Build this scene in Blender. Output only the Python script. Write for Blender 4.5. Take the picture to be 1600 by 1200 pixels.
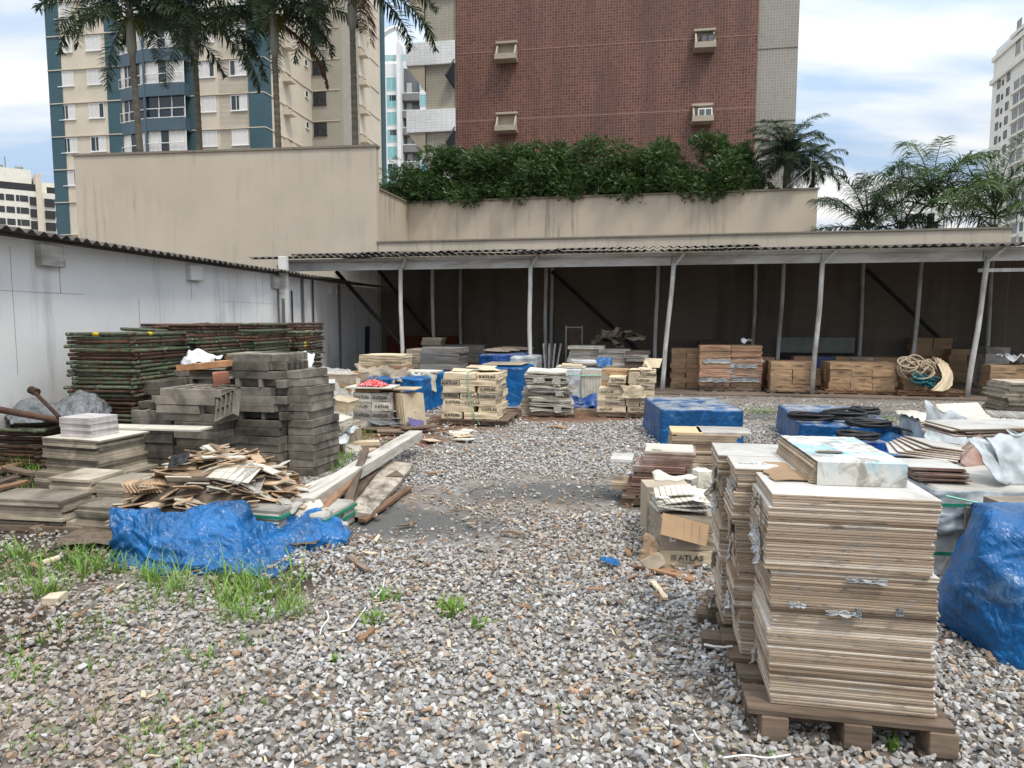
import bpy, bmesh, math, random
import numpy as np
from mathutils import Vector, Matrix, noise

for o in list(bpy.data.objects):
    bpy.data.objects.remove(o, do_unlink=True)
R = math.radians
scene = bpy.context.scene
COL = scene.collection
random.seed(7)

# ------------------------------------------------------------------ camera
CAMZ = 1.65
FPX = 1100.0                      # focal length in pixels of the 1600 px wide photograph
PITCH = math.atan(100.5 / FPX)
cam_d = bpy.data.cameras.new("camera")
cam_d.sensor_width = 36.0
cam_d.lens = 36.0 * FPX / 1600.0
cam_d.clip_start = 0.05
cam_d.clip_end = 3000
cam = bpy.data.objects.new("camera", cam_d)
COL.objects.link(cam)
cam.location = (0, 0, CAMZ)
cam.rotation_euler = (R(90) - PITCH, 0, 0)
scene.camera = cam

# ------------------------------------------------------------------ light
SUN_EL, SUN_AZ = R(60), R(142)    # azimuth clockwise from +Y (the view direction): behind the camera, to the right
scene.view_settings.view_transform = 'Standard'
scene.view_settings.look = 'None'
scene.view_settings.gamma = 1
scene.view_settings.exposure = 0.62
world = bpy.data.worlds.new("World")
scene.world = world
world.use_nodes = True
wn, wl = world.node_tree.nodes, world.node_tree.links
wn.clear()
w_out = wn.new('ShaderNodeOutputWorld')
w_bg = wn.new('ShaderNodeBackground')
w_bg.inputs['Strength'].default_value = 0.1
w_sky = wn.new('ShaderNodeTexSky')
w_sky.sky_type = 'NISHITA'
w_sky.sun_disc = False
w_sky.sun_elevation = SUN_EL
w_sky.sun_rotation = SUN_AZ
w_sky.air_density = 1.0
w_sky.dust_density = 2.0
w_tc = wn.new('ShaderNodeTexCoord')
w_sep = wn.new('ShaderNodeSeparateXYZ')
wl.new(w_tc.outputs['Generated'], w_sep.inputs[0])
w_add = wn.new('ShaderNodeMath'); w_add.operation = 'ADD'; w_add.inputs[1].default_value = 0.22
wl.new(w_sep.outputs['Z'], w_add.inputs[0])
w_dx = wn.new('ShaderNodeMath'); w_dx.operation = 'DIVIDE'
w_dy = wn.new('ShaderNodeMath'); w_dy.operation = 'DIVIDE'
wl.new(w_sep.outputs['X'], w_dx.inputs[0]); wl.new(w_add.outputs[0], w_dx.inputs[1])
wl.new(w_sep.outputs['Y'], w_dy.inputs[0]); wl.new(w_add.outputs[0], w_dy.inputs[1])
w_comb = wn.new('ShaderNodeCombineXYZ')
wl.new(w_dx.outputs[0], w_comb.inputs[0]); wl.new(w_dy.outputs[0], w_comb.inputs[1])
w_map = wn.new('ShaderNodeMapping')
w_map.inputs['Rotation'].default_value = (0, 0, R(-22))
w_map.inputs['Scale'].default_value = (0.75, 1.9, 1.0)
w_map.inputs['Location'].default_value = (2.3, 0.4, 0)
wl.new(w_comb.outputs[0], w_map.inputs[0])
w_n = wn.new('ShaderNodeTexNoise')
w_n.inputs['Scale'].default_value = 1.15
w_n.inputs['Detail'].default_value = 7
w_n.inputs['Roughness'].default_value = 0.52
w_n.inputs['Distortion'].default_value = 0.25
wl.new(w_map.outputs[0], w_n.inputs['Vector'])
w_r = wn.new('ShaderNodeValToRGB')
w_r.color_ramp.elements[0].position = 0.36
w_r.color_ramp.elements[0].color = (0.74, 0.74, 0.74, 1)
w_r.color_ramp.elements[1].position = 0.56
w_r.color_ramp.elements[1].color = (1, 1, 1, 1)
wl.new(w_n.outputs['Fac'], w_r.inputs[0])
w_n2 = wn.new('ShaderNodeTexNoise')
w_n2.inputs['Scale'].default_value = 1.5
w_n2.inputs['Detail'].default_value = 5
wl.new(w_map.outputs[0], w_n2.inputs['Vector'])
w_r2 = wn.new('ShaderNodeValToRGB')
w_r2.color_ramp.elements[0].position = 0.41
w_r2.color_ramp.elements[0].color = (4.5, 5.9, 7.8, 1)
w_r2.color_ramp.elements[1].position = 0.60
w_r2.color_ramp.elements[1].color = (9.0, 9.0, 8.9, 1)
wl.new(w_n2.outputs['Fac'], w_r2.inputs[0])
w_mix = wn.new('ShaderNodeMix'); w_mix.data_type = 'RGBA'
wl.new(w_r.outputs[0], w_mix.inputs[0])
wl.new(w_sky.outputs[0], w_mix.inputs[6])
# clouds brighten towards the zenith, as under a real overcast
w_g = wn.new('ShaderNodeMath'); w_g.operation = 'MULTIPLY_ADD'; w_g.inputs[1].default_value = 1.7; w_g.inputs[2].default_value = 0.70
w_sq = wn.new('ShaderNodeMath'); w_sq.operation = 'POWER'; w_sq.inputs[1].default_value = 2.0
wl.new(w_sep.outputs['Z'], w_sq.inputs[0])
wl.new(w_sq.outputs[0], w_g.inputs[0])
w_mul = wn.new('ShaderNodeMix'); w_mul.data_type = 'RGBA'; w_mul.blend_type = 'MULTIPLY'; w_mul.inputs[0].default_value = 1.0
wl.new(w_r2.outputs[0], w_mul.inputs[6]); wl.new(w_g.outputs[0], w_mul.inputs[7])
wl.new(w_mul.outputs[2], w_mix.inputs[7])
wl.new(w_mix.outputs[2], w_bg.inputs['Color'])
wl.new(w_bg.outputs[0], w_out.inputs[0])

sun_d = bpy.data.lights.new("sun", 'SUN')
sun_d.energy = 1.5
sun_d.angle = R(12)
sun_d.color = (1.0, 0.93, 0.83)
sun = bpy.data.objects.new("sun", sun_d)
COL.objects.link(sun)
_sd = Vector((math.sin(SUN_AZ) * math.cos(SUN_EL), math.cos(SUN_AZ) * math.cos(SUN_EL), math.sin(SUN_EL)))
sun.rotation_euler = (-_sd).to_track_quat('-Z', 'Y').to_euler()
sun.location = _sd * 60

# ------------------------------------------------------------------ helpers
_c, _s = math.cos(PITCH), math.sin(PITCH)

def ray(px, py):
    x, y = (px - 800) / FPX, -(py - 600) / FPX
    return Vector((x, _c + y * _s, -_s + y * _c))

def at(px, py, Y):
    r = ray(px, py)
    return Vector((0, 0, CAMZ)) + r * (Y / r.y)

def gnd(px, py, z=0.0):
    r = ray(px, py)
    return Vector((0, 0, CAMZ)) + r * ((z - CAMZ) / r.z)

class MB:
    """collects geometry for one mesh"""
    def __init__(s):
        s.v, s.f, s.m = [], [], []
    def add(s, vs, fs, mat=0):
        b = len(s.v)
        s.v += [tuple(v) for v in vs]
        s.f += [tuple(b + i for i in f) for f in fs]
        s.m += [mat] * len(fs)
        return s
    def box(s, c, size, rz=0, mat=0, M=None, topmat=None):
        x, y, z = size[0] / 2, size[1] / 2, size[2] / 2
        vs = [Vector(p) for p in ((-x,-y,-z),(x,-y,-z),(x,y,-z),(-x,y,-z),(-x,-y,z),(x,-y,z),(x,y,z),(-x,y,z))]
        if M is None:
            M = Matrix.Rotation(rz, 3, 'Z') if rz else None
        if M is not None:
            vs = [M @ v for v in vs]
        c = Vector(c)
        s.add([v + c for v in vs], [(0,3,2,1),(0,1,5,4),(1,2,6,5),(2,3,7,6),(3,0,4,7)], mat)
        s.add([v + c for v in vs[4:]], [(0,1,2,3)], mat if topmat is None else topmat)
        return s
    def tube(s, p0, p1, r, n=8, mat=0, r1=None, caps=True):
        return s.path([p0, p1], [r, r if r1 is None else r1], n, mat, caps)
    def path(s, pts, r, n=8, mat=0, caps=True):
        pts = [Vector(p) for p in pts]
        if not isinstance(r, (list, tuple)):
            r = [r] * len(pts)
        vs, fs = [], []
        up = None
        for i, p in enumerate(pts):
            t = (pts[min(i + 1, len(pts) - 1)] - pts[max(i - 1, 0)])
            t = t.normalized() if t.length > 1e-9 else Vector((0, 0, 1))
            if up is None:
                up = Vector((0, 0, 1)) if abs(t.z) < 0.9 else Vector((1, 0, 0))
            a = t.cross(up)
            if a.length < 1e-6:
                a = t.cross(Vector((1, 0, 0)))
            a.normalize()
            b = a.cross(t).normalized()
            up = b
            for k in range(n):
                q = 2 * math.pi * k / n
                vs.append(p + (a * math.cos(q) + b * math.sin(q)) * r[i])
        for i in range(len(pts) - 1):
            for k in range(n):
                k2 = (k + 1) % n
                fs.append((i*n+k, i*n+k2, (i+1)*n+k2, (i+1)*n+k))
        if caps:
            fs.append(tuple(reversed(range(n))))
            fs.append(tuple((len(pts)-1)*n + k for k in range(n)))
        return s.add(vs, fs, mat)
    def grid(s, P, mat=0, close=False):
        """P: rows of points"""
        nr, nc = len(P), len(P[0])
        vs = [p for row in P for p in row]
        fs = []
        for i in range(nr - 1):
            for j in range(nc - (0 if close else 1)):
                j2 = (j + 1) % nc
                fs.append((i*nc+j, i*nc+j2, (i+1)*nc+j2, (i+1)*nc+j))
        return s.add(vs, fs, mat)
    def prism(s, poly, z0, z1, mat=0):
        n = len(poly)
        vs = [(p[0], p[1], z0) for p in poly] + [(p[0], p[1], z1) for p in poly]
        fs = [tuple(reversed(range(n))), tuple(range(n, 2*n))] + [(i, (i+1) % n, n+(i+1) % n, n+i) for i in range(n)]
        return s.add(vs, fs, mat)
    def xf(s, M):
        s.v = [tuple(M @ Vector(v)) for v in s.v]
        return s
    def mesh(s, name, mats, smooth=False, bevel=0, weld=False, normals=False):
        me = bpy.data.meshes.new(name)
        me.from_pydata(s.v, [], s.f)
        for m in (mats if isinstance(mats, (list, tuple)) else [mats]):
            me.materials.append(m)
        me.polygons.foreach_set('material_index', s.m)
        if bevel or weld or normals:
            bm = bmesh.new(); bm.from_mesh(me)
            if weld:
                bmesh.ops.remove_doubles(bm, verts=bm.verts, dist=1e-5)
            if bevel:
                bmesh.ops.remove_doubles(bm, verts=bm.verts, dist=1e-6)
                bmesh.ops.bevel(bm, geom=list(bm.edges), offset=bevel, segments=1, affect='EDGES', profile=0.5)
            if normals:
                bmesh.ops.recalc_face_normals(bm, faces=bm.faces)
            bm.to_mesh(me); bm.free()
        if smooth:
            me.polygons.foreach_set('use_smooth', [True] * len(me.polygons))
        me.update()
        return me
    def build(s, name, mats, parent=None, **k):
        return put(name, s.mesh(name, mats, **k), parent)

def put(name, data, parent=None, loc=None, rz=None):
    o = bpy.data.objects.new(name, data)
    COL.objects.link(o)
    if parent is not None:
        o.parent = parent
    if loc is not None:
        o.location = loc
    if rz is not None:
        o.rotation_euler = (0, 0, rz) if not isinstance(rz, (tuple, list)) else rz
    return o

def tag(o, label=None, cat=None, group=None, kind=None):
    if label: o['label'] = label
    if cat: o['category'] = cat
    if group: o['group'] = group
    if kind: o['kind'] = kind
    return o

def thing(name, label, cat, loc=(0, 0, 0), rz=0, group=None):
    return tag(put(name, None, None, loc, rz), label, cat, group)

def copy_tree(o, parent=None):
    c = o.copy()
    COL.objects.link(c)
    if parent is not None:
        c.parent = parent
    for ch in [x for x in o.children]:
        copy_tree(ch, c)
    return c

ORD = ['bottom', 'second', 'third', 'fourth', 'fifth', 'sixth', 'seventh', 'eighth', 'ninth', 'tenth', 'eleventh', 'twelfth',
       'thirteenth', 'fourteenth', 'fifteenth', 'sixteenth', 'seventeenth', 'eighteenth', 'nineteenth', 'twentieth']

# ------------------------------------------------------------------ materials
class NT:
    """small node-graph helper"""
    def __init__(s, name):
        s.m = bpy.data.materials.new(name)
        s.m.use_nodes = True
        s.t = s.m.node_tree
        s.n, s.l = s.t.nodes, s.t.links
        s.bsdf = s.n['Principled BSDF']
    def node(s, t, **k):
        n = s.n.new(t)
        for a, b in k.items():
            setattr(n, a, b)
        return n
    def link(s, a, b):
        s.l.new(a, b)
    def coord(s, kind='Object', scale=(1, 1, 1), rot=(0, 0, 0)):
        if kind == 'Position':
            o = s.node('ShaderNodeNewGeometry').outputs['Position']
        else:
            o = s.node('ShaderNodeTexCoord').outputs[kind]
        mp = s.node('ShaderNodeMapping')
        mp.inputs['Scale'].default_value = scale
        mp.inputs['Rotation'].default_value = rot
        s.link(o, mp.inputs[0])
        return mp.outputs[0]
    def noise(s, vec, scale, detail=5, rough=0.55, dist=0.0):
        n = s.node('ShaderNodeTexNoise')
        n.inputs['Scale'].default_value = scale
        n.inputs['Detail'].default_value = detail
        n.inputs['Roughness'].default_value = rough
        n.inputs['Distortion'].default_value = dist
        s.link(vec, n.inputs['Vector'])
        return n.outputs['Fac']
    def ramp(s, fac, stops):
        r = s.node('ShaderNodeValToRGB')
        e = r.color_ramp.elements
        while len(e) < len(stops):
            e.new(0.5)
        for i, (p, c) in enumerate(stops):
            e[i].position = p
            e[i].color = (c, c, c, 1) if not isinstance(c, (tuple, list)) else (*c, 1)
        s.link(fac, r.inputs[0])
        return r.outputs[0]
    def mix(s, fac, a, b, mode='MIX'):
        m = s.node('ShaderNodeMix', data_type='RGBA', blend_type=mode)
        for i, x in ((0, fac), (6, a), (7, b)):
            if hasattr(x, 'is_output') or isinstance(x, bpy.types.NodeSocket):
                s.link(x, m.inputs[i])
            elif i == 0:
                m.inputs[0].default_value = x
            else:
                m.inputs[i].default_value = (*x, 1) if len(x) == 3 else x
        return m.outputs[2]
    def math(s, op, a, b=0.0):
        m = s.node('ShaderNodeMath', operation=op)
        for i, x in enumerate((a, b)):
            if isinstance(x, bpy.types.NodeSocket):
                s.link(x, m.inputs[i])
            else:
                m.inputs[i].default_value = x
        return m.outputs[0]
    def rand(s):
        return s.node('ShaderNodeObjectInfo').outputs['Random']
    def bump(s, h, strength=0.3, dist=0.01):
        b = s.node('ShaderNodeBump')
        b.inputs['Strength'].default_value = strength
        b.inputs['Distance'].default_value = dist
        s.link(h, b.inputs['Height'])
        s.link(b.outputs[0], s.bsdf.inputs['Normal'])
    def done(s, col=None, rough=0.8, spec=0.3, metal=0.0):
        if col is not None:
            if isinstance(col, bpy.types.NodeSocket):
                s.link(col, s.bsdf.inputs['Base Color'])
            else:
                s.bsdf.inputs['Base Color'].default_value = (*col, 1)
        if isinstance(rough, bpy.types.NodeSocket):
            s.link(rough, s.bsdf.inputs['Roughness'])
        else:
            s.bsdf.inputs['Roughness'].default_value = rough
        s.bsdf.inputs['Specular IOR Level'].default_value = spec
        s.bsdf.inputs['Metallic'].default_value = metal
        return s.m

def sc(c, k):
    return tuple(min(1.0, x * k) for x in c)

def M_basic(name, col, rough=0.8, var=0.2, scale=6, objvar=0.0, dirt=None, dirt_amt=0.5, bump=0.0, bscale=60, spec=0.3,
            metal=0.0, coords='Object', stretch=(1, 1, 1), bdist=0.004):
    g = NT(name)
    v = g.coord(coords, stretch)
    f = g.noise(v, scale, 6, 0.6)
    c = g.mix(g.ramp(f, [(0.3, 0.0), (0.7, 1.0)]), sc(col, 1 - var), sc(col, 1 + var))
    if dirt:
        d = g.noise(v, scale * 0.45, 7, 0.65, 0.4)
        c = g.mix(g.math('MULTIPLY', g.ramp(d, [(0.46, 0.0), (0.66, 1.0)]), dirt_amt), c, dirt)
    if objvar:
        k = g.node('ShaderNodeMapRange')
        g.link(g.rand(), k.inputs[0])
        k.inputs[3].default_value = 1 - objvar
        k.inputs[4].default_value = 1 + objvar
        c = g.mix(1.0, c, k.outputs[0], 'MULTIPLY')
    if bump:
        g.bump(g.noise(v, bscale, 5, 0.6), bump, bdist)
    return g.done(c, rough, spec, metal)
# ------------------------------------------------------------------ setting materials
def M_stucco(name, col, streak=0.5, joints=None, bump=0.35):
    g = NT(name)
    v = g.coord('Position')
    c = g.mix(g.ramp(g.noise(v, 0.6, 5, 0.6), [(0.3, 0), (0.7, 1)]), sc(col, 0.90), sc(col, 1.07))
    v2 = g.coord('Position', (3.2, 3.2, 0.22))
    st = g.ramp(g.noise(v2, 1.6, 6, 0.65), [(0.50, 0), (0.72, 1)])
    v3 = g.coord('Position', (0.5, 0.5, 0.5))
    pat = g.ramp(g.noise(v3, 0.8, 3, 0.5), [(0.42, 0), (0.62, 1)])
    c = g.mix(g.math('MULTIPLY', g.math('MULTIPLY', st, pat), streak), c, sc(col, 0.36))
    fine = g.noise(v, 45, 4, 0.7)
    c = g.mix(g.ramp(fine, [(0.35, 0.22), (0.6, 0.0)]), c, sc(col, 0.6))
    g.bump(g.noise(v, 90, 4, 0.7), bump, 0.006)
    return g.done(c, 0.92, 0.15)

m_beige = M_stucco('beige_stucco', (0.50, 0.435, 0.345), 0.55)
m_beige2 = M_stucco('streaked_beige_stucco', (0.50, 0.43, 0.335), 0.95)
m_coping = M_stucco('stained_coping', (0.22, 0.19, 0.15), 0.8)

def M_whitewall():
    g = NT('painted_white_wall')
    v = g.coord('Position')
    c = g.mix(g.ramp(g.noise(v, 0.5, 5, 0.6), [(0.3, 0), (0.7, 1)]), (0.66, 0.65, 0.635), (0.76, 0.75, 0.73))
    v2 = g.coord('Position', (2.5, 2.5, 0.25))
    c = g.mix(g.math('MULTIPLY', g.ramp(g.noise(v2, 1.3, 6, 0.7), [(0.52, 0), (0.75, 1)]), 0.5), c, (0.2, 0.19, 0.18))
    gz = g.node('ShaderNodeSeparateXYZ')
    g.link(v, gz.inputs[0])
    low = g.ramp(gz.outputs['Z'], [(0.0, 1), (1.0, 0)])
    c = g.mix(g.math('MULTIPLY', g.math('MULTIPLY', low, g.ramp(g.noise(v, 1.2, 6, 0.7), [(0.4, 0), (0.65, 1)])), 0.75), c, (0.17, 0.15, 0.125))
    g.bump(g.noise(v, 70, 5, 0.75), 0.6, 0.008)
    return g.done(c, 0.9, 0.2)
m_white_wall = M_whitewall()
m_dark_line = M_basic('dark_crack', (0.33, 0.31, 0.29), 0.95)
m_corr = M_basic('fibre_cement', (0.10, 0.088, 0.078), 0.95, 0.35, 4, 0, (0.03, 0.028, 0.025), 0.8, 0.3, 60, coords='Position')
m_white_paint = M_basic('weathered_white_paint', (0.62, 0.61, 0.58), 0.75, 0.12, 2, 0, (0.2, 0.17, 0.13), 0.75, 0.1, 60, coords='Position', stretch=(0.6, 0.6, 2.5))
m_post = M_basic('grey_painted_steel', (0.54, 0.53, 0.50), 0.6, 0.2, 4, 0.1, (0.16, 0.12, 0.09), 0.7, 0.1, 60, coords='Position', stretch=(2, 2, 0.5))
m_steel = M_basic('dark_steel', (0.035, 0.03, 0.028), 0.7, 0.3, 4, coords='Position')
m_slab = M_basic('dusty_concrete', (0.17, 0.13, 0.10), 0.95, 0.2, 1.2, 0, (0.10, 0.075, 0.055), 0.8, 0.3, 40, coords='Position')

def M_tiles(name, col, joint, size, var=0.18, jw=0.10, dirt=None, rough=0.45, dvert=True):
    g = NT(name)
    tc = g.node('ShaderNodeTexCoord')
    sp = g.node('ShaderNodeSeparateXYZ')
    g.link(tc.outputs['Object'], sp.inputs[0])
    cb = g.node('ShaderNodeCombineXYZ')
    g.link(g.math('ADD', sp.outputs['X'], sp.outputs['Y']), cb.inputs[0])
    g.link(sp.outputs['Z'], cb.inputs[1])
    b = g.node('ShaderNodeTexBrick')
    b.offset = 0
    b.inputs['Scale'].default_value = 1.0
    b.inputs['Brick Width'].default_value = size[0]
    b.inputs['Row Height'].default_value = size[1]
    b.inputs['Mortar Size'].default_value = size[1] * jw
    b.inputs['Mortar Smooth'].default_value = 0.2
    b.inputs['Color1'].default_value = (*sc(col, 1 - var), 1)
    b.inputs['Color2'].default_value = (*sc(col, 1 + var), 1)
    b.inputs['Mortar'].default_value = (*joint, 1)
    g.link(cb.outputs[0], b.inputs['Vector'])
    c = b.outputs['Color']
    v = g.coord('Object', (1, 1, 1))
    c = g.mix(0.55, c, g.mix(g.ramp(g.noise(v, 0.35, 5, 0.6), [(0.3, 0), (0.7, 1)]), (0.72, 0.70, 0.70), (1.15, 1.15, 1.15)), 'MULTIPLY')
    if dirt:
        v2 = g.coord('Object', (1.1, 1.1, 0.12))
        c = g.mix(g.math('MULTIPLY', g.ramp(g.noise(v2, 1.0, 6, 0.65), [(0.47, 0), (0.72, 1)]), 0.75), c, dirt)
    g.bump(b.outputs['Fac'], -0.4, 0.004)
    return g.done(c, rough, 0.35)
m_redtile = M_tiles('red_brown_mosaic', (0.128, 0.047, 0.033), (0.205, 0.120, 0.086), (0.108, 0.108), 0.38, 0.12, (0.075, 0.035, 0.03), 0.6)
m_creamtile = M_tiles('cream_mosaic', (0.40, 0.365, 0.285), (0.27, 0.245, 0.19), (0.108, 0.108), 0.06, 0.10)
m_greytile = M_tiles('grey_mosaic', (0.27, 0.25, 0.215), (0.37, 0.34, 0.29), (0.108, 0.108), 0.08, 0.10)
m_whitetile = M_tiles('white_tile', (0.80, 0.80, 0.79), (0.55, 0.55, 0.55), (0.22, 0.11), 0.05, 0.06)
m_cream = M_stucco('cream_render', (0.60, 0.53, 0.425), 0.15, bump=0.1)
m_creamgrey = M_stucco('greyish_render', (0.36, 0.33, 0.275), 0.15, bump=0.1)
m_blue = M_stucco('blue_render', (0.062, 0.112, 0.132), 0.1, bump=0.1)
m_bluepanel = M_tiles('blue_ribbed_panel', (0.075, 0.115, 0.145), (0.05, 0.08, 0.105), (0.18, 60.0), 0.06, 0.0006)
m_whiteb = M_stucco('white_render', (0.78, 0.78, 0.77), 0.12, bump=0.05)
m_whitebw = M_stucco('warm_white_render', (0.72, 0.69, 0.61), 0.10, bump=0.05)
m_greyb = M_stucco('grey_render', (0.22, 0.22, 0.22), 0.2, bump=0.05)
m_soffit = M_stucco('beige_soffit', (0.42, 0.36, 0.28), 0.1, bump=0.05)
m_frame = M_basic('white_aluminium', (0.72, 0.72, 0.70), 0.5, 0.05)
m_darkframe = M_basic('dark_aluminium', (0.03, 0.03, 0.032), 0.5, 0.1)
m_blind = M_basic('white_blind', (0.62, 0.60, 0.57), 0.8, 0.12, 3, 0.08, stretch=(1, 1, 8))
m_curtain = M_basic('white_curtain', (0.60, 0.58, 0.55), 0.9, 0.25, 3, 0.08, stretch=(6, 6, 0.3))
def M_glass(name, col, rough=0.06):
    g = NT(name)
    return g.done(col, rough, 0.6)
m_glass = M_glass('dark_glass', (0.025, 0.03, 0.035))
m_teal = M_glass('teal_glass', (0.22, 0.47, 0.47), 0.1)
m_acwhite = M_basic('white_plastic', (0.72, 0.72, 0.70), 0.5, 0.05)
m_grille = M_basic('grey_grille', (0.12, 0.12, 0.12), 0.6, 0.3, 40)

# ------------------------------------------------------------------ ground
S = -0.2                                      # yard buildings run along Y = c + S*X
def line(px, c, s=S):
    u = (px - 800) / FPX * 1.0
    # horizontal direction of the pixel column at the horizon
    r = ray(px, 499.5)
    u = r.x / r.y
    X = c * u / (1 - s * u)
    return Vector((X, c + s * X, 0))
def zat(px, py, c, s=S):
    return at(px, py, line(px, c, s).y).z

def M_ground():
    g = NT('yard_ground')
    v = g.coord('Position')
    base = g.mix(g.ramp(g.noise(v, 1.3, 8, 0.65), [(0.3, 0), (0.7, 1)]), (0.12, 0.096, 0.075), (0.25, 0.215, 0.18))
    # distant crushed stone reads as light speckle
    vor = g.node('ShaderNodeTexVoronoi'); vor.inputs['Scale'].default_value = 26
    g.link(v, vor.inputs['Vector'])
    speck = g.mix(g.ramp(vor.outputs['Color'], [(0.2, 0), (0.8, 1)]), (0.12, 0.105, 0.09), (0.42, 0.40, 0.37))
    c = g.mix(g.ramp(g.noise(v, 0.7, 6, 0.6), [(0.42, 0.0), (0.6, 0.75)]), base, speck)
    def blob(cx, cy, rx, ry, soft=0.45):
        mp = g.node('ShaderNodeMapping')
        mp.inputs['Location'].default_value = (-cx / rx, -cy / ry, 0)
        mp.inputs['Scale'].default_value = (1 / rx, 1 / ry, 0)
        g.link(v, mp.inputs[0])
        ln = g.node('ShaderNodeVectorMath', operation='LENGTH')
        g.link(mp.outputs[0], ln.inputs[0])
        wob = g.math('ADD', ln.outputs['Value'], g.math('MULTIPLY', g.math('SUBTRACT', g.noise(v, 1.6, 6, 0.65), 0.5), 1.3))
        return g.ramp(wob, [(1 - soft, 1), (1.0, 0)])
    asph = g.mix(g.ramp(g.noise(v, 60, 4, 0.7), [(0.35, 0), (0.7, 1)]), (0.075, 0.073, 0.068), (0.155, 0.15, 0.138))
    for b in ((0.55, 6.65, 1.3, 0.5), (-0.85, 5.6, 0.95, 0.55), (-1.2, 5.9, 0.6, 0.5), (6.3, 12.0, 5.5, 0.9)):
        c = g.mix(blob(*b), c, asph)
    red = g.mix(g.ramp(g.noise(v, 4, 6, 0.65), [(0.3, 0), (0.7, 1)]), (0.10, 0.05, 0.03), (0.22, 0.125, 0.08))
    for b in ((0.4, 12.2, 2.2, 1.3), (-1.5, 11.0, 1.5, 1.6), (-1.6, 9.6, 0.9, 0.8), (2.2, 11.9, 2.0, 0.7)):
        c = g.mix(blob(*b), c, red)
    soil = g.mix(g.ramp(g.noise(v, 5, 6, 0.65), [(0.3, 0), (0.7, 1)]), (0.035, 0.027, 0.02), (0.10, 0.078, 0.058))
    for b in ((-1.55, 4.35, 0.6, 0.55), (-4.2, 5.0, 2.4, 1.6), (-4.5, 8.5, 2.5, 3.0), (-2.9, 3.6, 0.9, 0.7)):
        c = g.mix(blob(*b), c, soil)
    g.bump(g.noise(v, 38, 6, 0.7), 0.6, 0.02)
    return g.done(c, 0.95, 0.2)
m_ground = M_ground()
gm = MB()
gm.add([(-900, -300, 0), (900, -300, 0), (900, 1200, 0), (-900, 1200, 0)], [(0, 1, 2, 3)])
tag(gm.build('ground', m_ground), kind='structure')

# concrete floor of the shed
fl = MB()
fA, fB = line(600, 16.1), line(1900, 16.1)
bA, bB = line(600, 21.35), line(1900, 21.35)
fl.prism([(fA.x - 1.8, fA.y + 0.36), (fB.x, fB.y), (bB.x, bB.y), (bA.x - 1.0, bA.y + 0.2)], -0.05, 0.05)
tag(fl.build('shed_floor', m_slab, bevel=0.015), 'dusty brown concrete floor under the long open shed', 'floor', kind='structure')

# ------------------------------------------------------------------ walls
PHI = math.atan(S)
def wall_run(name, label, cat, p0, p1, z1, thick, m, cop=0.05, copm=None, z0=0.0):
    """wall from p0 to p1 (front face), thickness behind, origin at p0"""
    d = Vector((p1[0] - p0[0], p1[1] - p0[1]))
    L = d.length
    t = thing(name, label, cat, (p0[0], p0[1], 0), math.atan2(d.y, d.x))
    b = MB().box((L / 2, thick / 2, (z0 + z1) / 2), (L, thick, z1 - z0))
    b.build('masonry', m, t)
    if cop:
        n = max(4, int(L / 0.25))
        q = MB()
        rows = []
        rnd = random.Random(name)
        for i in range(n + 1):
            x = -0.04 + (L + 0.08) * i / n
            j = rnd.uniform(-.006, .006)
            rows.append([(x, -0.045 + j, z1 + 0.002), (x, -0.045 + j, z1 + cop), (x, thick + 0.04, z1 + cop + 0.02), (x, thick + 0.04, z1 + 0.002)])
        q.grid(rows, close=True)
        q.add(rows[0], [(0, 1, 2, 3)]); q.add(rows[-1], [(3, 2, 1, 0)])
        q.build('coping', copm or m_coping, t, normals=True)
    return t

CW = 21.4
pA, pB = line(115, CW), line(592, CW)
ZT_ = at(592, 226, pB.y).z - .07           # top of the tall wall
_r = ray(115, 241); pA = Vector((0, 0, 0)) + Vector((_r.x, _r.y, 0)) * ((ZT_ + .07 - CAMZ) / _r.z)
ZL_, ZU_ = zat(900, 370, CW) - .05, zat(900, 306, 24.5) - .06
wall_run('boundary_wall', 'tall plain beige rendered wall behind the left part of the shed', 'wall', pA, pB, ZT_, 0.25, m_beige, 0.07)
pC = line(1572, CW)
wall_run('boundary_wall', 'long low beige wall along the back of the open shed', 'wall', (pB.x + .02, pB.y), pC, ZL_, 0.3, m_beige, 0.05)
# shade under the roof put into the wall colour: dark brown sheet, block joints
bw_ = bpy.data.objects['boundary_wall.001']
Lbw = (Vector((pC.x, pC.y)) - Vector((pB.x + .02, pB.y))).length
m_shed_shade = M_tiles('painted_shed_shade', (0.165, 0.135, 0.105), (0.14, 0.115, 0.09), (0.41, 0.205), 0.05, 0.05, (0.07, 0.055, 0.042), 0.95)
MB().box((Lbw / 2 + .02, -.006, 1.75), (Lbw - .06, .012, 3.5)).build('shade_face', m_shed_shade, bw_)
# lower wall going on under the roof beyond the low wall's end
pE = line(1990, CW)
wall_run('boundary_wall', 'wall darkened with painted shade, continuing under the roof at the right edge', 'wall', (pC.x + .01, pC.y + .02), pE, 3.45, 0.2, m_shed_shade, 0)  # takes the same painted shade colour as the shed's back wall
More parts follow.
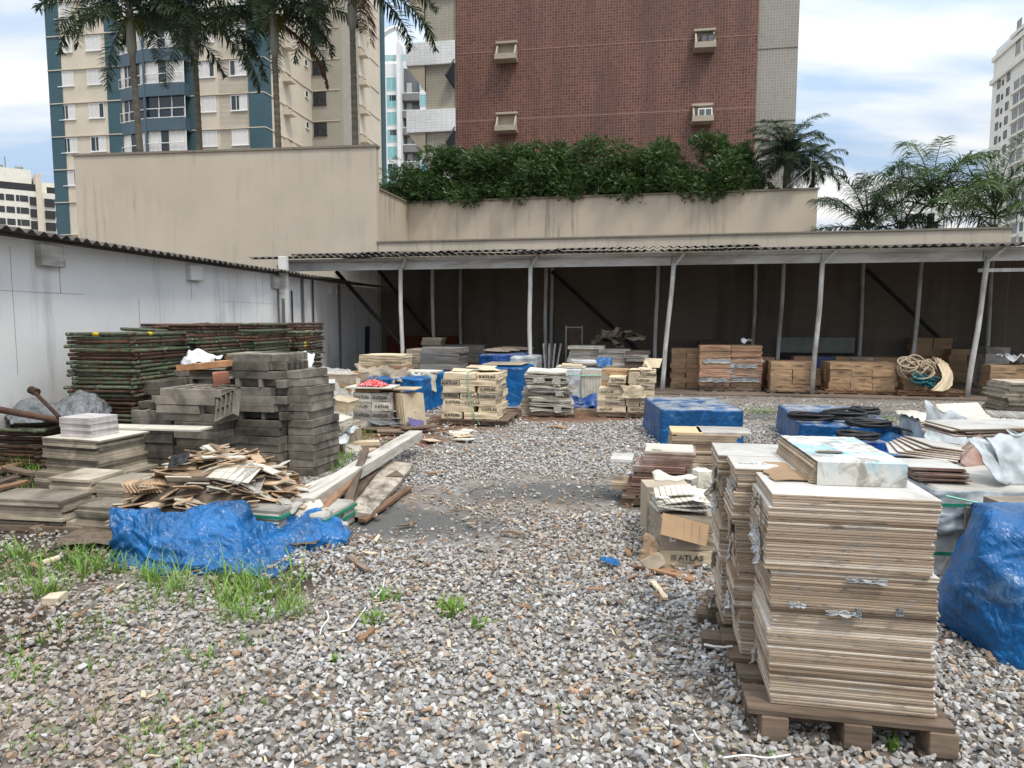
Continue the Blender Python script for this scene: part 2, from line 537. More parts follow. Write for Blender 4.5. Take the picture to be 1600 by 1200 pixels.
# return of the low wall at the right end
pr = Vector((0.2, 1)).normalized()
wall_run('boundary_wall', 'short beige return wall at the right end of the shed back wall', 'wall', (pC.x - .26, pC.y + .3), (pC.x - .26 + pr.x * 8, pC.y + .3 + pr.y * 8), ZL_ - .001, 0.25, m_beige, 0)
CT = 24.5
tA, tB = line(640, CT), line(1270, CT)
wall_run('terrace_wall', 'streaked beige terrace wall carrying the hedge above the shed', 'wall', tA, tB, ZU_, 0.25, m_beige2, 0.06)
tc_ = line(592, CW + 0.26)
wall_run('terrace_wall', 'short beige side wall between the tall wall and the hedge terrace', 'wall', (tc_.x + .03, tc_.y), (tA.x + .0, tA.y + .02), ZU_ - .001, 0.2, m_beige2, 0.06)
wall_run('terrace_wall', 'beige return wall at the right end of the hedge terrace', 'wall', (tB.x - .27, tB.y + .31), (tB.x - .27 + pr.x * 6, tB.y + .31 + pr.y * 6), ZU_ - .001, 0.25, m_beige2, 0.0)
# terrace earth and the ledge behind the low wall
te = MB()
e = [tA + Vector((0.2, .27, 0)), tB + Vector((-.3, .27, 0)), tB + Vector((0.6, 4.3, 0)), tA + Vector((1.0, 4.3, 0))]
te.prism([(p.x, p.y) for p in e], 0.0, ZU_ - .15)
tag(te.build('terrace_ground', m_ground), kind='structure')
le = MB()
l0, l1, l2, l3 = line(594, CW + .31), line(1560, CW + .31), line(1560, CT - .05), line(650, CT - .05)
le.prism([(p.x, p.y) for p in (l0, l1, l2, l3)], 0.0, ZL_ - .05)
tag(le.build('ledge_roof', m_slab), 'flat concrete ledge between the shed wall and the terrace wall', 'roof', kind='structure')

# left white wall
def lw(Y, off=0.0):
    return Vector((-5.87 + 0.113 * (Y - 8.07) + off, Y, 0))
LW0, LW1 = lw(1.0), lw(22.2)
wl_ang = math.atan2(LW1.y - LW0.y, LW1.x - LW0.x)
wleft = thing('side_wall', 'long white painted wall with grey joints and corrugated eave at left', 'wall', LW0, wl_ang)
LL = (LW1 - LW0).length
MB().box((LL / 2, 0.125, 1.305), (LL, 0.25, 2.61)).build('masonry', m_white_wall, wleft)
jm = MB()
rnd = random.Random(3)
def yloc(Y): return (Y - 1.0) / math.cos(math.atan(0.113))
# panel joints (thin cracks in the render)
hx = 0
while hx < LL:
    seg = rnd.uniform(0.8, 2.4)
    if rnd.random() < 0.8:
        jm.box((hx + seg / 2, -0.0015, 1.98 + rnd.uniform(-.01, .01)), (seg, 0.003, rnd.uniform(.003, .007)))
    hx += seg + rnd.uniform(0, .5)
for Y, z0, z1 in ((7.2, 1.98, 2.5), (8.3, 1.0, 2.5), (9.05, 1.98, 2.58), (10.6, 1.15, 1.97), (12.0, 1.99, 2.58), (13.4, 1.2, 1.98), (6.0, .8, 1.95), (14.6, 2, 2.6), (16.5, .6, 2.6), (17.3, .4, 2.6), (19, .4, 2.6), (20.3, .4, 2.6)):
    jm.box((yloc(Y), -0.002, (z0 + z1) / 2), (rnd.uniform(.004, .009), 0.004, z1 - z0))
jm.build('render_joints', m_dark_line, wleft)
# beam ends poking out under the eave
for Y in (8.85, 12.05, 15.15, 18.4):
    q = MB().box((yloc(Y), -0.045, 2.44), (0.36, 0.09, 0.26))
    q.box((yloc(Y) + .19, -0.05, 2.44), (0.025, 0.105, 0.27))
    q.build('beam_end', m_white_paint, wleft, bevel=.006)
# corrugated eave
def corrugated(x0, x1, yfront, yback, zf, zb, period=0.177, amp=0.026, th=0.009, sheets=0, seed=1):
    rnd = random.Random(seed)
    q = MB()
    step = period / 10
    x = x0
    sheet = 0.0
    while x < x1 - 0.05:
        w = min(0.94 if sheets else 1e9, x1 - x)
        dz, dy = (rnd.uniform(-.012, .012), rnd.uniform(-.05, .05)) if sheets else (0, 0)
        n = max(2, int(w / step))
        rows = []
        for i in range(n + 1):
            xx = x + w * i / n
            h = amp * math.sin(2 * math.pi * xx / period)
            jag = rnd.uniform(-.004, .004)
            rows.append([(xx, yfront + dy + jag, zf + h + dz), (xx, yback, zb + h + dz), (xx, yback, zb + h + dz - th), (xx, yfront + dy + jag, zf + h + dz - th)])
        q.grid(rows, close=True)
        q.add(rows[0], [(0, 1, 2, 3)]); q.add(rows[-1], [(3, 2, 1, 0)])
        x += w + (0.0 if not sheets else -0.02)
    return q
corrugated(0, LL - .2, -0.30, 2.6, 2.655, 2.92, sheets=1, seed=5, th=.007).build('corrugated_roof', m_corr, wleft, smooth=False)

# ------------------------------------------------------------------ open shed
CF = 16.5
shed0 = line(440, CF)
shed = thing('open_shed', 'long open storage shed with corrugated roof on thin grey posts', 'shed', shed0, PHI)
def shx(px, c=CF):                            # local x along the shed for a pixel column on line c
    p = line(px, c) - shed0
    return p.x * math.cos(PHI) + p.y * math.sin(PHI)
def shy(c):
    return (c - CF) * math.cos(PHI)
SHL, SHR = shx(412), shx(1600) + 7.0
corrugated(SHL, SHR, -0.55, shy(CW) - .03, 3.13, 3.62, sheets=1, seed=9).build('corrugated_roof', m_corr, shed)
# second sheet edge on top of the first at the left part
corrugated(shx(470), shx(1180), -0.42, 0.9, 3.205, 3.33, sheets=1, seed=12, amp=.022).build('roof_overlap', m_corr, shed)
bm_ = MB()
xs = [shx(440)] + [shx(p) for p in (630, 830, 1048, 1279, 1530)] + [shx(1530) + 3.07, shx(1530) + 6.1]
rnd = random.Random(4)
for a, b in zip(xs[:-1], xs[1:]):
    bm_.box(((a + b) / 2, rnd.uniform(-.01, .01), 2.965 + rnd.uniform(-.012, .012)), (b - a - .012, 0.07, 0.23))
bm_.build('front_beam', m_white_paint, shed, bevel=.006)
MB().box(((SHL + SHR) / 2 + .3, -0.2, 3.075), (SHR - SHL - .6, 0.05, 0.055)).build('eave_batten', m_white_paint, shed)
def bent_post(x, y, z0, z1, r, dx, seed):
    rnd = random.Random(seed)
    pts = []
    for i in range(7):
        t = i / 6
        pts.append((x + dx * (1 - t) + 0.02 * math.sin(t * 5 + seed) * math.sin(math.pi * t), y + 0.01 * math.sin(t * 4 + seed), z0 + (z1 - z0) * t))
    return MB().path(pts, r, 12)
for k, (px, dx) in enumerate(((630, 0.0), (830, 0.0), (1051, -0.2), (1280, -.11), (1534, -.24), (1790, -.1))):
    x = shx(px)
    p = bent_post(x, -0.11, 0.02, 2.92, 0.05, dx, k + 1).build('post', m_post, shed, smooth=True)
    br = MB()
    br.tube((x + .02, -.1, 2.84), (x + .22, -0.36, 3.1), 0.035, 4)
    br.build('bracket', m_post, p)
for k, (px, dx) in enumerate(((677, 0), (853, .0), (1027, -.05), (1222, -.08), (1436, -.12))):
    bent_post(shx(px, 19.4), shy(19.4), 0.02, 3.3, 0.05, dx, k + 20).build('inner_post', m_post, shed, smooth=True)
for k, px in enumerate((720, 862, 1178, 1345, 1545)):
    bent_post(shx(px, 21.2), shy(21.2), 0.02, 3.4, 0.05, 0, k + 40).build('wall_post', m_post, shed, smooth=True)
for (ax, ay, bx, by, c) in ((527, 424, 655, 572, 18.0), (591, 420, 690, 545, 20.6), (862, 424, 1000, 550, 20.8), (1350, 421, 1500, 556, 20.8)):
    MB().tube((shx(ax, c), shy(c), zat(ax, ay, c)), (shx(bx, c), shy(c), zat(bx, by, c)), 0.055, 4).build('diagonal_brace', m_steel, shed)
MB().box(((shx(1534) + SHR) / 2, 0.05, 2.66), (SHR - shx(1534) + .2, .06, .07)).build('tie_bar', m_post, shed)
for c in (17.9, 19.4, 20.6):
    MB().box(((SHL + SHR) / 2 + .5, shy(c), 3.06 + .09 * (c - CF)), (SHR - SHL - 1, .06, .1)).build('purlin', m_steel, shed)
# left end rafter
MB().box((shx(440) - .02, 1.2, 3.02), (.07, 2.5, .16), M=Matrix.Rotation(R(5), 3, 'X')).build('end_rafter', m_white_paint, shed)
# post of the left wall where the shed starts
MB().tube(lw(15.25, .12) + Vector((0, 0, 0)), lw(15.25, .12) + Vector((0, 0, 3.0)), .07, 10)
ep = thing('corner_post', 'pale square post against the white wall under the shed corner', 'post', lw(15.3, .14))
MB().box((0, 0, 1.5), (.17, .17, 3.0)).build('shaft', m_white_paint, ep, bevel=.008)
q = MB()
for dx in (-.2, -.29): q.tube((.0 + .05, dx, 0), (.05, dx, 2.1), .02, 8)
q.build('pipe', m_grille, ep)
# dark red boarding low on the back wall
rb = MB()
a, b = line(604, CW - .04), line(722, CW - .04)
rbo = thing('board', 'rust red board strip leaning low on the back wall', 'board', a, PHI)
MB().box(((b - a).length / 2, 0, 0.78), ((b - a).length, .03, .75)).build('sheet', M_basic('rust_red_board', (0.12, 0.035, 0.02), .9, .3, 3), rbo)
a, b = line(1220, CW - .25), line(1337, CW - .25)
rbo = thing('panel_sheet', 'long grey green sheet standing along the dark back wall', 'sheet', a, PHI)
MB().box(((b - a).length / 2, 0, 0.95), ((b - a).length, .03, .42)).build('sheet', M_basic('grey_green_sheet', (0.22, 0.23, 0.2), .8, .2, 3), rbo)
MB().box(((b - a).length / 2, .06, 0.4), ((b - a).length, .02, .8)).build('backing', m_steel, rbo)
# dark screens in the left back corner
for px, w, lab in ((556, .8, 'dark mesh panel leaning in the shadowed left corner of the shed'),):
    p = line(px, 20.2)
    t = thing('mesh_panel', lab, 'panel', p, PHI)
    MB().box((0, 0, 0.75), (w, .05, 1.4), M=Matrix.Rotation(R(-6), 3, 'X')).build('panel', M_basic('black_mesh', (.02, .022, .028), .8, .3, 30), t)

# ------------------------------------------------------------------ buildings
class Facade:
    """local frame: x along the facade to the right, y away from the yard, z up"""
    def __init__(s, px0, c, sl, name, label, cat='building'):
        s.c, s.s = c, sl
        s.o = line(px0, c, sl)
        s.a = math.atan(sl)
        s.t = thing(name, label, cat, s.o, s.a)
    def x(s, px, depth=0.0):
        p = line(px, s.c + depth / math.cos(s.a), s.s) - s.o
        return p.x * math.cos(s.a) + p.y * math.sin(s.a)
    def z(s, px, py, depth=0.0):
        return zat(px, py, s.c + depth / math.cos(s.a), s.s)

def window(par, x, y, z, w, h, style='blind', depth=0.12, fm=None, gm_=None, open_=0.0, rz=0.0, sill=True, bars=1, seed=0):
    """window set in front of a wall plane at local y; rz turns it (side walls)"""
    fm = fm or m_frame
    gm_ = gm_ or m_glass
    M = Matrix.Translation((x, y, z)) @ Matrix.Rotation(rz, 4, 'Z')
    f = MB()
    t = .05
    for xx in (-w / 2 + t / 2, w / 2 - t / 2):
        f.box((xx, -.03, h / 2), (t, .06, h))
    for zz in (t / 2, h - t / 2):
        f.box((0, -.03, zz), (w - 2 * t, .06, t))
    for k in range(bars):
        f.box((-w / 2 + w * (k + 1) / (bars + 1), -.028, h / 2), (t * .8, .05, h - 2 * t))
    if sill:
        f.box((0, -.05, -.035), (w + .1, .14, .06))
    fo = f.xf(M).build('window', fm, par)
    g = MB().box((0, -.01, h / 2), (w - 2 * t, .012, h - 2 * t))
    g.xf(M).build('pane', gm_, fo)
    if style in ('blind', 'curtain'):
        c0 = -w / 2 + t + (w - 2 * t) * (open_ if open_ > 0 else 0)
        c1 = w / 2 - t + (w - 2 * t) * (open_ if open_ < 0 else 0)
        b = MB().box(((c0 + c1) / 2, -.02, h / 2), (c1 - c0, .006, h - 2 * t))
        b.xf(M).build('blind' if style == 'blind' else 'curtain', m_blind if style == 'blind' else m_curtain, fo)
    return fo

def ac_hood(par, x, z, w=.95, h=.62, d=.5, unit=False, m=None, Mx=None):
    m = m or m_soffit
    Mx = Mx or Matrix.Identity(4)
    q = MB()
    q.box((x, -d / 2, z + .06), (w, d, .12))
    q.box((x, -d + .03, z + .16), (w, .06, .09))
    for sx in (-1, 1):
        q.add([(x + sx * (w / 2 - .03), -d * .95, z + .2), (x + sx * (w / 2 - .03), -d * .25, z + h - .04), (x + sx * (w / 2 - .03), -.002, z + h - .04), (x + sx * (w / 2 - .03), -.002, z + .12), (x + sx * (w / 2 - .03), -d * .95, z + .12)], [(0, 1, 2, 3, 4)])
        q.add([(x + sx * (w / 2 - .09), -d * .95, z + .2), (x + sx * (w / 2 - .09), -d * .25, z + h - .04), (x + sx * (w / 2 - .09), -.002, z + h - .04), (x + sx * (w / 2 - .09), -.002, z + .12), (x + sx * (w / 2 - .09), -d * .95, z + .12)], [(4, 3, 2, 1, 0)])
        q.add([(x + sx * (w / 2 - .03), -d * .95, z + .2), (x + sx * (w / 2 - .03), -d * .25, z + h - .04), (x + sx * (w / 2 - .09), -d * .25, z + h - .04), (x + sx * (w / 2 - .09), -d * .95, z + .2)], [(0, 1, 2, 3)])
    q.box((x, -d * .22, z + h), (w, d * .44, .08))
    q.box((x, -.012, z + h / 2), (w - .1, .02, h - .1))
    h_o = q.xf(Mx).build('ac_hood', m, par)
    if unit:
        u = MB().box((x + .08, -.26, z + .31), (.52, .42, .36))
        ac = u.xf(Mx).build('ac_unit', m_acwhite if unit == 1 else m_darkframe, h_o)
        gq = MB()
        for sx in (-.12, .12):
            gq.box((x + .08 + sx, -.475, z + .31), (.19, .01, .27))
        gq.xf(Mx).build('grille', m_grille, h_o)
    return h_o

# ---- red mosaic apartment block
rb = Facade(715, 29.1, -0.17, 'apartment_block', 'red brown mosaic apartment block with cream corner and air conditioner hoods')
xr1, xr2, xl = rb.x(1171), rb.x(1233), rb.x(668)
TOP = 26.0
MB().box(((xr1) / 2, 2.6, TOP / 2), (xr1, 5.2, TOP)).build('red_wall', m_redtile, rb.t)
MB().box(((xr1 + xr2) / 2 + .001, 2.66, TOP / 2), (xr2 - xr1 - .004, 5.1, TOP)).build('grey_wall', m_greytile, rb.t)
MB().box((xl / 2 - .001, 1.75, TOP / 2), (-xl - .004, 3.3, TOP)).build('cream_wall', m_creamtile, rb.t)
MB().box(((xl + xr2) / 2, 9.0, TOP / 2 - .02), (xr2 - xl - .2, 7.2, TOP - .04)).build('rear_wall', m_creamtile, rb.t)
m_pj = M_basic('pale_joint', (.28, .17, .13), .8); m_dj = M_basic('dark_joint', (.12, .11, .09), .8)
zj = rb.z(900, 72), rb.z(900, 181)
fh = zj[0] - zj[1]
q = MB()
for k in range(-2, 4):
    z = zj[0] + fh * k
    MB().box((xr1 / 2, -.002, z), (xr1 - .01, .008, .035)).build('joint_line', m_pj, rb.t)
q = MB()
for k in range(-2, 4):
    z = rb.z(1200, 74) + fh * k
    MB().box(((xr1 + xr2) / 2, .108, z), (xr2 - xr1 - .01, .012, .05)).build('joint_line', m_dj, rb.t)
for px, py0, py1, unit in ((793, 99, 71, 0), (793, 209, 181, 0), (1090, 82, 52, 2), (1089, 195, 168, 1)):
    z0, z1 = rb.z(px, py0), rb.z(px, py1)
    ac_hood(rb.t, rb.x(px), z0, rb.x(px + 16) - rb.x(px - 16), z1 - z0 + .05, .55, unit)
# balconies on the cream side
xb0 = rb.x(640)
for k in range(-1, 4):
    z0, z1 = rb.z(680, 206) + fh * k, rb.z(680, 171) + fh * k
    b = MB().box(((xb0 - .02) / 2 + -.006, .0 + .6, (z0 + z1) / 2), (-xb0 - .02, 1.3, z1 - z0))
    bo = b.build('balcony', m_whitetile, rb.t)
    MB().box(((xb0 + xl) / 2, 1.2 + 1.0, z0 + .09), (xl - xb0 - .02, 1.9, .18)).build('balcony_slab', m_soffit, bo)
    # soffit bracket below
    q = MB()
    q.add([(xb0 + .02, .0, z0 - .003), (xl, .0, z0 - .003), (xl, .0, z0 - 1.05), (xb0 + .02, 2.6, z0 - .003), (xl, 2.6, z0 - .003), (xl, 2.6, z0 - 1.05)],
          [(0, 2, 1), (3, 4, 5), (0, 3, 5, 2), (0, 1, 4, 3)])
    q.build('bracket', m_soffit, bo)
    # awning windows swung out from the corner
    za, zb_ = rb.z(710, 92 if k else 92) + 0, 0
for py0, py1 in ((92, 139), (198, 242)):
    z0, z1 = rb.z(712, py1), rb.z(712, py0)
    m = (z0 + z1) / 2
    q = MB()
    V = [(-.03, -.01, z1), (-.03, -.03, z0), (-.34, -.62, z0 + .30), (-.03, -.05, z0 + .02)]
    A, B_, C_ = Vector((-.05, -.02, z1)), Vector((-.33, -.42, z0 + .42)), Vector((-.05, -.03, z0))
    fr = MB()
    fr.path([A, B_, C_], .035, 4)
    aw = fr.build('awning_window', m_darkframe, rb.t)
    MB().add([A, B_, C_, A + Vector((.0, .012, 0)), B_ + Vector((0, .012, 0)), C_ + Vector((0, .012, 0))], [(0, 1, 2), (5, 4, 3)]).build('pane', m_glass, aw)

# ---- blue and cream tower
tw = Facade(98, 55.1, -0.17, 'apartment_tower', 'cream apartment tower with blue strips and glazed balconies behind tall palms')
X = tw.x
xe = X(424)
ZT = 36.0
fz = [tw.z(112, y) for y in (165, 216, 268)]
FH = (fz[0] - fz[2]) / 2
MB().box((xe / 2, 5.0, ZT / 2), (xe - .02, 10.0, ZT)).build('front_wall', m_cream, tw.t)
for a, b in ((98, 118), (186, 207), (303, 325), (401, 424.4)):
    MB().box(((X(a) + X(b)) / 2, .0 + (.5 if b > 420 else 0), ZT / 2 + .01), (X(b) - X(a), .14 + (1.1 if b > 420 else 0), ZT)).build('blue_strip', m_blue, tw.t)
q = MB()
for k in range(-5, 7):
    z = fz[0] + .12 + FH * k
    for a, b in ((97.8, 207.2), (302.8, 424.6)):
        MB().box(((X(a) + X(b)) / 2, -.06, z), (X(b) - X(a), .16, .07)).build('floor_ledge', m_cream, tw.t)
rnd = random.Random(11)
for k in range(-2, 6):
    z1 = fz[0] + FH * k + .02
    for i, (a, b) in enumerate(((113, 136), (157, 180), (326, 350), (373, 398))):
        st = rnd.choice([0, 0, .35, -.3, .5, 0])
        window(tw.t, (X(a) + X(b)) / 2, -.004, z1 - 1.22, X(b) - X(a), 1.22, 'blind', open_=st, bars=2)
# bay of balconies: left facet angled back, right facet parallel
xb = [X(203), X(243, -.9), X(303, -.9)]
for k in range(-3, 6):
    zt = tw.z(270, 137) + FH * (k - .0)     # top of the blue band
    zb = tw.z(270, 156) + FH * (k - .0)
    pl = [(xb[0], 0), (xb[1], -1.0), (xb[2], -1.0), (xb[2], 0.0)]
    bo = MB().prism(pl, zb, zt).build('balcony_band', m_bluepanel, tw.t)
    # rail and glass above the band
    rl = MB()
    ps = [Vector((xb[0] + .1, -.06, 0)), Vector((xb[1], -.96, 0)), Vector((xb[2] - .05, -.96, 0))]
    for zz in (zt + .06, zt + .78):
        rl.path([p + Vector((0, 0, zz)) for p in ps], .035, 4)
    for i in range(2):
        for j in range(4):
            p = ps[i].lerp(ps[i + 1], j / 3.0)
            rl.tube(p + Vector((0, 0, zt)), p + Vector((0, 0, zt + .78)), .022, 4)
    rl.build('railing', m_frame, bo)
    gl = MB()
    zn = zb + FH
    for i in range(2):
        a, b = ps[i] + Vector((0, .12, 0)), ps[i + 1] + Vector((0, .12, 0))
        for j in range(4):
            p = a.lerp(b, j / 3)
            gl.tube(p + Vector((0, 0, zt)), p + Vector((0, 0, zn)), .03, 4)
    go = gl.build('window', m_frame, tw.t)
    cu = MB(); gg = MB()
    for i in range(2):
        a, b = ps[i] + Vector((0, .15, 0)), ps[i + 1] + Vector((0, .15, 0))
        gg.add([a + Vector((0, .02, zt)), b + Vector((0, .02, zt)), b + Vector((0, .02, zn)), a + Vector((0, .02, zn))], [(0, 1, 2, 3)])
        spans = ((0, .35), (.55, 1)) if (k + i) % 3 else ((0, .2), (.8, 1))
        for s0, s1 in spans:
            n = 24
            top, bot = [], []
            for j in range(n + 1):
                p = a.lerp(b, s0 + (s1 - s0) * j / n) + Vector((0, .012 * math.sin(j * 1.9) - .012, 0))
                top.append(p + Vector((0, 0, zn))); bot.append(p + Vector((0, 0, zt)))
            cu.grid([bot, top])
    gg.build('pane', m_glass, go)
    if k != -1: cu.build('curtain', m_curtain, go)
MB().box((xb[1], -.96, ZT / 2), (.16, .16, ZT)).build('bay_mullion', m_bluepanel, tw.t)
# right side wall going back, then the set-back grey wing, then a second side wall
dB = 8.6
x2 = X(489, dB)
q = MB()
MB().box((xe + .0 - 2.0, dB / 2, ZT / 2 - .02), (4.0, dB, ZT - .04)).build('side_wall', m_cream, tw.t)
xw = X(543, dB)
MB().box(((xe + xw) / 2, dB + 2, ZT / 2 - .03), (xw - xe, 4, ZT - .06)).build('wing_wall', m_creamgrey, tw.t)
def swall(x_, y0, y1, m):
    MB().box((x_ - .1, (y0 + y1) / 2, ZT / 2 - .01), (.2, y1 - y0, ZT - .02)).build('side_wall', m, tw.t)
xw2 = X(540, dB)
swall(xw2 + .02, dB + .01, dB + 10.5, m_cream)
MB().box((xw2 - .05, dB + 11.0, ZT / 2), (.5, 1.0, ZT)).build('blue_strip', m_blue, tw.t)
q = MB()
for k in range(-5, 7):
    z = fz[0] + .12 + FH * k
    for c_, s_ in (((xe + .03, dB / 2, z), (.1, dB, .07)), (((xe + xw2) / 2, dB - .03, z), (xw2 - xe - .12, .07, .07)), ((xw2 + .05, dB + 5, z), (.08, 10, .07))):
        MB().box(c_, s_).build('floor_ledge', m_cream, tw.t)
for k in range(-2, 6):
    z1 = fz[0] + FH * k
    window(tw.t, X(508, dB), dB - .004, z1 - 1.15, 1.25, 1.15, 'none', fm=m_darkframe, bars=2)
    window(tw.t, xe + .004, dB * .88, z1 - .75, .6, .6, 'none', rz=R(90), bars=0)
    window(tw.t, xw2 + .024, dB + 1.4, z1 - .75, .6, .6, 'none', rz=R(90), bars=0)
    for yy, xx in ((dB * .42, xe + .0), (dB + 5.0, xw2 + .02)):
        Mx = Matrix.Translation((xx, yy, z1 - .75)) @ Matrix.Rotation(R(90), 4, 'Z')
        ac_hood(tw.t, 0, 0, 1.0, .8, .75, 1 if (k + int(yy)) % 2 else 0, m_cream, Mx)

# ---- far white tower with teal windows between the two
ft = Facade(581, 125, -0.08, 'apartment_tower', 'far white tower with teal windows and arched roof frame')
X = ft.x
zr = ft.z(600, 100)
FF = (ft.z(617, 128) - ft.z(617, 209)) / 3.0
MB().box((X(627) / 2, 6, zr / 2), (X(627), 12, zr)).build('white_wall', m_whiteb, ft.t)
MB().box(((X(627) + X(632)) / 2, 5.5, zr / 2 + 1.6), (X(632) - X(627) - .02, 13, zr + 3.2)).build('fin_wall', m_whiteb, ft.t)
MB().box(((X(632) + X(659)) / 2, 8.2, zr / 2 - .1), (X(659) - X(632), 12, zr)).build('recessed_wall', m_greyb, ft.t)
MB().box(((X(659) + X(676)) / 2, 6.5, zr / 2 - .05), (X(676) - X(659) - .02, 12, zr - .1)).build('white_wall', m_whiteb, ft.t)
ar = MB()
pts = [Vector((X(582), .4, zr + 2.2)).lerp(Vector((X(627), .4, zr + 4.2)), t) + Vector((0, 0, 2.1 * math.sin(math.pi * t * .62))) for t in [i / 12 for i in range(13)]]
ar.path(pts, .45, 6)
for t in (0, 5, 12):
    ar.tube((pts[t].x, .4, zr), pts[t], .18, 5)
ar.path([pts[-1], Vector((X(640), .4, zr + 4.4)), Vector((X(655), .4, zr + .8))], .35, 6)
ar.build('roof_arch', m_whiteb, ft.t)
q = MB()
for j in range(9):
    xx = X(582) + (X(660) - X(582)) * j / 8
    q.tube((xx, .2, zr), (xx, .2, zr + 1.6), .06, 4)
q.box(((X(582) + X(660)) / 2, .2, zr + 1.0), (X(660) - X(582), .03, 1.1))
q.build('roof_railing', M_glass('pale_teal_glass', (.4, .55, .54), .1), ft.t)
rnd = random.Random(2)
for k in range(-4, 8):
    z1 = ft.z(617, 121) - FF * k
    if z1 > zr - .3 or z1 < 6: continue
    window(ft.t, X(617), -.01, z1 - 2.2, X(624.5) - X(609.5), 2.2, 'blind' if 0 else 'none', gm_=m_teal, bars=1, sill=False)
    if k % 2:
        MB().box((X(617) + rnd.uniform(-.3, .3), -.03, z1 - .55), (1.2, .03, .9)).build('open_sash', m_glass, ft.t)
    window(ft.t, X(596), -.01, z1 - 1.2, .9, .8, 'none', fm=m_darkframe, bars=0, sill=False)
    window(ft.t, X(664), .48, z1 - 1.9, 1.2, 2.0, 'none', gm_=m_teal, bars=1, sill=False)
    bo = MB().box(((X(632) + X(659)) / 2, 1.4, z1 - 3.2), (X(659) - X(632) - .1, 1.8, 1.15)).build('balcony', m_greyb, ft.t)
    MB().box(((X(632) + X(659)) / 2 - .1, 2.17, z1 - 1.2), (X(659) - X(632) - .9, .05, 2.2)).build('balcony_door', M_glass('grey_glass', (.18, .19, .2), .1), ft.t)
    MB().box((X(640), 2.1, z1 - 1.3), (.9, .06, 2.0)).build('curtain', m_curtain, ft.t)
    q = MB().box(((X(632) + X(659)) / 2, .55, z1 - 2.5), (X(659) - X(632) - .1, .06, .12))
    q.build('handrail', m_frame, bo)

# ---- far white block at the left edge
fb = Facade(-60, 200, 0.55, 'apartment_block', 'far white apartment block with dark balconies at the left edge')
fb.t.location = at(8, 300, 165) * 1.0; fb.t.location.z = 0
fb.t.location.x -= 22
# facade running to the right and away
fb.t.rotation_euler.z = R(38)
def fbx(px):       # local x on the turned facade for a pixel column
    r = ray(px, 300); u = r.x / r.y
    o = fb.t.location; ca, sa = math.cos(R(38)), math.sin(R(38))
    return (u * o.y - o.x) / (ca - u * sa)
def fbz(px, py):
    o = fb.t.location
    return at(px, py, o.y + fbx(px) * math.sin(R(38))).z
zroof = fbz(20, 296)
x0_, x1_, x2_ = fbx(-120), fbx(58), fbx(112)
MB().box(((x0_ + x1_) / 2, 8, zroof / 2), (x1_ - x0_, 16, zroof)).build('white_wall', m_whitebw, fb.t)
MB().box(((x1_ + x2_) / 2 + 1.5, 9, zroof / 2), (x2_ - x1_ + 3, 16, zroof)).build('white_wall', m_whitebw, fb.t)
MB().box(((fbx(56) + fbx(65)) / 2, 7.5, zroof / 2 + 2.2), (fbx(65) - fbx(56), 16, zroof + 4.4)).build('fin_wall', m_cream, fb.t)
zp = fbz(20, 257)
MB().box(((x0_ + fbx(53)) / 2, 11, zp / 2), (fbx(53) - x0_, 12, zp)).build('penthouse', m_whitebw, fb.t)
MB().box(((fbx(65) + x2_) / 2 + 2, 12, zroof / 2 + 1.7), (x2_ - fbx(65) + 4, 12, zroof + 3.4)).build('penthouse', m_whitebw, fb.t)
q = MB().box(((x0_ + fbx(56)) / 2, .4, zroof + .8), (fbx(56) - x0_, .2, 2.0))
q.build('dark_railing', m_darkframe, fb.t)
MB().box(((fbx(74) + x2_) / 2 + 1, 1.4, zroof + .75), (x2_ - fbx(74) + 2, .2, 1.7)).build('dark_railing', m_darkframe, fb.t)
q = MB().tube((fbx(14), 8, zp), (fbx(14), 8, zp + 3.2), .12, 5)
q.tube((fbx(30), 8, zp), (fbx(30), 8, zp + 1.2), .08, 5)
q.build('antenna', m_greyb, fb.t)
for px in (5, 37):
    MB().path([(fbx(px), 7, zp), (fbx(px), 7, zp + .4), (fbx(px) + .5, 6.6, zp + .8)], [.9, .9, .2], 10).build('satellite_dish', m_greyb, fb.t)
FB = 2.95
for k in range(0, 8):
    zz = fbz(20, 304) - FB * k - 1.5
    for px, w in ((1, 1.3), (15, 1.7), (27, .7), (37, 1.7), (91, 1.5), (100, 1.5)):
        window(fb.t, fbx(px), -.02 if px < 58 else .98, zz, w, 1.5, 'none', fm=m_darkframe, bars=1, sill=False)
    bo = MB().box((fbx(52), -.15, zz + .3), (fbx(59) - fbx(46), .5, 2.0)).build('balcony', m_darkframe, fb.t)
    bo = MB().box((fbx(77), .85, zz + .3), (fbx(85) - fbx(69), .5, 2.0)).build('balcony', m_darkframe, fb.t)

# ---- pale tower at the right edge; its long side runs towards the camera
u0 = ray(1541, 300); u0 = u0.x / u0.y
rt_o = Vector((u0 * 150, 150, 0))
rt_a = math.atan2(-1, -0.27)
rt = thing('apartment_tower', 'tall pale stone coloured tower with cornices at the right edge', 'building', rt_o, rt_a)
def rtx(px):
    r = ray(px, 300); u = r.x / r.y
    d = Vector((math.cos(rt_a), math.sin(rt_a)))
    return (u * rt_o.y - rt_o.x) / (d.x - u * d.y)
def rtz(px, py):
    return at(px, py, rt_o.y + rtx(px) * math.sin(rt_a)).z
z1 = rtz(1543, 128); z2 = rtz(1543, 92); z3 = rtz(1566, 58)
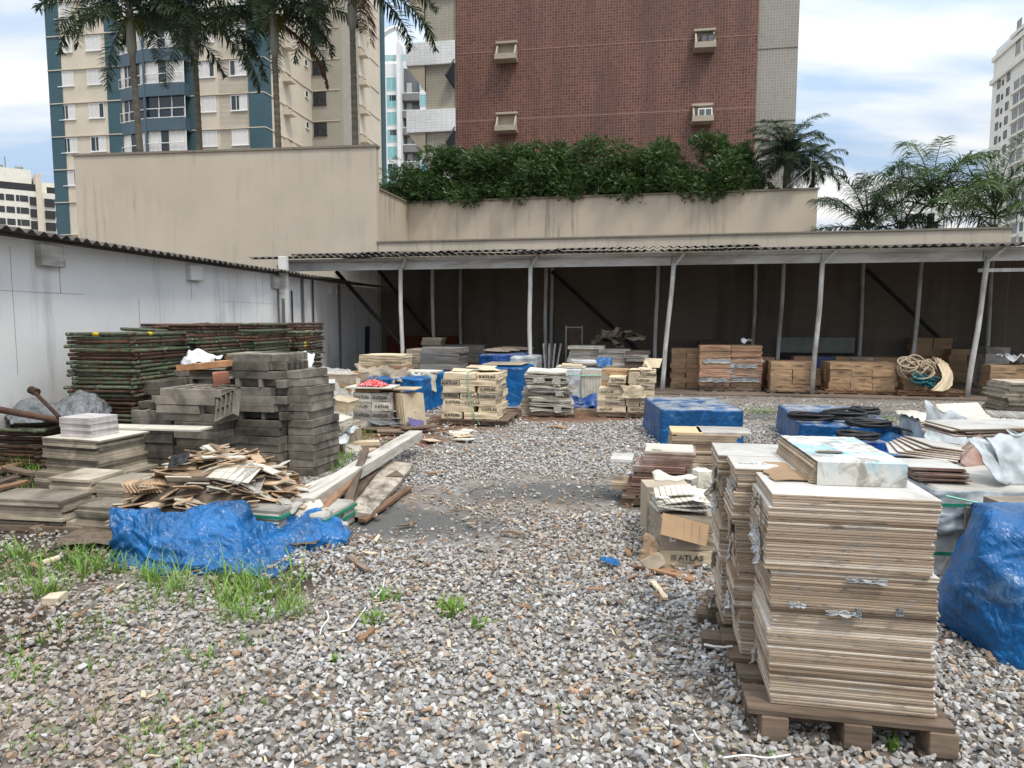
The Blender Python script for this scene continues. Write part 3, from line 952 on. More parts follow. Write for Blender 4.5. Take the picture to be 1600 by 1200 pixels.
# local -y faces the yard after the turn: facade plane y=0, body towards +y
LRT = 60
MB().box((LRT / 2, 12, z2 / 2), (LRT, 24, z2)).build('wall', m_whitebw, rt)
MB().box((rtx(1566) + 25, 12, z3 / 2), (50, 23.6, z3)).build('upper_wall', m_whitebw, rt)
for zz, o in ((z1, .5), (z2, .35)):
    MB().box((LRT / 2, 12, zz), (LRT + 2 * o, 24 + 2 * o, .9)).build('cornice', m_whitebw, rt)
MB().box((rtx(1566) + 25, 12, z3), (50.8, 24.4, .7)).build('cornice', m_whitebw, rt)
MB().box((rtx(1566) / 2, .3, z2 + 1.1), (rtx(1566) - .4, .1, 1.5)).build('roof_railing', M_glass('pale_glass', (.5, .55, .57), .1), rt)
RF = (rtz(1552, 155) - rtz(1550, 200)) / 2.0
for k in range(-1, 14):
    zz = rtz(1551, 160) - RF * k
    if zz < 4: break
    for px, w, h in ((1551, 1.5, 1.5), (1557, .8, 1.0), (1565, 1.5, 1.5)):
        window(rt, rtx(px), -.02, zz, w, h, 'none', fm=m_darkframe, bars=1, sill=False)
    if k < 0: continue
    for px in (1578.5, 1589):
        window(rt, rtx(px), -.02, zz - .2, 2.6, 1.9, 'none', fm=m_frame, bars=2, sill=False)
    MB().box((rtx(1584), -.2, zz - .6), (rtx(1596) - rtx(1572), .5, .5)).build('planter_ledge', m_whitebw, rt)
    window(rt, rtx(1599.5), -.02, zz, 1.4, 1.6, 'none', fm=m_darkframe, bars=1, sill=False)
for px in (1577, 1589):
    window(rt, rtx(px), -.02, z1 + 1.5, 2.3, 6.5, 'none', fm=m_frame, bars=1, sill=False)
# ------------------------------------------------------------------ object materials
def M_tile_body():
    g = NT('ceramic_tile_edge')
    v = g.coord('Position', (1, 1, 1))
    base = g.ramp(g.rand(), [(0.0, (.17, .12, .08)), (0.14, (.28, .205, .14)), (0.45, (.375, .29, .21)), (0.78, (.43, .34, .25)), (0.91, (.55, .465, .365)), (1.0, (.66, .58, .48))])
    c = g.mix(g.ramp(g.noise(v, 9, 6, 0.65), [(0.3, 0.0), (0.75, 0.35)]), base, (0.30, 0.20, 0.125))
    v2 = g.coord('Position', (7, 7, 22))
    c = g.mix(g.math('MULTIPLY', g.ramp(g.noise(v2, 1.0, 7, 0.72), [(0.54, 0), (0.66, 1)]), 0.75), c, (0.26, 0.245, 0.225))
    v3 = g.coord('Position', (5, 5, 30))
    c = g.mix(g.math('MULTIPLY', g.ramp(g.noise(v3, 1.7, 7, 0.75), [(0.56, 0), (0.66, 1)]), 0.8), c, (0.085, 0.07, 0.055))
    g.bump(g.noise(v, 120, 4, 0.7), 0.35, 0.002)
    return g.done(c, 0.85, 0.2)
m_tile = M_tile_body()
m_glaze = M_basic('white_glaze', (0.66, 0.64, 0.595), 0.22, 0.10, 7, 0.05, (0.34, 0.29, 0.23), 0.7, spec=0.5)
m_browntile = M_basic('brown_clay_tile', (0.20, 0.115, 0.085), 0.75, 0.25, 6, 0.30, (0.42, 0.38, 0.34), 0.6, 0.2, 80, coords='Position')
m_beigetile = M_basic('beige_clay_tile', (0.42, 0.32, 0.22), 0.8, 0.2, 6, 0.25, (0.16, 0.12, 0.09), 0.55, 0.2, 80, coords='Position')
m_shard = M_basic('broken_clay_tile', (0.38, 0.265, 0.165), 0.8, 0.25, 8, 0.5, (0.17, 0.13, 0.10), 0.6, 0.2, 80, coords='Position')
m_board = M_basic('stained_board', (0.34, 0.29, 0.22), 0.85, 0.25, 5, 0.42, (0.09, 0.075, 0.055), 0.85, 0.3, 70, coords='Position')
m_boardpale = M_basic('pale_board', (0.58, 0.54, 0.45), 0.75, 0.12, 5, 0.1, (0.25, 0.22, 0.17), 0.6, 0.15, 70, coords='Position')
m_pinkwhite = M_basic('chalky_white_tile', (0.50, 0.46, 0.45), 0.8, 0.15, 12, 0.1, (0.3, 0.26, 0.25), 0.5, 0.2, 80)
m_conc = M_basic('mossy_concrete', (0.185, 0.162, 0.132), 0.95, 0.35, 6, 0.4, (0.04, 0.036, 0.03), 0.9, 0.5, 90, coords='Position')
def M_card(name, col, dirt=(0.16, 0.11, 0.07), da=0.55, ov=0.16):
    return M_basic(name, col, 0.85, 0.12, 3, ov, dirt, da, 0.15, 40, coords='Position')
m_card = M_card('cardboard', (0.36, 0.235, 0.135))
m_cardpale = M_card('pale_cardboard', (0.58, 0.475, 0.325), (0.27, 0.20, 0.13), 0.65, 0.2)
m_carddirty = M_card('dirty_cardboard', (0.34, 0.28, 0.21), (0.12, 0.10, 0.08), 0.7, 0.2)
m_cardgrey = M_card('weathered_grey_paper', (0.40, 0.375, 0.33), (0.14, 0.12, 0.10), 0.8, 0.25)
m_cardred = M_card('reddish_cardboard', (0.40, 0.235, 0.15), (0.2, 0.12, 0.08), 0.5, 0.15)
m_torn = M_basic('torn_white_film', (0.36, 0.365, 0.36), 0.7, 0.3, 9, 0.2, (0.13, 0.15, 0.17), 0.85, 0.5, 30, coords='Position')
m_ink = M_basic('black_print', (0.05, 0.048, 0.045), 0.8, 0.4, 25, 0.4, (0.28, 0.22, 0.15), 0.7, coords='Position')
m_wood = M_basic('weathered_wood', (0.19, 0.135, 0.095), 0.9, 0.35, 3, 0.3, (0.06, 0.05, 0.04), 0.7, 0.35, 60, stretch=(1.5, 12, 12))
m_woodbrown = M_basic('brown_wood', (0.27, 0.155, 0.085), 0.85, 0.3, 3, 0.3, (0.08, 0.05, 0.035), 0.6, 0.3, 60, stretch=(1.2, 12, 12))
m_woodwhite = M_basic('whitewashed_wood', (0.56, 0.52, 0.46), 0.85, 0.15, 3, 0.15, (0.2, 0.15, 0.11), 0.6, 0.3, 60, stretch=(1.2, 9, 9))
m_woodrot = M_basic('mouldy_wood', (0.42, 0.36, 0.29), 0.95, 0.25, 4, 0.1, (0.05, 0.04, 0.03), 0.85, 0.6, 40, stretch=(2, 4, 4))

def M_plastic(name, col, dust=(0.40, 0.39, 0.36), dust_amt=0.0, rough=0.34, bump=0.40, bscale=14):
    g = NT(name)
    v = g.coord('Position')
    c = g.mix(g.ramp(g.noise(v, 3.5, 6, 0.6, 0.6), [(0.3, 0), (0.7, 1)]), sc(col, 0.55), sc(col, 1.5))
    if dust_amt:
        geo = g.node('ShaderNodeNewGeometry')
        s = g.node('ShaderNodeSeparateXYZ')
        g.link(geo.outputs['Normal'], s.inputs[0])
        up = g.ramp(s.outputs['Z'], [(0.6, 0), (0.95, 1)])
        d = g.ramp(g.noise(v, 3.0, 7, 0.68, 0.8), [(0.40, 0), (0.57, 1)])
        c = g.mix(g.math('MULTIPLY', g.math('MULTIPLY', up, d), dust_amt), c, dust)
    def ridge(scale, stretch, rot, dist):
        n = g.node('ShaderNodeTexNoise', noise_type='RIDGED_MULTIFRACTAL')
        n.inputs['Scale'].default_value = scale; n.inputs['Detail'].default_value = 3; n.inputs['Roughness'].default_value = .5
        n.inputs['Distortion'].default_value = dist
        g.link(g.coord('Position', stretch, rot), n.inputs['Vector'])
        return n.outputs['Fac']
    r1 = ridge(bscale * .30, (1, 1, .45), (.3, .5, .2), .5)
    r2 = ridge(bscale * .75, (.5, 1, 1.3), (-.4, .3, .9), .9)
    def facets(scale, rot):
        n = g.node('ShaderNodeTexVoronoi', feature='DISTANCE_TO_EDGE')
        n.inputs['Scale'].default_value = scale
        w_ = g.node('ShaderNodeVectorMath', operation='MULTIPLY_ADD')
        nz = g.node('ShaderNodeTexNoise'); nz.inputs['Scale'].default_value = scale * .6; nz.inputs['Detail'].default_value = 3
        g.link(g.coord('Position', (1, 1, .6), rot), nz.inputs['Vector'])
        g.link(nz.outputs['Color'], w_.inputs[0]); w_.inputs[1].default_value = (.25, .25, .25)
        g.link(g.coord('Position', (1, 1, .6), rot), w_.inputs[2])
        g.link(w_.outputs[0], n.inputs['Vector'])
        return n.outputs['Distance']
    hgt = g.math('ADD', g.math('MULTIPLY', r1, .35), g.math('ADD', g.math('MULTIPLY', facets(bscale * .42, (.4, .2, .7)), 3.0), g.math('MULTIPLY', facets(bscale * 1.1, (.1, .9, .3)), 1.2)))
    if name.find('blue') >= 0:        # scuffed pale creases
        c = g.mix(g.math('MULTIPLY', g.ramp(r2, [(.75, 0), (1.0, 1)]), .22), c, (.22, .36, .50))
        c = g.mix(g.math('MULTIPLY', g.ramp(g.noise(v, 2.2, 7, .72, .8), [(.58, 0), (.70, 1)]), .35), c, (.20, .26, .30))
    g.bump(hgt, bump, 0.03)
    return g.done(c, rough, 0.45)
m_tarp = M_plastic('blue_plastic', (0.004, 0.088, 0.25), dust_amt=0.0)
m_tarpdusty = M_plastic('dusty_blue_plastic', (0.004, 0.070, 0.20), dust_amt=0.8)
m_tarpdark = M_plastic('dark_blue_plastic', (0.004, 0.05, 0.21), dust_amt=0.5)
m_film = M_plastic('grey_film', (0.24, 0.25, 0.26), rough=0.25, bump=0.8, bscale=18)
m_film.node_tree.nodes['Principled BSDF'].inputs['Alpha'].default_value = 0.8
m_wrapwhite = M_plastic('white_wrap', (0.52, 0.53, 0.53), rough=0.4, bump=0.35, bscale=9)
m_wrapsilver = M_basic('torn_silver_wrap', (0.42, 0.45, 0.46), 0.55, 0.35, 5, 0.1, (0.12, 0.13, 0.13), 0.8, 0.8, 16, coords='Position')
m_strap = M_basic('green_strap', (0.02, 0.20, 0.12), 0.5, 0.15)
m_strappale = M_basic('pale_green_strap', (0.20, 0.45, 0.33), 0.5, 0.15)
m_rust = M_basic('rusty_pipe', (0.082, 0.045, 0.030), 0.85, 0.4, 12, 0.25, (0.03, 0.018, 0.013), 0.7, 0.2, 80, coords='Position')
def M_greenpipe():
    g = NT('chipped_green_paint')
    v = g.coord('Position')
    c = g.mix(g.rand(), (0.045, 0.075, 0.042), (0.13, 0.16, 0.095))
    c = g.mix(g.ramp(g.noise(v, 11, 7, 0.7), [(0.47, 0), (0.58, 1)]), c, (0.095, 0.055, 0.036))
    c = g.mix(g.ramp(g.noise(v, 16, 6, 0.7), [(0.60, 0), (0.66, 0.85)]), c, (0.34, 0.33, 0.28))
    return g.done(c, 0.7, 0.3)
m_green = M_greenpipe()
m_yellow = M_basic('yellow_mark', (0.55, 0.40, 0.02), 0.6, 0.1)
m_black = M_basic('black_rubber', (0.018, 0.017, 0.016), 0.45, 0.2)
m_rope = M_basic('beige_rope', (0.40, 0.31, 0.22), 0.95, 0.2, 30, 0.1)
m_ropeteal = M_basic('teal_rope', (0.03, 0.14, 0.17), 0.9, 0.2, 30, 0.1)
m_brick = M_basic('red_brick', (0.28, 0.12, 0.075), 0.95, 0.25, 8, 0, (0.12, 0.07, 0.05), 0.5, 0.4, 60)
m_pvc = M_basic('cream_pvc', (0.55, 0.47, 0.33), 0.5, 0.15)
m_whitecable = M_basic('white_cable', (0.7, 0.7, 0.68), 0.5, 0.1)

def rot3(rx, ry, rz):
    return Matrix.Rotation(rz, 4, 'Z') @ Matrix.Rotation(ry, 4, 'Y') @ Matrix.Rotation(rx, 4, 'X')

# ------------------------------------------------------------------ lettering
def text_mesh(body, size, m, bold=0.012, ext=0.0006, shear=0.0):
    cu = bpy.data.curves.new('text', 'FONT')
    cu.body = body; cu.size = size; cu.offset = bold * size; cu.extrude = ext; cu.resolution_u = 3; cu.shear = shear
    cu.align_x = 'LEFT'
    o = bpy.data.objects.new('text', cu)
    COL.objects.link(o)
    dg = bpy.context.evaluated_depsgraph_get()
    me = bpy.data.meshes.new_from_object(o.evaluated_get(dg))
    bpy.data.objects.remove(o); bpy.data.curves.remove(cu)
    vs = [Vector(v.co) for v in me.vertices]
    fs = [tuple(p.vertices) for p in me.polygons]
    bpy.data.meshes.remove(me)
    return vs, fs
_atlas = {}
def atlas_mesh(h, small=False):
    """grid emblem and the word ATLAS standing in the xz plane, facing -y, lower left at the origin; h is the letter height"""
    k = (round(h, 4), small)
    if k in _atlas: return _atlas[k]
    q = MB()
    vs, fs = text_mesh('ATLAS', h / 0.70, m_ink, 0.03)
    ox = h * 1.25
    q.add([(ox + v.x * 1.12, -v.z - .0004, v.y) for v in vs], [tuple(reversed(f)) for f in fs])
    s = h * 1.0 / 3.6
    for i in range(4):
        for j in range(4):
            x, z = i * s * .9, j * s * .95
            q.add([(x, -.001, z), (x + s * .68, -.001, z), (x + s * .68, -.001, z + s * .68), (x, -.001, z + s * .68)], [(0, 1, 2, 3)])
    if small:
        x = ox
        rnd = random.Random(1)
        while x < ox + h * 2.9:
            w = rnd.uniform(.06, .16) * h
            q.add([(x, -.001, -h * .55), (x + w, -.001, -h * .55), (x + w, -.001, -h * .34), (x, -.001, -h * .34)], [(0, 1, 2, 3)])
            x += w + h * .05
    _atlas[k] = q.mesh('lettering', m_ink)
    return _atlas[k]

# ------------------------------------------------------------------ generic pieces
_cart = {}
def carton_mesh(w, d, h, m, seed=0, dent=0.011):
    """closed carton, origin at the bottom front left corner, slightly bulged and dented, with a taped top seam"""
    k = (w, d, h, m.name, seed)
    if k in _cart: return _cart[k]
    bm = bmesh.new()
    bmesh.ops.create_cube(bm, size=1)
    bmesh.ops.subdivide_edges(bm, edges=list(bm.edges), cuts=3, use_grid_fill=True)
    for v in bm.verts:
        p = v.co
        e = noise.noise_vector(p * 2.3 + Vector((seed * 7.1, 3.3, seed))) * dent + noise.noise_vector(p * 6 + Vector((seed, 1, 0))) * dent * .5
        bul = (1 - (2 * p.x) ** 2) * (1 - (2 * p.z) ** 2)
        sgn = -1 if p.y < 0 else 1
        v.co = Vector(((p.x + .5) * w, (p.y + .5) * d, (p.z + .5) * h)) + e
        if abs(abs(p.y) - .5) < 1e-4: v.co.y += sgn * bul * dent * .6 * math.sin(seed * 3 + 1)
        if p.z > .49: v.co.z -= dent * .9 * (1 - (2 * p.x) ** 2) * (1 - (2 * p.y) ** 2)
    me = bpy.data.meshes.new('carton')
    bm.to_mesh(me); bm.free()
    me.materials.append(m)
    _cart[k] = me
    return me

def pallet(label, loc, rz, w=1.1, d=1.1, h=0.13, m=None, boards=7, name='pallet', skew=0):
    m = m or m_wood
    t = thing(name, label, 'pallet', loc, rz, None)
    rnd = random.Random(label)
    bw = w / boards
    q = MB()
    for i in range(boards):
        q.box((bw * (i + .5), d / 2 + rnd.uniform(-.015, .015), h - .011), (bw * rnd.uniform(.78, .9), d, .022), rz=rnd.uniform(-.01, .01))
    q.build('deck', m, t)
    for yy in (.06, d / 2, d - .06):
        MB().box((w / 2, yy, h / 2 + .004), (w, .075, h - .036)).build('stringer', m, t)
    q = MB()
    for i in range(3):
        q.box((w * (.09 + .41 * i), d / 2, .009), (.1, d, .018))
    q.build('base_boards', m, t)
    return t

def put_carton(label, cat, group, origin, rz, lx, ly, lz, w, d, h, m, seed, jr, text=0.0, name='carton', side_text=False, tilt=(0, 0)):
    """lx, ly, lz: position of the carton's bottom front left corner in the load's frame"""
    M = Matrix.Translation(origin) @ Matrix.Rotation(rz, 4, 'Z')
    p = M @ Vector((lx, ly, lz))
    o = put(name, carton_mesh(w, d, h, m, seed % 4), None, p, (tilt[0], tilt[1], rz + jr))
    tag(o, label, cat, group)
    if text:
        th = min(h * .46, w * .17) * text
        L = put('lettering', atlas_mesh(round(th, 3)), o)
        off = [0.12, .45, .3, .2][seed % 4]
        L.location = (max(.02, (w - th * 5.2)) * off + .01, -.0075, h * .5 - th * .45)
    return o

def load(label, group, origin, rz, w, d, h, nx, ny, nz, m, text=0.0, seed=0, jit=0.012, where='', name='carton', cat='carton',
         heights=None, textp=0.6, mats=None, gapx=0.004, brick=False, tilt=0.0, drop=()):
    """a stack of individual cartons; only those on the visible outside are built"""
    rnd = random.Random(seed * 13 + 5)
    out = []
    cols = ['left', 'second', 'third', 'fourth', 'fifth'] if nx > 2 else ['left', 'right']
    if nx == 3: cols = ['left', 'middle', 'right']
    if nx == 1: cols = ['']
    for ix in range(nx):
        for iy in range(ny):
            H = heights[ix] if heights and iy == 0 else (heights[ix] if heights else nz)
            for iz in range(H):
                top = iz == H - 1
                if not (iy == 0 or top or ix in (0, nx - 1)): continue
                if (ix, iy, iz) in drop: continue
                jx, jy = rnd.uniform(-jit, jit), rnd.uniform(-jit, jit)
                mm = rnd.choice(mats) if mats else m
                sh = (w * .18 if brick and iz % 2 else 0)
                lx = ix * (w + gapx) + jx + sh * (1 if ix == 0 else .3) * .3
                lay = ('topmost' if top else ORD[min(iz, 19)] + ' layer' if iz else 'bottom layer')
                row = ['', ', second row', ', third row', ', rear row'][min(iy, 3)]
                lab = f"{label}, {lay}{(' ' + cols[ix] + ' column') if cols[ix] else ''}{row} {where}".strip()
                words = lab.split()
                if len(words) > 16: lab = ' '.join(words[:16])
                has = text if (iy == 0 and rnd.random() < textp) else 0
                out.append(put_carton(lab, cat, group, origin, rz, lx, iy * (d + .005) + jy, iz * h + .001 * iz, w, d, h - .003, mm, rnd.randrange(99),
                                      rnd.uniform(-.02, .02), has, name, tilt=(rnd.uniform(-tilt, tilt), rnd.uniform(-tilt, tilt))))
    return out

def slab_mesh(w, d, h, mats, seed=0, bev=0.0015, rough_edge=0.0, topmat=None):
    rnd = random.Random(seed)
    if rough_edge:
        n = 5
        poly = []
        for a, b in (((0, 0), (w, 0)), ((w, 0), (w, d)), ((w, d), (0, d)), ((0, d), (0, 0))):
            for i in range(n):
                t = i / n
                poly.append((a[0] + (b[0] - a[0]) * t + rnd.uniform(-1, 1) * rough_edge, a[1] + (b[1] - a[1]) * t + rnd.uniform(-1, 1) * rough_edge))
        q = MB().prism(poly, 0, h)
    else:
        q = MB().box((w / 2, d / 2, h / 2), (w, d, h), topmat=topmat)
    return q.mesh('slab', mats, bevel=bev if not rough_edge else 0)

def tile_pile(label, group, origin, rz, w, d, th, n, m, seed=0, jit=0.01, lean=(0, 0), name='tile', cat='tile', variants=4, rough=0.0,
              block=0, topm=None, pitch=None, jr=0.02, mats=None, steps=None, zstart=0.0, tilt=0.0, toplabel=None):
    rnd = random.Random(seed * 17 + 3)
    mats_ = [m, topm] if topm else [m]
    ms = [slab_mesh(w * (1 - .006 * k), d, th, mats_, seed * 10 + k, min(.0015, th * .16), rough, 1 if topm else None) for k in range(variants)]
    M = Matrix.Translation(origin) @ Matrix.Rotation(rz, 4, 'Z')
    bx = by = 0
    out = []
    for i in range(n):
        if block and i % block == 0:
            bx, by = rnd.uniform(-jit, jit) * 1.6, rnd.uniform(-jit, jit) * 1.6
        t = i / max(1, n - 1)
        sx = sy = 0
        if steps:
            for z0, ax, ay in steps:
                if t >= z0: sx, sy = ax, ay
        p = M @ Vector((bx + sx + lean[0] * t + rnd.uniform(-jit, jit) * .5, by + sy + lean[1] * t + rnd.uniform(-jit, jit) * .5, zstart + i * (pitch or th * 1.03) * 1.05))
        o = put(name, rnd.choice(ms), None, p, (rnd.uniform(-tilt, tilt), rnd.uniform(-tilt, tilt), rz + rnd.uniform(-jr, jr)))
        tag(o, (toplabel if (toplabel and i == n - 1) else label), cat, group)
        out.append(o)
    return out

def ridged(p, oct_=4):
    s, a = 0, 1
    for _ in range(oct_):
        s += a * (1 - abs(noise.noise(p)) * 2)
        p = p * 2.03 + Vector((3.1, 1.7, 5.3)); a *= .5
    return s

def wrapped(name, label, cat, group, loc, rz, w, d, h, m, seed=0, fold=0.025, flare=0.06, sag=0.03, rnd_edge=0.06, res=150, corner_lift=0.0, top=True):
    """a block under a pulled-tight plastic sheet; origin at the front left ground corner"""
    sd = Vector((seed * 3.7, seed * 1.3, seed * 2.1))
    q = MB()
    per = []
    r = rnd_edge
    def rr(s):      # rounded rectangle perimeter point for s in 0..1 starting front-left
        L = [w - 2 * r, d - 2 * r, w - 2 * r, d - 2 * r]
        arc = math.pi * r / 2
        T = sum(L) + 4 * arc
        x = s * T
        C = [(r, 0, 1, 0), (w, r, 0, 1), (w - r, d, -1, 0), (0, d - r, 0, -1)]
        cen = [(w - r, r), (w - r, d - r), (r, d - r), (r, r)]
        for i in range(4):
            if x < L[i]:
                px, py, dx, dy = C[i]
                return Vector((px + dx * x, py + dy * x, 0)), Vector((dy, -dx, 0))
            x -= L[i]
            if x < arc:
                a = -math.pi / 2 + i * math.pi / 2 + x / r
                n = Vector((math.cos(a), math.sin(a), 0))
                return Vector((cen[i][0], cen[i][1], 0)) + n * r, n
            x -= arc
        return rr(0)
    rows = []
    NV = 22
    for j in range(NV + 1):
        v = j / NV
        row = []
        for i in range(res):
            p, n = rr(i / res)
            q3 = Vector((p.x, p.y, 0)) * 3.2 + sd
            f = ridged(Vector((p.x * 4.2, p.y * 4.2, v * h * 1.3)) + sd, 3) * .5
            f2 = ridged(Vector((p.x * 1.3 + v * h * 3.0, p.y * 1.3 - v * h * 2.0, v * h * 5)) + sd, 4) * .5
            off = .028 * noise.noise(Vector((p.x * 2.4, p.y * 2.4, v * h * 2.0)) + sd * 2) + fold * ((f - .4) * (1 - v) ** .7 * 1.3 + (f2 - .3) * .8) + flare * (1 - v) ** 2.2
            edge = 0.0
            z = v * (h - r * .6) + 0.0
            zn = noise.noise(q3) * .02
            row.append(p + n * off + Vector((0, 0, (z + (zn if v > .5 else -abs(zn) * (1 - v)) if j else 0.004))))
        rows.append(row)
    cx, cy = w / 2, d / 2
    NT_ = 14
    for j in range(1, NT_ + 1):
        t = j / NT_
        row = []
        for i in range(res):
            p, n = rr(i / res)
            e = p - n * 0
            x = cx + (e.x - cx) * (1 - t) ** 1.0
            y = cy + (e.y - cy) * (1 - t) ** 1.0
            if j < 3:
                base = h - r * .6 + r * .6 * math.sin(t * NT_ / 3 * math.pi / 2)
            else:
                base = h
            k = noise.noise(Vector((x * 2.2, y * 2.2, 0)) + sd) * sag + (ridged(Vector((x * 5, y * 5, 1)) + sd, 3) - .6) * sag * .35
            row.append(Vector((x, y, base + k * min(1, t * 3))))
        rows.append(row)
    q.grid(rows, close=True)
    if not top: pass
    o = q.build(name, m, None, smooth=True)
    o.location = loc; o.rotation_euler = (0, 0, rz)
    tag(o, label, cat, group)
    return o

def plank(label, group, a, b, w, th, m, name='plank', cat='plank', roll=0.0, ends=0.01, seed=0):
    """board from a to b (bottom centre points)"""
    a, b = Vector(a), Vector(b)
    L = (b - a).length
    rnd = random.Random(label + str(seed))
    n = 12
    rows = []
    for i in range(n + 1):
        x = L * i / n
        y0 = -w / 2 + rnd.uniform(-.006, .006); y1 = w / 2 + rnd.uniform(-.006, .006)
        z = .012 * math.sin(3.1 * i / n + seed)
        e = rnd.uniform(-ends, ends) if i in (0, n) else 0
        rows.append([(x + e, y0, z), (x - e, y1, z), (x - e, y1, z + th), (x + e, y0, z + th)])
    q = MB().grid(rows, close=True)
    q.add(rows[0], [(0, 1, 2, 3)]); q.add(rows[-1], [(3, 2, 1, 0)])
    o = q.build(name, m, None, normals=True)
    dr = (b - a).normalized()
    o.rotation_euler = (Matrix(((dr.x, -dr.y, 0), (dr.y, dr.x, 0), (0, 0, 1))).to_4x4() @ Matrix.Rotation(-math.atan2(dr.z, math.hypot(dr.x, dr.y)), 4, 'Y') @ Matrix.Rotation(roll, 4, 'X')).to_euler() if False else \
        (roll, -math.asin(max(-1, min(1, dr.z))), math.atan2(dr.y, dr.x))
    o.location = a
    return tag(o, label, cat, group)

def crumple_sheet(w, d, m, name, label, cat, loc, rot, seed=0, amp=0.05, n=26, curl=0.0, th=0.002, group=None, torn=0.0, droop=0.0):
    rnd = random.Random(seed)
    sd = Vector((seed * 2.7, seed * .9, 1))
    rows = []
    for i in range(n + 1):
        row = []
        for j in range(n + 1):
            u, v = i / n, j / n
            x, y = (v - .5) * w, (u - .5) * d
            ex = 1 + torn * noise.noise(Vector((x * 9, y * 9, 0)) + sd) * (1 if (i in (0, n) or j in (0, n)) else 0)
            z = amp * (ridged(Vector((x * 2.5, y * 2.5, 0)) + sd, 4) - .6) + curl * (y * y + x * x) - droop * max(0, abs(v - .5) * 2 - .5) ** 2 - droop * max(0, abs(u - .5) * 2 - .5) ** 2
            row.append((x * ex, y * ex, z))
        rows.append(row)
    q = MB().grid(rows)
    o = q.build(name, m, None, smooth=True)
    o.location = loc; o.rotation_euler = rot
    md = o.modifiers.new('thickness', 'SOLIDIFY'); md.thickness = th
    return tag(o, label, cat, group)

def loft(rows3, nu, nv, seed, fold, m, name, label, cat, fscale=5.0, group=None, th=0.003, edge_noise=0.0, nuf=7.0, slant=1.2):
    """sheet through rows of control points (top to bottom), resampled smoothly"""
    def catmull(P, t):
        n = len(P) - 1
        x = min(max(t * n, 0), n - 1e-6); i = int(x); f = x - i
        p0, p1, p2, p3 = P[max(i-1, 0)], P[i], P[i+1], P[min(i+2, n)]
        return 0.5 * ((2*p1) + (p2-p0)*f + (2*p0-5*p1+4*p2-p3)*f*f + (3*p1-p0-3*p2+p3)*f*f*f)
    sd = Vector((seed, seed * 2.3, 0))
    base = []
    for j in range(nv + 1):
        row = []
        for i in range(nu + 1):
            col = [catmull(r, i / nu) for r in rows3]
            row.append(catmull(col, j / nv))
        base.append(row)
    out = []
    for j in range(nv + 1):
        row = []
        for i in range(nu + 1):
            a = base[j][min(i+1, nu)] - base[j][max(i-1, 0)]
            b = base[min(j+1, nv)][i] - base[max(j-1, 0)][i]
            n = a.cross(b)
            n = n.normalized() if n.length > 1e-9 else Vector((0, 0, 1))
            p = base[j][i]
            if n.dot(Vector((0, 0, CAMZ)) - p) < 0: n = -n
            u, v = i / nu, j / nv
            k = (ridged(Vector((p.x * fscale + p.z * 3.2, p.y * fscale * .6, p.z * fscale * .45)) + sd, 5) - .55) * fold * .8
            k *= .45
            wv = noise.noise(Vector((u * 3.1, v * 2.3, seed))) * .9
            k += (ridged(Vector((u * nuf + v * slant + wv, v * 1.1 - u * .4, seed)), 2) - .45) * fold * .55
            k += (ridged(Vector((u * nuf * .8 - v * slant * 2.2 + wv, v * 3.2, seed + 5)), 3) - .5) * fold * .28
            k += (ridged(Vector((p.x * 17, p.y * 17, p.z * 22)) + sd, 2) - .5) * fold * .10
            p = p + n * k
            if edge_noise and (j in (0, nv) or i in (0, nu)):
                p = p + Vector((0, 0, abs(noise.noise(p * 9 + sd)) * edge_noise))
            if p.z < .006: p.z = .006
            row.append(p)
        out.append(row)
    o = MB().grid(out).build(name, m, None, smooth=True)
    md = o.modifiers.new('thickness', 'SOLIDIFY'); md.thickness = th
    return tag(o, label, cat, group)

def strap(pts, m=None, w=.016, parent=None, name='strap'):
    """flat band along points"""
    pts = [Vector(p) for p in pts]
    return MB().path(pts, w / 2, 4).build(name, m or m_strap, parent)
# ================================================================== foreground right
# ---- the tall stack of tiles on its pallet
A0 = gnd(1191, 1098, .14); A1 = gnd(1449, 1122, .14)
Arz = math.atan2(A1.y - A0.y, A1.x - A0.x)
AW = (A1 - A0).length
Amat = Matrix.Translation((A0.x, A0.y, 0)) @ Matrix.Rotation(Arz, 4, 'Z')
def aloc(x, y, z): return Amat @ Vector((x, y, z))
pallet('broad weathered wooden pallet under the tall tile stack in front', aloc(-.06, -.05, 0), Arz, AW + .14, 1.2, .138, m_wood, 1)
pa = bpy.data.objects['pallet']
for ch in list(pa.children):                # rebuild the deck as cross boards whose ends show along the left side
    if not ch.name.startswith('base'): bpy.data.objects.remove(ch)
q = MB(); rnd = random.Random(8)
for i, (y0, y1, e) in enumerate(((0, .2, 0), (.25, .38, .0), (.42, .55, .02), (.60, .74, .03), (.79, .92, .03), (.98, 1.1, .07), (1.13, 1.24, .05))):
    q.box(((AW + .14) / 2 - e / 2, (y0 + y1) / 2, .127), (AW + .14 + e, y1 - y0, .022), rz=rnd.uniform(-.012, .012))
q.build('deck', m_wood, pa, bevel=.002)
for y in (0.10, .62, 1.14):
    for x in (.07, (AW + .14) * .5, AW + .07):
        MB().box((x + (.03 if y < .2 else 0), y - (.06 if y < .2 else 0), .067), (.10, .10, .096)).build('block', m_wood, pa, bevel=.003)
MB().box(((AW + .14) / 2, .16, .055), (AW + .12, .022, .07)).build('cross_board', m_wood, pa)
for y in (.8, 1.1):
    MB().box((-.03, y, .045), (.16, .11, .05)).build('loose_block', m_wood, pa)
TH = .0098
rnd = random.Random(21)
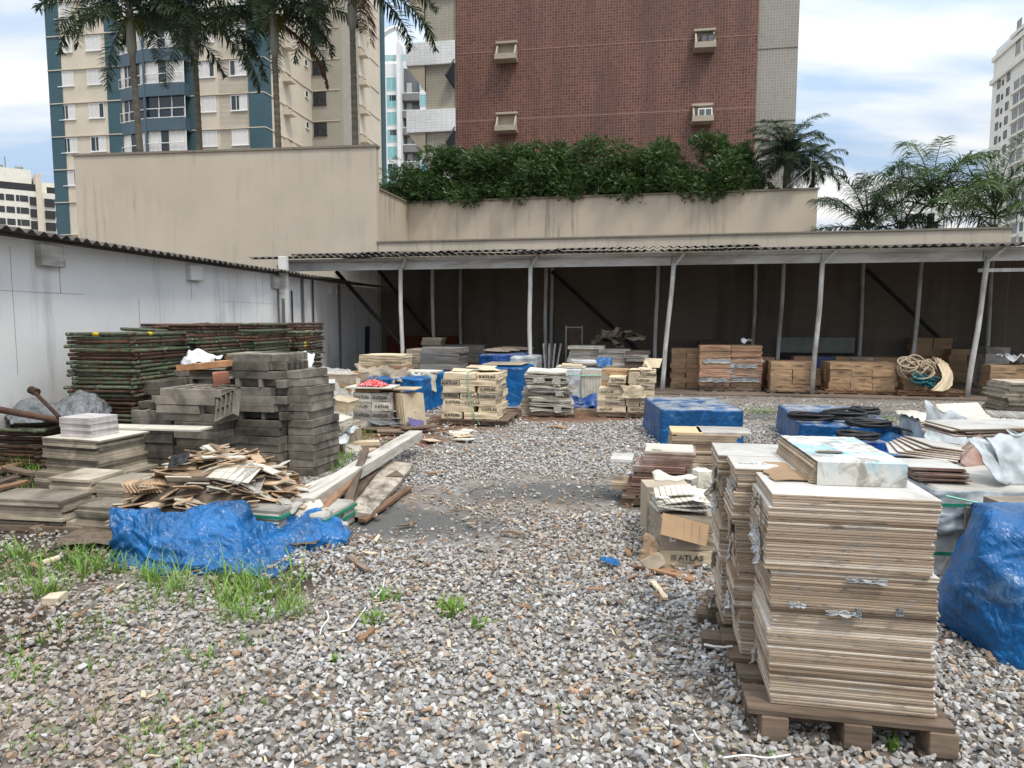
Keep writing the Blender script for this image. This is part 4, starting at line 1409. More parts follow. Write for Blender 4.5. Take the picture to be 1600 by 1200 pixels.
def tall_column(y0, dep, n, seed, label, toplab, shift=0.0, wid=None):
    """front-to-back column of loose tiles, still grouped in the batches they were packed in"""
    rnd = random.Random(seed)
    w = wid or AW
    body = [slab_mesh(w * f, dep, .0088, [m_tile, m_glaze], seed * 9 + i, .0017, 0, 1 if i % 2 == 0 else None) for i, f in enumerate((1.0, .992, 1.004, .985))]
    body.append(slab_mesh(w * .99, dep * .98, .0088, [m_tile], seed * 9 + 7, 0, .006))
    left, bx, by, ba = 0, 0, 0, 0
    for i in range(n):
        if left == 0:
            left = rnd.choice((5, 6, 7, 8, 8, 9, 10))
            bx, by, ba = rnd.uniform(-.014, .014), rnd.uniform(-.012, .008), rnd.uniform(-.012, .012)
        left -= 1
        top = i == n - 1
        me = body[0] if top else (body[4] if rnd.random() < .06 else rnd.choice(body[:4]))
        lean = .03 * (1 - i / n) ** 2
        p = aloc(shift + bx + rnd.uniform(-.0035, .0035) + lean, y0 + by + rnd.uniform(-.003, .003), .14 + i * TH)
        o = put('ceramic_tile', me, None, p, (rnd.uniform(-.001, .001), rnd.uniform(-.001, .001), Arz + ba + rnd.uniform(-.006, .006)))
        tag(o, toplab if top else label, 'tile', 'tiles of the tall foreground stack')
tall_column(0, .405, 86, 1, 'beige edged ceramic tile in the front column of the tall foreground stack',
            'clean white glazed tile lying uppermost on the front column of the tall stack')
tall_column(.42, .30, 87, 2, 'beige ceramic tile in the middle column of the tall foreground stack',
            'white tile with small grey print topping the middle column of the tall stack', -.07)
tall_column(.73, .36, 87, 3, 'beige ceramic tile in the rear column of the tall foreground stack',
            'white tile topping the rear column of the tall foreground stack', -.105)
ZA = .14 + 86 * TH
# grey print on the middle column's top tile
vs, fs = text_mesh('37x57 A', .035, m_ink)
o = MB().add([(v.x, v.y, v.z) for v in vs], fs).build('printed_code', M_basic('grey_print', (.25, .25, .26), .8))
top_mid = [x for x in bpy.data.objects if x.get('label', '').startswith('white tile with small grey')][0]
o.parent = top_mid; o.location = (.03, .10, .0092); o.rotation_euler = (0, 0, R(4))
# torn remains of the packaging, stuck between the tiles
def scrap(p, w, h, seed, nrm_rz, label, m=None):
    rnd = random.Random(seed)
    rows = []
    nx, nz = 9, 7
    sd = Vector((seed * 1.7, seed * .31, 2))
    for j in range(nz + 1):
        row = []
        for i in range(nx + 1):
            u, v = i / nx - .5, j / nz - .5
            e = noise.noise_vector(Vector((u * 4, v * 4, 0)) + sd)
            row.append(Vector((u * w * (1 + .5 * noise.noise(Vector((v * 5, seed, 0)))) + e.x * .01, -.006 - abs(e.y) * .022 - (.012 if j == 0 else 0), v * h + e.z * .012 + noise.noise(Vector((u * 6, seed, 3))) * h * .35)))
        rows.append(row)
    o = MB().grid(rows).build('torn_carton', m or m_torn, None, smooth=False)
    o.location = p; o.rotation_euler = (0, 0, nrm_rz)
    md = o.modifiers.new('thickness', 'SOLIDIFY'); md.thickness = .002
    tag(o, label, 'paper', 'scraps of torn packaging on the tall tile stack')
for i, (x, z, w, h) in enumerate(((.11, .555, .06, .012), (.36, .665, .14, .007), (.28, .535, .11, .010), (.335, .54, .018, .035), (.48, .555, .02, .02))):
    scrap(aloc(x, -.004, z), w, h, i + 3, Arz, 'shred of grey torn packaging stuck on the front face of the tall stack')
rnd = random.Random(31)
for i in range(17):
    yb = rnd.choice((.0, .0, .415, .415, .725, .725)) + rnd.uniform(.0, .12)
    z = rnd.uniform(.16, .92)
    scrap(aloc(-.018 - (.05 if yb > .4 else 0) - (.04 if yb > .7 else 0), yb + .03, z), rnd.uniform(.04, .08), rnd.uniform(.04, .10), 40 + i, Arz - R(90) + rnd.uniform(-.5, .3), 'shred of grey torn packaging hanging on the left side of the tall stack', m_torn if i % 3 else m_cardgrey)
# bent white strapping poking from the pallet
MB().path([aloc(-.06, .46, .15), aloc(-.10, .43, .156), aloc(-.15, .40, .17), aloc(-.19, .39, .18)], .006, 4).build('strapping_end', m_whitecable)
tag(bpy.data.objects['strapping_end'], 'white plastic strapping end poking out left of the tall stack pallet', 'strap')
# open carton of tiles on top
C0 = at(1275, 741, A0.y + .14); C0.z = ZA + .002
crz = Arz + R(-1)
bc = thing('tile_carton', 'worn white and blue carton of tiles with a hole, lying on the tall stack', 'carton', aloc(.215, .19, ZA + .001), Arz + R(2))
def M_marbled():
    g = NT('marbled_blue_card')
    v = g.coord('Object')
    c = g.mix(g.ramp(g.noise(v, 4, 5, .6, .5), [(0.48, 0), (0.62, 1)]), (0.55, 0.535, 0.49), (0.27, 0.45, 0.52))
    c = g.mix(g.math('MULTIPLY', g.ramp(g.noise(v, 9, 7, .7, 1.0), [(0.50, 0), (0.62, 1)]), .75), c, (0.19, 0.165, 0.13))
    return g.done(c, .6, .3)
m_marb = M_marbled()
LB, DB, HB = .34, .64, .094
q = MB()
rows = []
for j in range(9):                       # wavy lid that wraps down over the front
    v = j / 8
    rows.append([(LB * i / 14, .002 + DB * v, HB + .004 * noise.noise(Vector((i * .7, j * .9, 2))) + .002) for i in range(15)])
front = [[(LB * i / 14, -.006 + .004 * noise.noise(Vector((i, j * 2, 5))), HB * j / 4) for i in range(15)] for j in range(5)]
q.grid(front + rows)
lid = q.build('carton_sleeve', m_marb, bc, smooth=False)
lid.modifiers.new('thickness', 'SOLIDIFY').thickness = .003
q = MB(); rnd = random.Random(5)
for k in range(8):
    dx = -.012 - .018 * (7 - k) / 7 + rnd.uniform(-.006, .006)
    q = MB().box((LB / 2 + dx, DB / 2 + .012, .0055 + k * .0104), (LB - .012, DB - .012, .0092))
    q.build('packed_tile', [m_beigetile], bc, bevel=.0015)
hole = MB(); pts = []
for i in range(14):
    a = 2 * math.pi * i / 14
    pts.append((LB * .30 + .058 * math.cos(a), DB * .30 + .020 * math.sin(a), HB + .0062))
hole.add(pts, [tuple(range(14))]).build('hand_hole', m_ink, bc)
hl = MB().path([(p[0], p[1], p[2] + .001) for p in pts[1:8]], .0035, 4).build('torn_rim', m_carddirty, bc)
# cardboard flap lying beside it
q = MB(); rows = []
rnd = random.Random(9)
for i in range(13):
    t = i / 12
    rows.append([(.0 + rnd.uniform(-.008, .004), .36 * t, .004 * math.sin(t * 5)), (.06, .36 * t, .006 + .004 * math.sin(t * 6)), (.14 + rnd.uniform(-.006, .006), .36 * t, .004)])
o = q.grid(rows).build('cardboard_flap', m_card)
o.modifiers.new('thickness', 'SOLIDIFY').thickness = .004
o.location = aloc(.06, .22, ZA + .006); o.rotation_euler = (0, 0, Arz + R(6))
tag(o, 'torn brown cardboard flap lying on the tall stack beside the blue and white carton', 'cardboard')

# ---- low pile with the printed cartons, left of the tall stack
G0 = gnd(1030, 889)
grz = R(-4)
pl = plank('dark rotten plank under the small carton pile left of the tall stack', 'scraps', gnd(988, 884, .005), gnd(1085, 908, .005), .10, .018, m_woodbrown)
gl_ = lambda x, y, z: Matrix.Translation(G0) @ Matrix.Rotation(grz, 4, 'Z') @ Vector((x, y, z))
gw = (gnd(1111, 889) - G0).length
for k, lab in enumerate(('grubby pale carton with dark lettering at the bottom of the small pile', 'grubby carton in the middle of the small pile, above the lettered carton', 'grubby carton on top of the small pile, behind the leaning flap')):
    o = put_carton(lab, 'carton', 'cartons of the small pile', G0, grz, .004 * k, 0.0 + .006 * k, .012 + k * .118, gw, .36, .113, m_carddirty if k else m_cardpale, k + 1, .01 * k, 0)
    if k == 0:
        L = put('lettering', atlas_mesh(.036, True), o); L.location = (gw * .22, -.007, .052)
    if k == 1:
        q = MB()
        q.box((.08, -.001, .07), (.04, .002, .03))
        q.build('paper_sticker', m_whitecable, o)
        q = MB()
        for zz in (.03, .045, .06): q.box((.17, -.006, zz), (.1, .0012, .003))
        q.build('faded_print', m_cardgrey, o)
# second cartons behind
for k in range(3):
    put_carton(f"dirty carton {ORD[k]} in the rear half of the small pile by the tall stack", 'carton', 'cartons of the small pile', G0, grz, .02, .37, .012 + k * .118, gw * .95, .3, .113, m_carddirty, k + 5, .02, 0)
# mosaic sheets on top
def mosaic_mesh(nx, ny, c, seed, bend):
    q = MB()
    for i in range(nx):
        for j in range(ny):
            x, y = (i + .5) * c, (j + .5) * c * 1.7
            z = bend(x / (nx * c), y / (ny * c * 1.7))
            q.box((x, y, z + .004), (c * .93, c * 1.62, .007))
    return q
rnd = random.Random(14)
for s in range(7):
    q = mosaic_mesh(9, 4, .037, s, lambda u, v, s=s: .012 * math.sin(u * 3 + s) - .035 * max(0, u - .75) * 4 * (s > 4) - .06 * max(0, .18 - u) * (s > 3))
    o = q.build('mosaic_sheet', m_boardpale if s > 4 else m_cardgrey)
    o.location = gl_(rnd.uniform(-.02, .02), .02 + rnd.uniform(-.02, .03) + (.12 if s > 5 else 0), .375 + s * .0125)
    o.rotation_euler = (R(3) if s > 5 else 0, R(rnd.uniform(-3, 3)), grz + rnd.uniform(-.12, .12))
    tag(o, ('pale small mosaic sheet sagging on top of the small carton pile' if s == 6 else 'flat mosaic sheet with small tiles on the small carton pile'), 'mosaic', 'mosaic sheets on the small pile')
o = crumple_sheet(.30, .16, m_boardpale, 'mosaic_sheet', 'crumpled mosaic sheet draped at the back of the small carton pile', 'mosaic', gl_(.16, .45, .50), (R(12), R(-5), grz), 8, .05, 14, th=.008)
# leaning cardboard flap in front
q = MB()
q.add([(0, 0, 0), (.30, 0, -.075), (.275, -.03, -.21), (-.02, -.04, -.135)], [(0, 1, 2, 3)])
o = q.build('cardboard_flap', m_card); o.location = gl_(.015, -.008, .385); o.rotation_euler = (R(-6), 0, grz)
o.modifiers.new('thickness', 'SOLIDIFY').thickness = .004
tag(o, 'brown corrugated cardboard flap leaning against the small carton pile', 'cardboard')
cr = MB()
for k in range(5):
    cr.tube((.04 + .05 * k, -.004 - .002 * k, -.02 - .013 * k), (.03 + .05 * k, -.036, -.14 - .014 * k), .0016, 4)
cr.build('crease', m_cardgrey, o)
# torn side carton: a split, folded panel slumped against the pile
rows = []
rnd = random.Random(17)
for j in range(10):
    t = j / 9
    jag = rnd.uniform(-.012, .012)
    rows.append([(-.115 + .05 * t + jag, .13 - .02 * t, .002 + .20 * t), (-.075 + .03 * t, .05, .002 + .205 * t + .004 * math.sin(j)), (-.06 + .02 * t, .0 + .01 * math.sin(j * 1.3), .002 + .20 * t), (-.008 + jag * .6, -.03 + .03 * t, .002 + .185 * t)])
o = MB().grid(rows).build('torn_carton', M_card('tan_cardboard', (.40, .265, .155), (.2, .13, .08), .6))
o.location = gl_(-.012, .0, .01); o.rotation_euler = (0, 0, grz)
o.modifiers.new('thickness', 'SOLIDIFY').thickness = .005
tag(o, 'torn tan carton panel slumped against the left side of the small carton pile', 'carton')
o = crumple_sheet(.14, .10, m_carddirty, 'torn_carton', 'dirty carton corner folded at the foot of the small carton pile', 'carton', gl_(-.05, -.05, .05), (R(50), R(-20), R(20)), 12, .05, 10, th=.005, torn=.4)
for k, (x, y, z, w, d, rz_, rx) in enumerate(((.03, .06, .47, .07, .05, .1, 0), (.25, .02, .462, .09, .07, .5, .2), (.27, .10, .48, .13, .03, .7, -.5))):
    q = MB().box((0, 0, 0), (w, d, .003))
    o = q.build('paper_scrap', m_whitecable); o.location = gl_(x, y, z); o.rotation_euler = (0, rx, rz_)
    tag(o, 'small white paper scrap lying on the small mosaic pile', 'paper', 'paper scraps on the small pile')
o = put('white_carton', carton_mesh(.11, .12, .12, m_boardpale, 1), None, gl_(.345, .55, .42), (0, 0, grz + .2))
tag(o, 'little white box squeezed between mosaic pile and tall stack', 'box')
MB().box((0, 0, 0.19), (.34, .26, .38)).build('support_load', m_carddirty).location = gl_(.16, .86, 0)
tag(bpy.data.objects['support_load'], 'dirty square packed load behind the small mosaic pile', 'load')

# ---- brown tile stack and beige boards behind
F0 = gnd(975, 792)
pallet('small dark pallet under the leaning brown tile stack', F0 + Vector((-.03, -.02, 0)), R(-12), .56, .6, .11, m_wood, 4)
frz = R(-13)
tile_pile('dark brown tile in the leaning stack beside the blue wrapped block', 'tiles of the leaning brown stack', F0 + Vector((0, 0, .112)), frz, .44, .44, .0125, 27, m_browntile, 3, .012,
          (0.06, 0.03), 'brown_tile', block=5, steps=((0, 0, 0), (.2, .03, -.02), (.45, .055, 0), (.72, .095, .03)), pitch=.0131, jr=.02)
o = put('brown_tile', slab_mesh(.42, .40, .03, [m_boardpale], 2, .002), None, F0 + Matrix.Rotation(frz, 3, 'Z') @ Vector((.17, .07, .468)), (0, 0, frz))
tag(o, 'pale tile with a printed label lying on the leaning brown stack', 'tile', None)
q = MB()
for k in range(4): q.box((.07 + .02 * k, .05, .0305), (.012, .05, .0006))
q.box((.11, .015, .0305), (.12, .004, .0006)); q.box((.11, .09, .0305), (.12, .004, .0006))
q.build('printed_label', m_ink, o)
for k in range(3):
    o = put('brown_tile', slab_mesh(.2, .3, .03, [m_beigetile if k < 2 else m_glaze], 2, .002), None, F0 + Matrix.Rotation(frz, 3, 'Z') @ Vector((-.12 - .01 * k, .14, .12 + .035 * k if k < 2 else .37)), (0, 0, frz))
    tag(o, ('orange beige tile low at the left foot of the leaning brown stack' if k < 2 else 'white tile sticking out left near the top of the leaning brown stack'), 'tile', 'tiles left of the brown stack' if k < 2 else None)
H0 = gnd(1050, 762)
tile_pile('thick beige board in the short stack between blue block and tall stack', 'boards of the short stack', H0 + Vector((0, 0, .0)), R(-9), .62, .5, .021, 13, m_beigetile, 5, .02, (0, 0), 'board', 'board', block=3, pitch=.0215, mats=None, zstart=.24)
for k, (dx, m_, lab) in enumerate(((-.01, M_basic('yellowish_board', (.55, .42, .24), .8, .1), 'yellowish board end on top of the short beige stack'), (.26, m_cardgrey, 'grey board lying on top of the short beige stack'))):
    o = put('board', slab_mesh(.3 if k == 0 else .5, .42, .025, [m_], k, .002), None, H0 + Vector((dx, .02, .525)), (0, 0, R(-9)))
    tag(o, lab, 'board')
o = crumple_sheet(.7, .25, m_carddirty, 'torn_wrapping', 'ragged brown wrapping torn around the base of the short beige stack', 'wrapping', H0 + Vector((.26, -.03, .12)), (R(82), 0, R(-9)), 5, .08, 20, torn=.2, th=.006)
MB().box((.31, .25, .12), (.6, .48, .235)).xf(Matrix.Translation(H0) @ Matrix.Rotation(R(-9), 4, 'Z')).build('packed_bundle', m_carddirty)
tag(bpy.data.objects['packed_bundle'], 'dark packed bundle carrying the short beige board stack', 'bundle')

# ---- blue wrapped blocks
E0 = gnd(1013, 697)
wrapped('wrapped_block', 'square blue plastic wrapped block with dusty top beyond the brown tiles', 'wrapped load', 'blue wrapped loads', E0 + Vector((.17, .04, 0)), R(-2), 1.07, 1.5, .49, m_tarpdusty, 3, .014, .03, .018, .035)
D0 = gnd(1248, 712)
D0 = Vector((at(1250, 662, 8.5).x, 8.5, 0))
wrapped('wrapped_block', 'flat blue plastic wrapped block carrying black cable coils', 'wrapped load', 'blue wrapped loads', D0, R(-14), 1.12, 2.1, .40, m_tarpdusty, 6, .016, .03, .018, .04)
crumple_sheet(1.0, .9, m_tarp, 'plastic_sheet', 'loose blue plastic sheet spread on the ground before the cable coils', 'sheet', at(1385, 700, 7.8) * 1.0, (R(6), R(-4), R(-10)), 4, .05, 30, th=.003)
def coil(loc, r, turns, thick, label, seed, squash=.9, rz=0, m=None, name='cable_coil', group='black cable coils'):
    rnd = random.Random(seed)
    pts = []
    n = 26
    for i in range(int(n * turns)):
        a = 2 * math.pi * i / n
        k = i / n
        rr_ = r * (1 + .10 * math.sin(k * 2.1 + seed) + rnd.uniform(-.01, .01))
        pts.append((rr_ * math.cos(a), rr_ * squash * math.sin(a), thick + .9 * thick * abs(math.sin(k * 1.3)) * (1 + k * .5) + .01 * math.sin(a * 2 + k)))
    o = MB().path(pts, thick, 6).build(name, m or m_black, None, smooth=True)
    o.location = loc; o.rotation_euler = (0, 0, rz)
    return tag(o, label, 'cable coil', group)
for i, (px, py, Y, z, r_, tu, th_, lab) in enumerate(((1268, 655, 8.75, .41, .26, 6, .016, 'black cable coil at the left end of the flat blue block'),
        (1318, 652, 8.75, .42, .25, 7, .018, 'black cable coil in the middle of the flat blue block'),
        (1350, 648, 9.05, .43, .16, 5, .022, 'thick black cable coil at the back of the flat blue block'),
        (1357, 668, 8.2, .40, .22, 6, .018, 'black cable coil over the front right corner of the flat blue block'),
        (1340, 684, 7.75, .33, .20, 5, .017, 'lowest black cable coil hanging below the flat blue block'))):
    p = at(px, py, Y); p.z = z
    coil(p, r_, tu, th_, lab, i + 2)
MB().box((0, 0, .15), (.55, .4, .3)).build('wrapped_block', m_tarpdark).location = Vector((at(1345, 690, 7.75).x, 7.85, 0))
tag(bpy.data.objects['wrapped_block.002'], 'low dark blue block under the lowest cable coil', 'wrapped load')
MB().path([at(1372, 664, 8.3) , at(1400, 668, 8.2), at(1425, 674, 8.0), at(1440, 690, 7.8)], .012, 5).build('cable_end', m_black)
tag(bpy.data.objects['cable_end'], 'black cable end running off the coils to the right', 'cable')

# ---- white load with brown tiles, right of the tall stack
C1 = gnd(1462, 905)
crz = R(-7)
Cm = Matrix.Translation(C1) @ Matrix.Rotation(crz, 4, 'Z')
def cl_(x, y, z): return Cm @ Vector((x, y, z))
def xl(p): return Cm.inverted() @ p
CH = .58
wb = thing('wrapped_load', 'white wrapped tile load with green straps and brown tiles on top', 'load', C1, crz)
MB().box((.72, .6, .17), (1.56, 1.2, .30)).build('white_panel', m_wrapwhite, wb, bevel=.01)
MB().box((.74, .6, .45), (1.50, 1.16, .255)).build('packed_bundle', m_cardgrey, wb, bevel=.02)
rows = []
for j in range(25):
    v = j / 24
    row = []
    for i in range(61):
        u = i / 60
        x = -.06 + 1.55 * u
        z = .30 + .29 * v + (.03 * noise.noise(Vector((u * 14, 0, 4))) if j == 0 else 0)
        k = ridged(Vector((x * 4.5, z * 6, 7)), 4) - .5
        row.append((x, -.015 - .03 * max(0, k) - .01, z))
    rows.append(row)
o = MB().grid(rows).build('torn_film', m_wrapsilver, wb, smooth=True)
o.modifiers.new('thickness', 'SOLIDIFY').thickness = .002
rows = [[(-.035 - .025 * max(0, ridged(Vector((y_ * 5, z_ * 6, 3)), 3) - .4), y_, z_) for y_ in [1.15 * i / 30 for i in range(31)]] for z_ in [.06 + .52 * j / 16 for j in range(17)]]
o = MB().grid(rows).build('torn_film', m_wrapsilver, wb, smooth=True); o.modifiers.new('thickness', 'SOLIDIFY').thickness = .002
q = MB().box((.19, -.062, .425), (.14, .02, .15)); 
for k in range(9): q.box((.19, -.074, .36 + .016 * k), (.138, .008, .004))
q.build('exposed_tiles', m_carddirty, wb)
for zz, x0_, x1_ in ((.19, -.05, 1.5), (.50, -.06, 1.52)):
    rr_ = MB().box(((x0_ + x1_) / 2, -.068, zz), (x1_ - x0_, .006, .022)); rr_.build('strap', m_strap, wb)
MB().path([(.0, -.072, .56), (.25, -.08, .51), (.42, -.075, .48), (.5, -.07, .42)], .006, 4).build('strap', m_strappale, wb)
# scattered brown tiles with white faces on top of the load
def flat_tile(label, p, w, d, th, rz, m, rx=0, ry=0, name='brown_tile', cat='tile', group=None, topm=None, seed=0):
    o = put(name, slab_mesh(w, d, th, [m, topm] if topm else [m], seed, .0015, 0, 1 if topm else None), None, p, (rx, ry, rz))
    return tag(o, label, cat, group)
T0 = at(1440, 757, 4.55); T0.z = CH + .015
for k in range(9):
    last = k == 8
    flat_tile('white faced tile on top of the brown tile stack on the white load' if last else 'brown tile in the small stack on the front edge of the white load',
              T0 + Vector((-.03 + random.Random(k).uniform(-.015, .015) - .006 * k, random.Random(k + 9).uniform(-.02, .02), .0105 * k)), .33, .31, .0095, R(-9) + random.Random(k).uniform(-.08, .08), m_browntile,
              topm=m_glaze if last or k == 4 else None, seed=k, group=None if last else 'brown tiles on the white load')
T1 = at(1395, 700, 5.3); T1.z = CH + .04
for k in range(6):
    flat_tile('white tile in the slipped fan of tiles behind the small brown stack', T1 + Vector((.06 * k, .05 - .012 * k, .0 + .013 * k)), .46, .40, .01, R(-24 + 5 * k), m_browntile if k % 2 else m_beigetile, R(2), R(4 + k), topm=m_glaze, seed=20 + k, group='slipped fan of white tiles')
for k in range(11):
    o = flat_tile('dark brown tile tipped on edge in the row leaning over the white load', at(1500, 715, 5.1) + Vector((.02 * k, .03 * k, .02)), .42, .36, .0095, R(-38), m_browntile, R(18), R(34 + k * 1.5), seed=50 + k, group='tipped row of brown tiles', topm=None)
    o.location.z = CH + .02 + .006 * k
for k in range(5):
    p = at(1490, 697, 5.6); p.z = CH + .13 + .013 * k
    flat_tile('long white tile lying flat at the top right of the white load', p + Vector((.05 * (k % 3), .04 * (k % 2), 0)), .95 - .1 * (k % 3), .42, .011, R(4 + 3 * (k % 3)), m_browntile if k < 3 else m_beigetile, R(2), 0, topm=m_glaze, seed=70 + k, group='long white tiles on the white load')
MB().box((1.1, .75, CH + .055), (.75, .6, .11)).xf(Cm).build('tile_bundle', m_cardgrey)
tag(bpy.data.objects['tile_bundle'], 'grey packed tile bundle under the long white tiles', 'bundle')
for k, (px, py, Y, w, d, rx, ry, rz_) in enumerate(((1550, 722, 4.62, .26, .34, 48, 10, 24), (1590, 716, 4.6, .28, .36, 52, -8, -6), (1622, 706, 4.7, .3, .4, 40, 4, 20))):
    crumple_sheet(w, d, m_wrapsilver, 'torn_film', 'grey white torn wrapping hanging over the right side of the white load', 'wrapping', at(px, py, Y), (R(rx), R(ry), R(rz_)), 30 + k, .03, 22, th=.003, torn=.25, group='torn grey wrappings')
# ---- white bundles farther right
W0 = gnd(1480, 742)
wq = thing('wrapped_load', 'white ribbed bundle in torn plastic behind the brown tiles at right', 'load', W0 + Vector((-.1, .3, 0)), R(-8))
MB().box((.75, .35, .26), (1.5, .7, .52)).build('bundle', m_wrapsilver, wq, bevel=.03)
rows = []
for j in range(25):
    v = j / 24
    rows.append([(-.05 + 1.65 * i / 60, -.06 + .8 * v - .02 + .02 * noise.noise(Vector((i * .3, j * .3, 2))), .53 + .035 * (ridged(Vector((i * .09, j * .13, 1)), 3) - .4) - (.12 * max(0, .1 - v) * 10 * (1 + .5 * noise.noise(Vector((i * .4, 0, 0)))) )) for i in range(61)])
o = MB().grid(rows).build('torn_film', m_boardpale, wq, smooth=True); o.modifiers.new('thickness', 'SOLIDIFY').thickness = .003
crumple_sheet(.5, .5, m_wrapsilver, 'torn_film', 'torn plastic fold hanging at the left end of the ribbed bundle', 'wrapping', at(1478, 675, 7.4), (R(62), R(20), R(10)), 44, .03, 20, th=.003, torn=.3)
p = at(1480, 665, 8.0)
o = flat_tile('grey white square tile propped up on the ribbed bundle', p, .48, .36, .03, R(-6), m_cardgrey, R(32), R(-3), topm=m_boardpale)
for k in range(14):
    p = at(1549, 663, 7.9)
    flat_tile('grey tile standing on edge in the short row on the ribbed bundle', p + Vector((.026 * k, -.012 * k, -.07)), .02, .25, .17, R(-8), m_cardgrey, R(10), R(8), seed=k % 3, group='row of standing grey tiles', name='grey_tile')
# stack at the right edge farther back
K0 = gnd(1572, 655)
pallet('low wooden pallet under the tile stack at the right edge', K0 + Vector((-.35, -.1, 0)), R(-14), 1.6, 1.0, .12, m_wood, 6)
tile_pile('weathered grey tile in the stack at the right edge near the last post', 'tiles of the right edge stack', K0 + Vector((0, 0, .125)), R(-11), 1.0, .8, .035, 13, m_board, 9, .03, (0, 0), 'grey_tile', block=3, pitch=.036)

# ---- blue tarp at the right border
B0 = gnd(1520, 1010)
Bp = Vector((2.42, 3.35, 0))
MB().box((.0, .0, .29), (1.0, .6, .56)).build('packed_load', m_carddirty).location = Vector((3.4, 3.95, 0))
tag(bpy.data.objects['packed_load'], 'packed load beneath the blue tarp at the right border', 'load')
tp = lambda px, py, Y: at(px, py, Y)
rowsB = [
    [tp(1522, 786, 4.4), tp(1530, 790, 4.0), tp(1620, 792, 4.2), tp(1720, 800, 4.25), tp(1850, 810, 4.2)],
    [tp(1524, 792, 4.3), tp(1543, 803, 3.6), tp(1610, 812, 3.45), tp(1720, 825, 3.4), tp(1850, 850, 3.35)],
    [tp(1502, 850, 4.2), tp(1512, 868, 3.55), tp(1590, 890, 3.32), tp(1700, 925, 3.25), tp(1860, 950, 3.2)],
    [tp(1472, 925, 3.95), tp(1480, 935, 3.58), tp(1560, 985, 3.3), tp(1650, 1045, 3.12), tp(1850, 1090, 3.05)],
    [tp(1460, 985, 3.78), tp(1470, 975, 3.68), tp(1535, 1015, 3.40), tp(1605, 1072, 3.14), tp(1850, 1180, 2.9)],
]
loft(rowsB, 130, 90, 3, .028, m_tarp, 'blue_tarp', 'bright blue tarp draped over a load at the right border', 'tarp', 3.2, nuf=2.4, slant=-2.6)
# ================================================================== middle of the yard
def gz(px, py, Y, z):
    p = at(px, py, Y); p.z = z
    return p
SR = R(-11)
# ---- first printed-carton pallet (left of the centre)
def P(px, py): return gnd(px, py)
def printed_load(where, group, o, rz, w, d, rows_, h, seed, label='pale carton'):
    """rows_: for each layer (bottom first) a list of (x, width, printed)"""
    rnd = random.Random(seed)
    for iz, row in enumerate(rows_):
        top = iz == len(rows_) - 1
        for ix, (x, ww, pr) in enumerate(row):
            for iy in range(2):
                lay = 'topmost' if top else (ORD[iz] + ' layer' if iz else 'bottom layer')
                pos = ['left', 'middle', 'right'][ix if len(row) == 3 else (0 if ix == 0 else 2)]
                lab = f"{label}{' with black lettering' if pr and iy == 0 else ''}, {lay}{' rear' if iy else ''} {pos}, {where}"
                put_carton(lab, 'carton', group, o, rz, x + rnd.uniform(-.008, .008), iy * (d + .01) + rnd.uniform(-.015, .015), iz * h,
                           ww, d, h - .004, rnd.choice((m_cardpale, m_cardpale, m_carddirty)) if rnd.random() < .35 else m_cardpale, rnd.randrange(99), rnd.uniform(-.02, .02),
                           pr if iy == 0 else 0)
Hp = P(688, 664)
hw = (P(778, 664) - Hp).length
pallet('dark pallet under the strapped printed cartons', Hp + Vector((-.02, -.05, 0)), SR, hw + .2, .95, .11, m_wood, 6)
u = hw
printed_load('strapped load', 'printed cartons of the strapped load', Hp + Vector((.02, 0, .112)), SR, u, .40,
    [[(0, .36 * u, .9), (.40 * u, .58 * u, 0)], [(0, .56 * u, 0), (.66 * u, .34 * u, .9)], [(.02, .34 * u, .9), (.36 * u, .6 * u, .9)],
     [(.0, .32 * u, .8), (.335 * u, .3 * u, .9), (.66 * u, .34 * u, .9)], [(.02, .56 * u, 0), (.64 * u, .34 * u, .9)], [(.0, .32 * u, .9), (.33 * u, .63 * u, 0)],
     [(.03, .57 * u, 0), (.62 * u, .38 * u, 1)]], .102, 5)
hz = .112 + 7 * .102
for k, (x, y, w, d, rz_, rx) in enumerate(((.15, .2, .5, .35, .2, .06), (.5, .3, .4, .4, -.3, -.08), (.7, .15, .35, .25, .6, .12), (.3, .55, .5, .35, 0, .05))):
    o = flat_tile('open cardboard lid lying loose on the strapped printed cartons', Matrix.Translation(Hp) @ Matrix.Rotation(SR, 4, 'Z') @ Vector((x * u, y, hz + .012 * k + .01)), w * u, d, .006, SR + rz_, m_cardpale, rx, rx * .5, 'loose_cardboard', 'cardboard', 'loose lids on the strapped load', seed=k)
lm = Matrix.Translation(Hp) @ Matrix.Rotation(SR, 4, 'Z')
st = strap([lm @ Vector(p) for p in ((.50 * u, .6, hz + .02), (.50 * u, .0, hz + .02), (.50 * u, -.02, hz - .1), (.51 * u, -.022, .55), (.55 * u, -.02, .3), (.64 * u, -.03, .14), (.72 * u, -.06, .03))], m_strappale, .016)
tag(st, 'pale green strap running down the front of the printed cartons', 'strap')

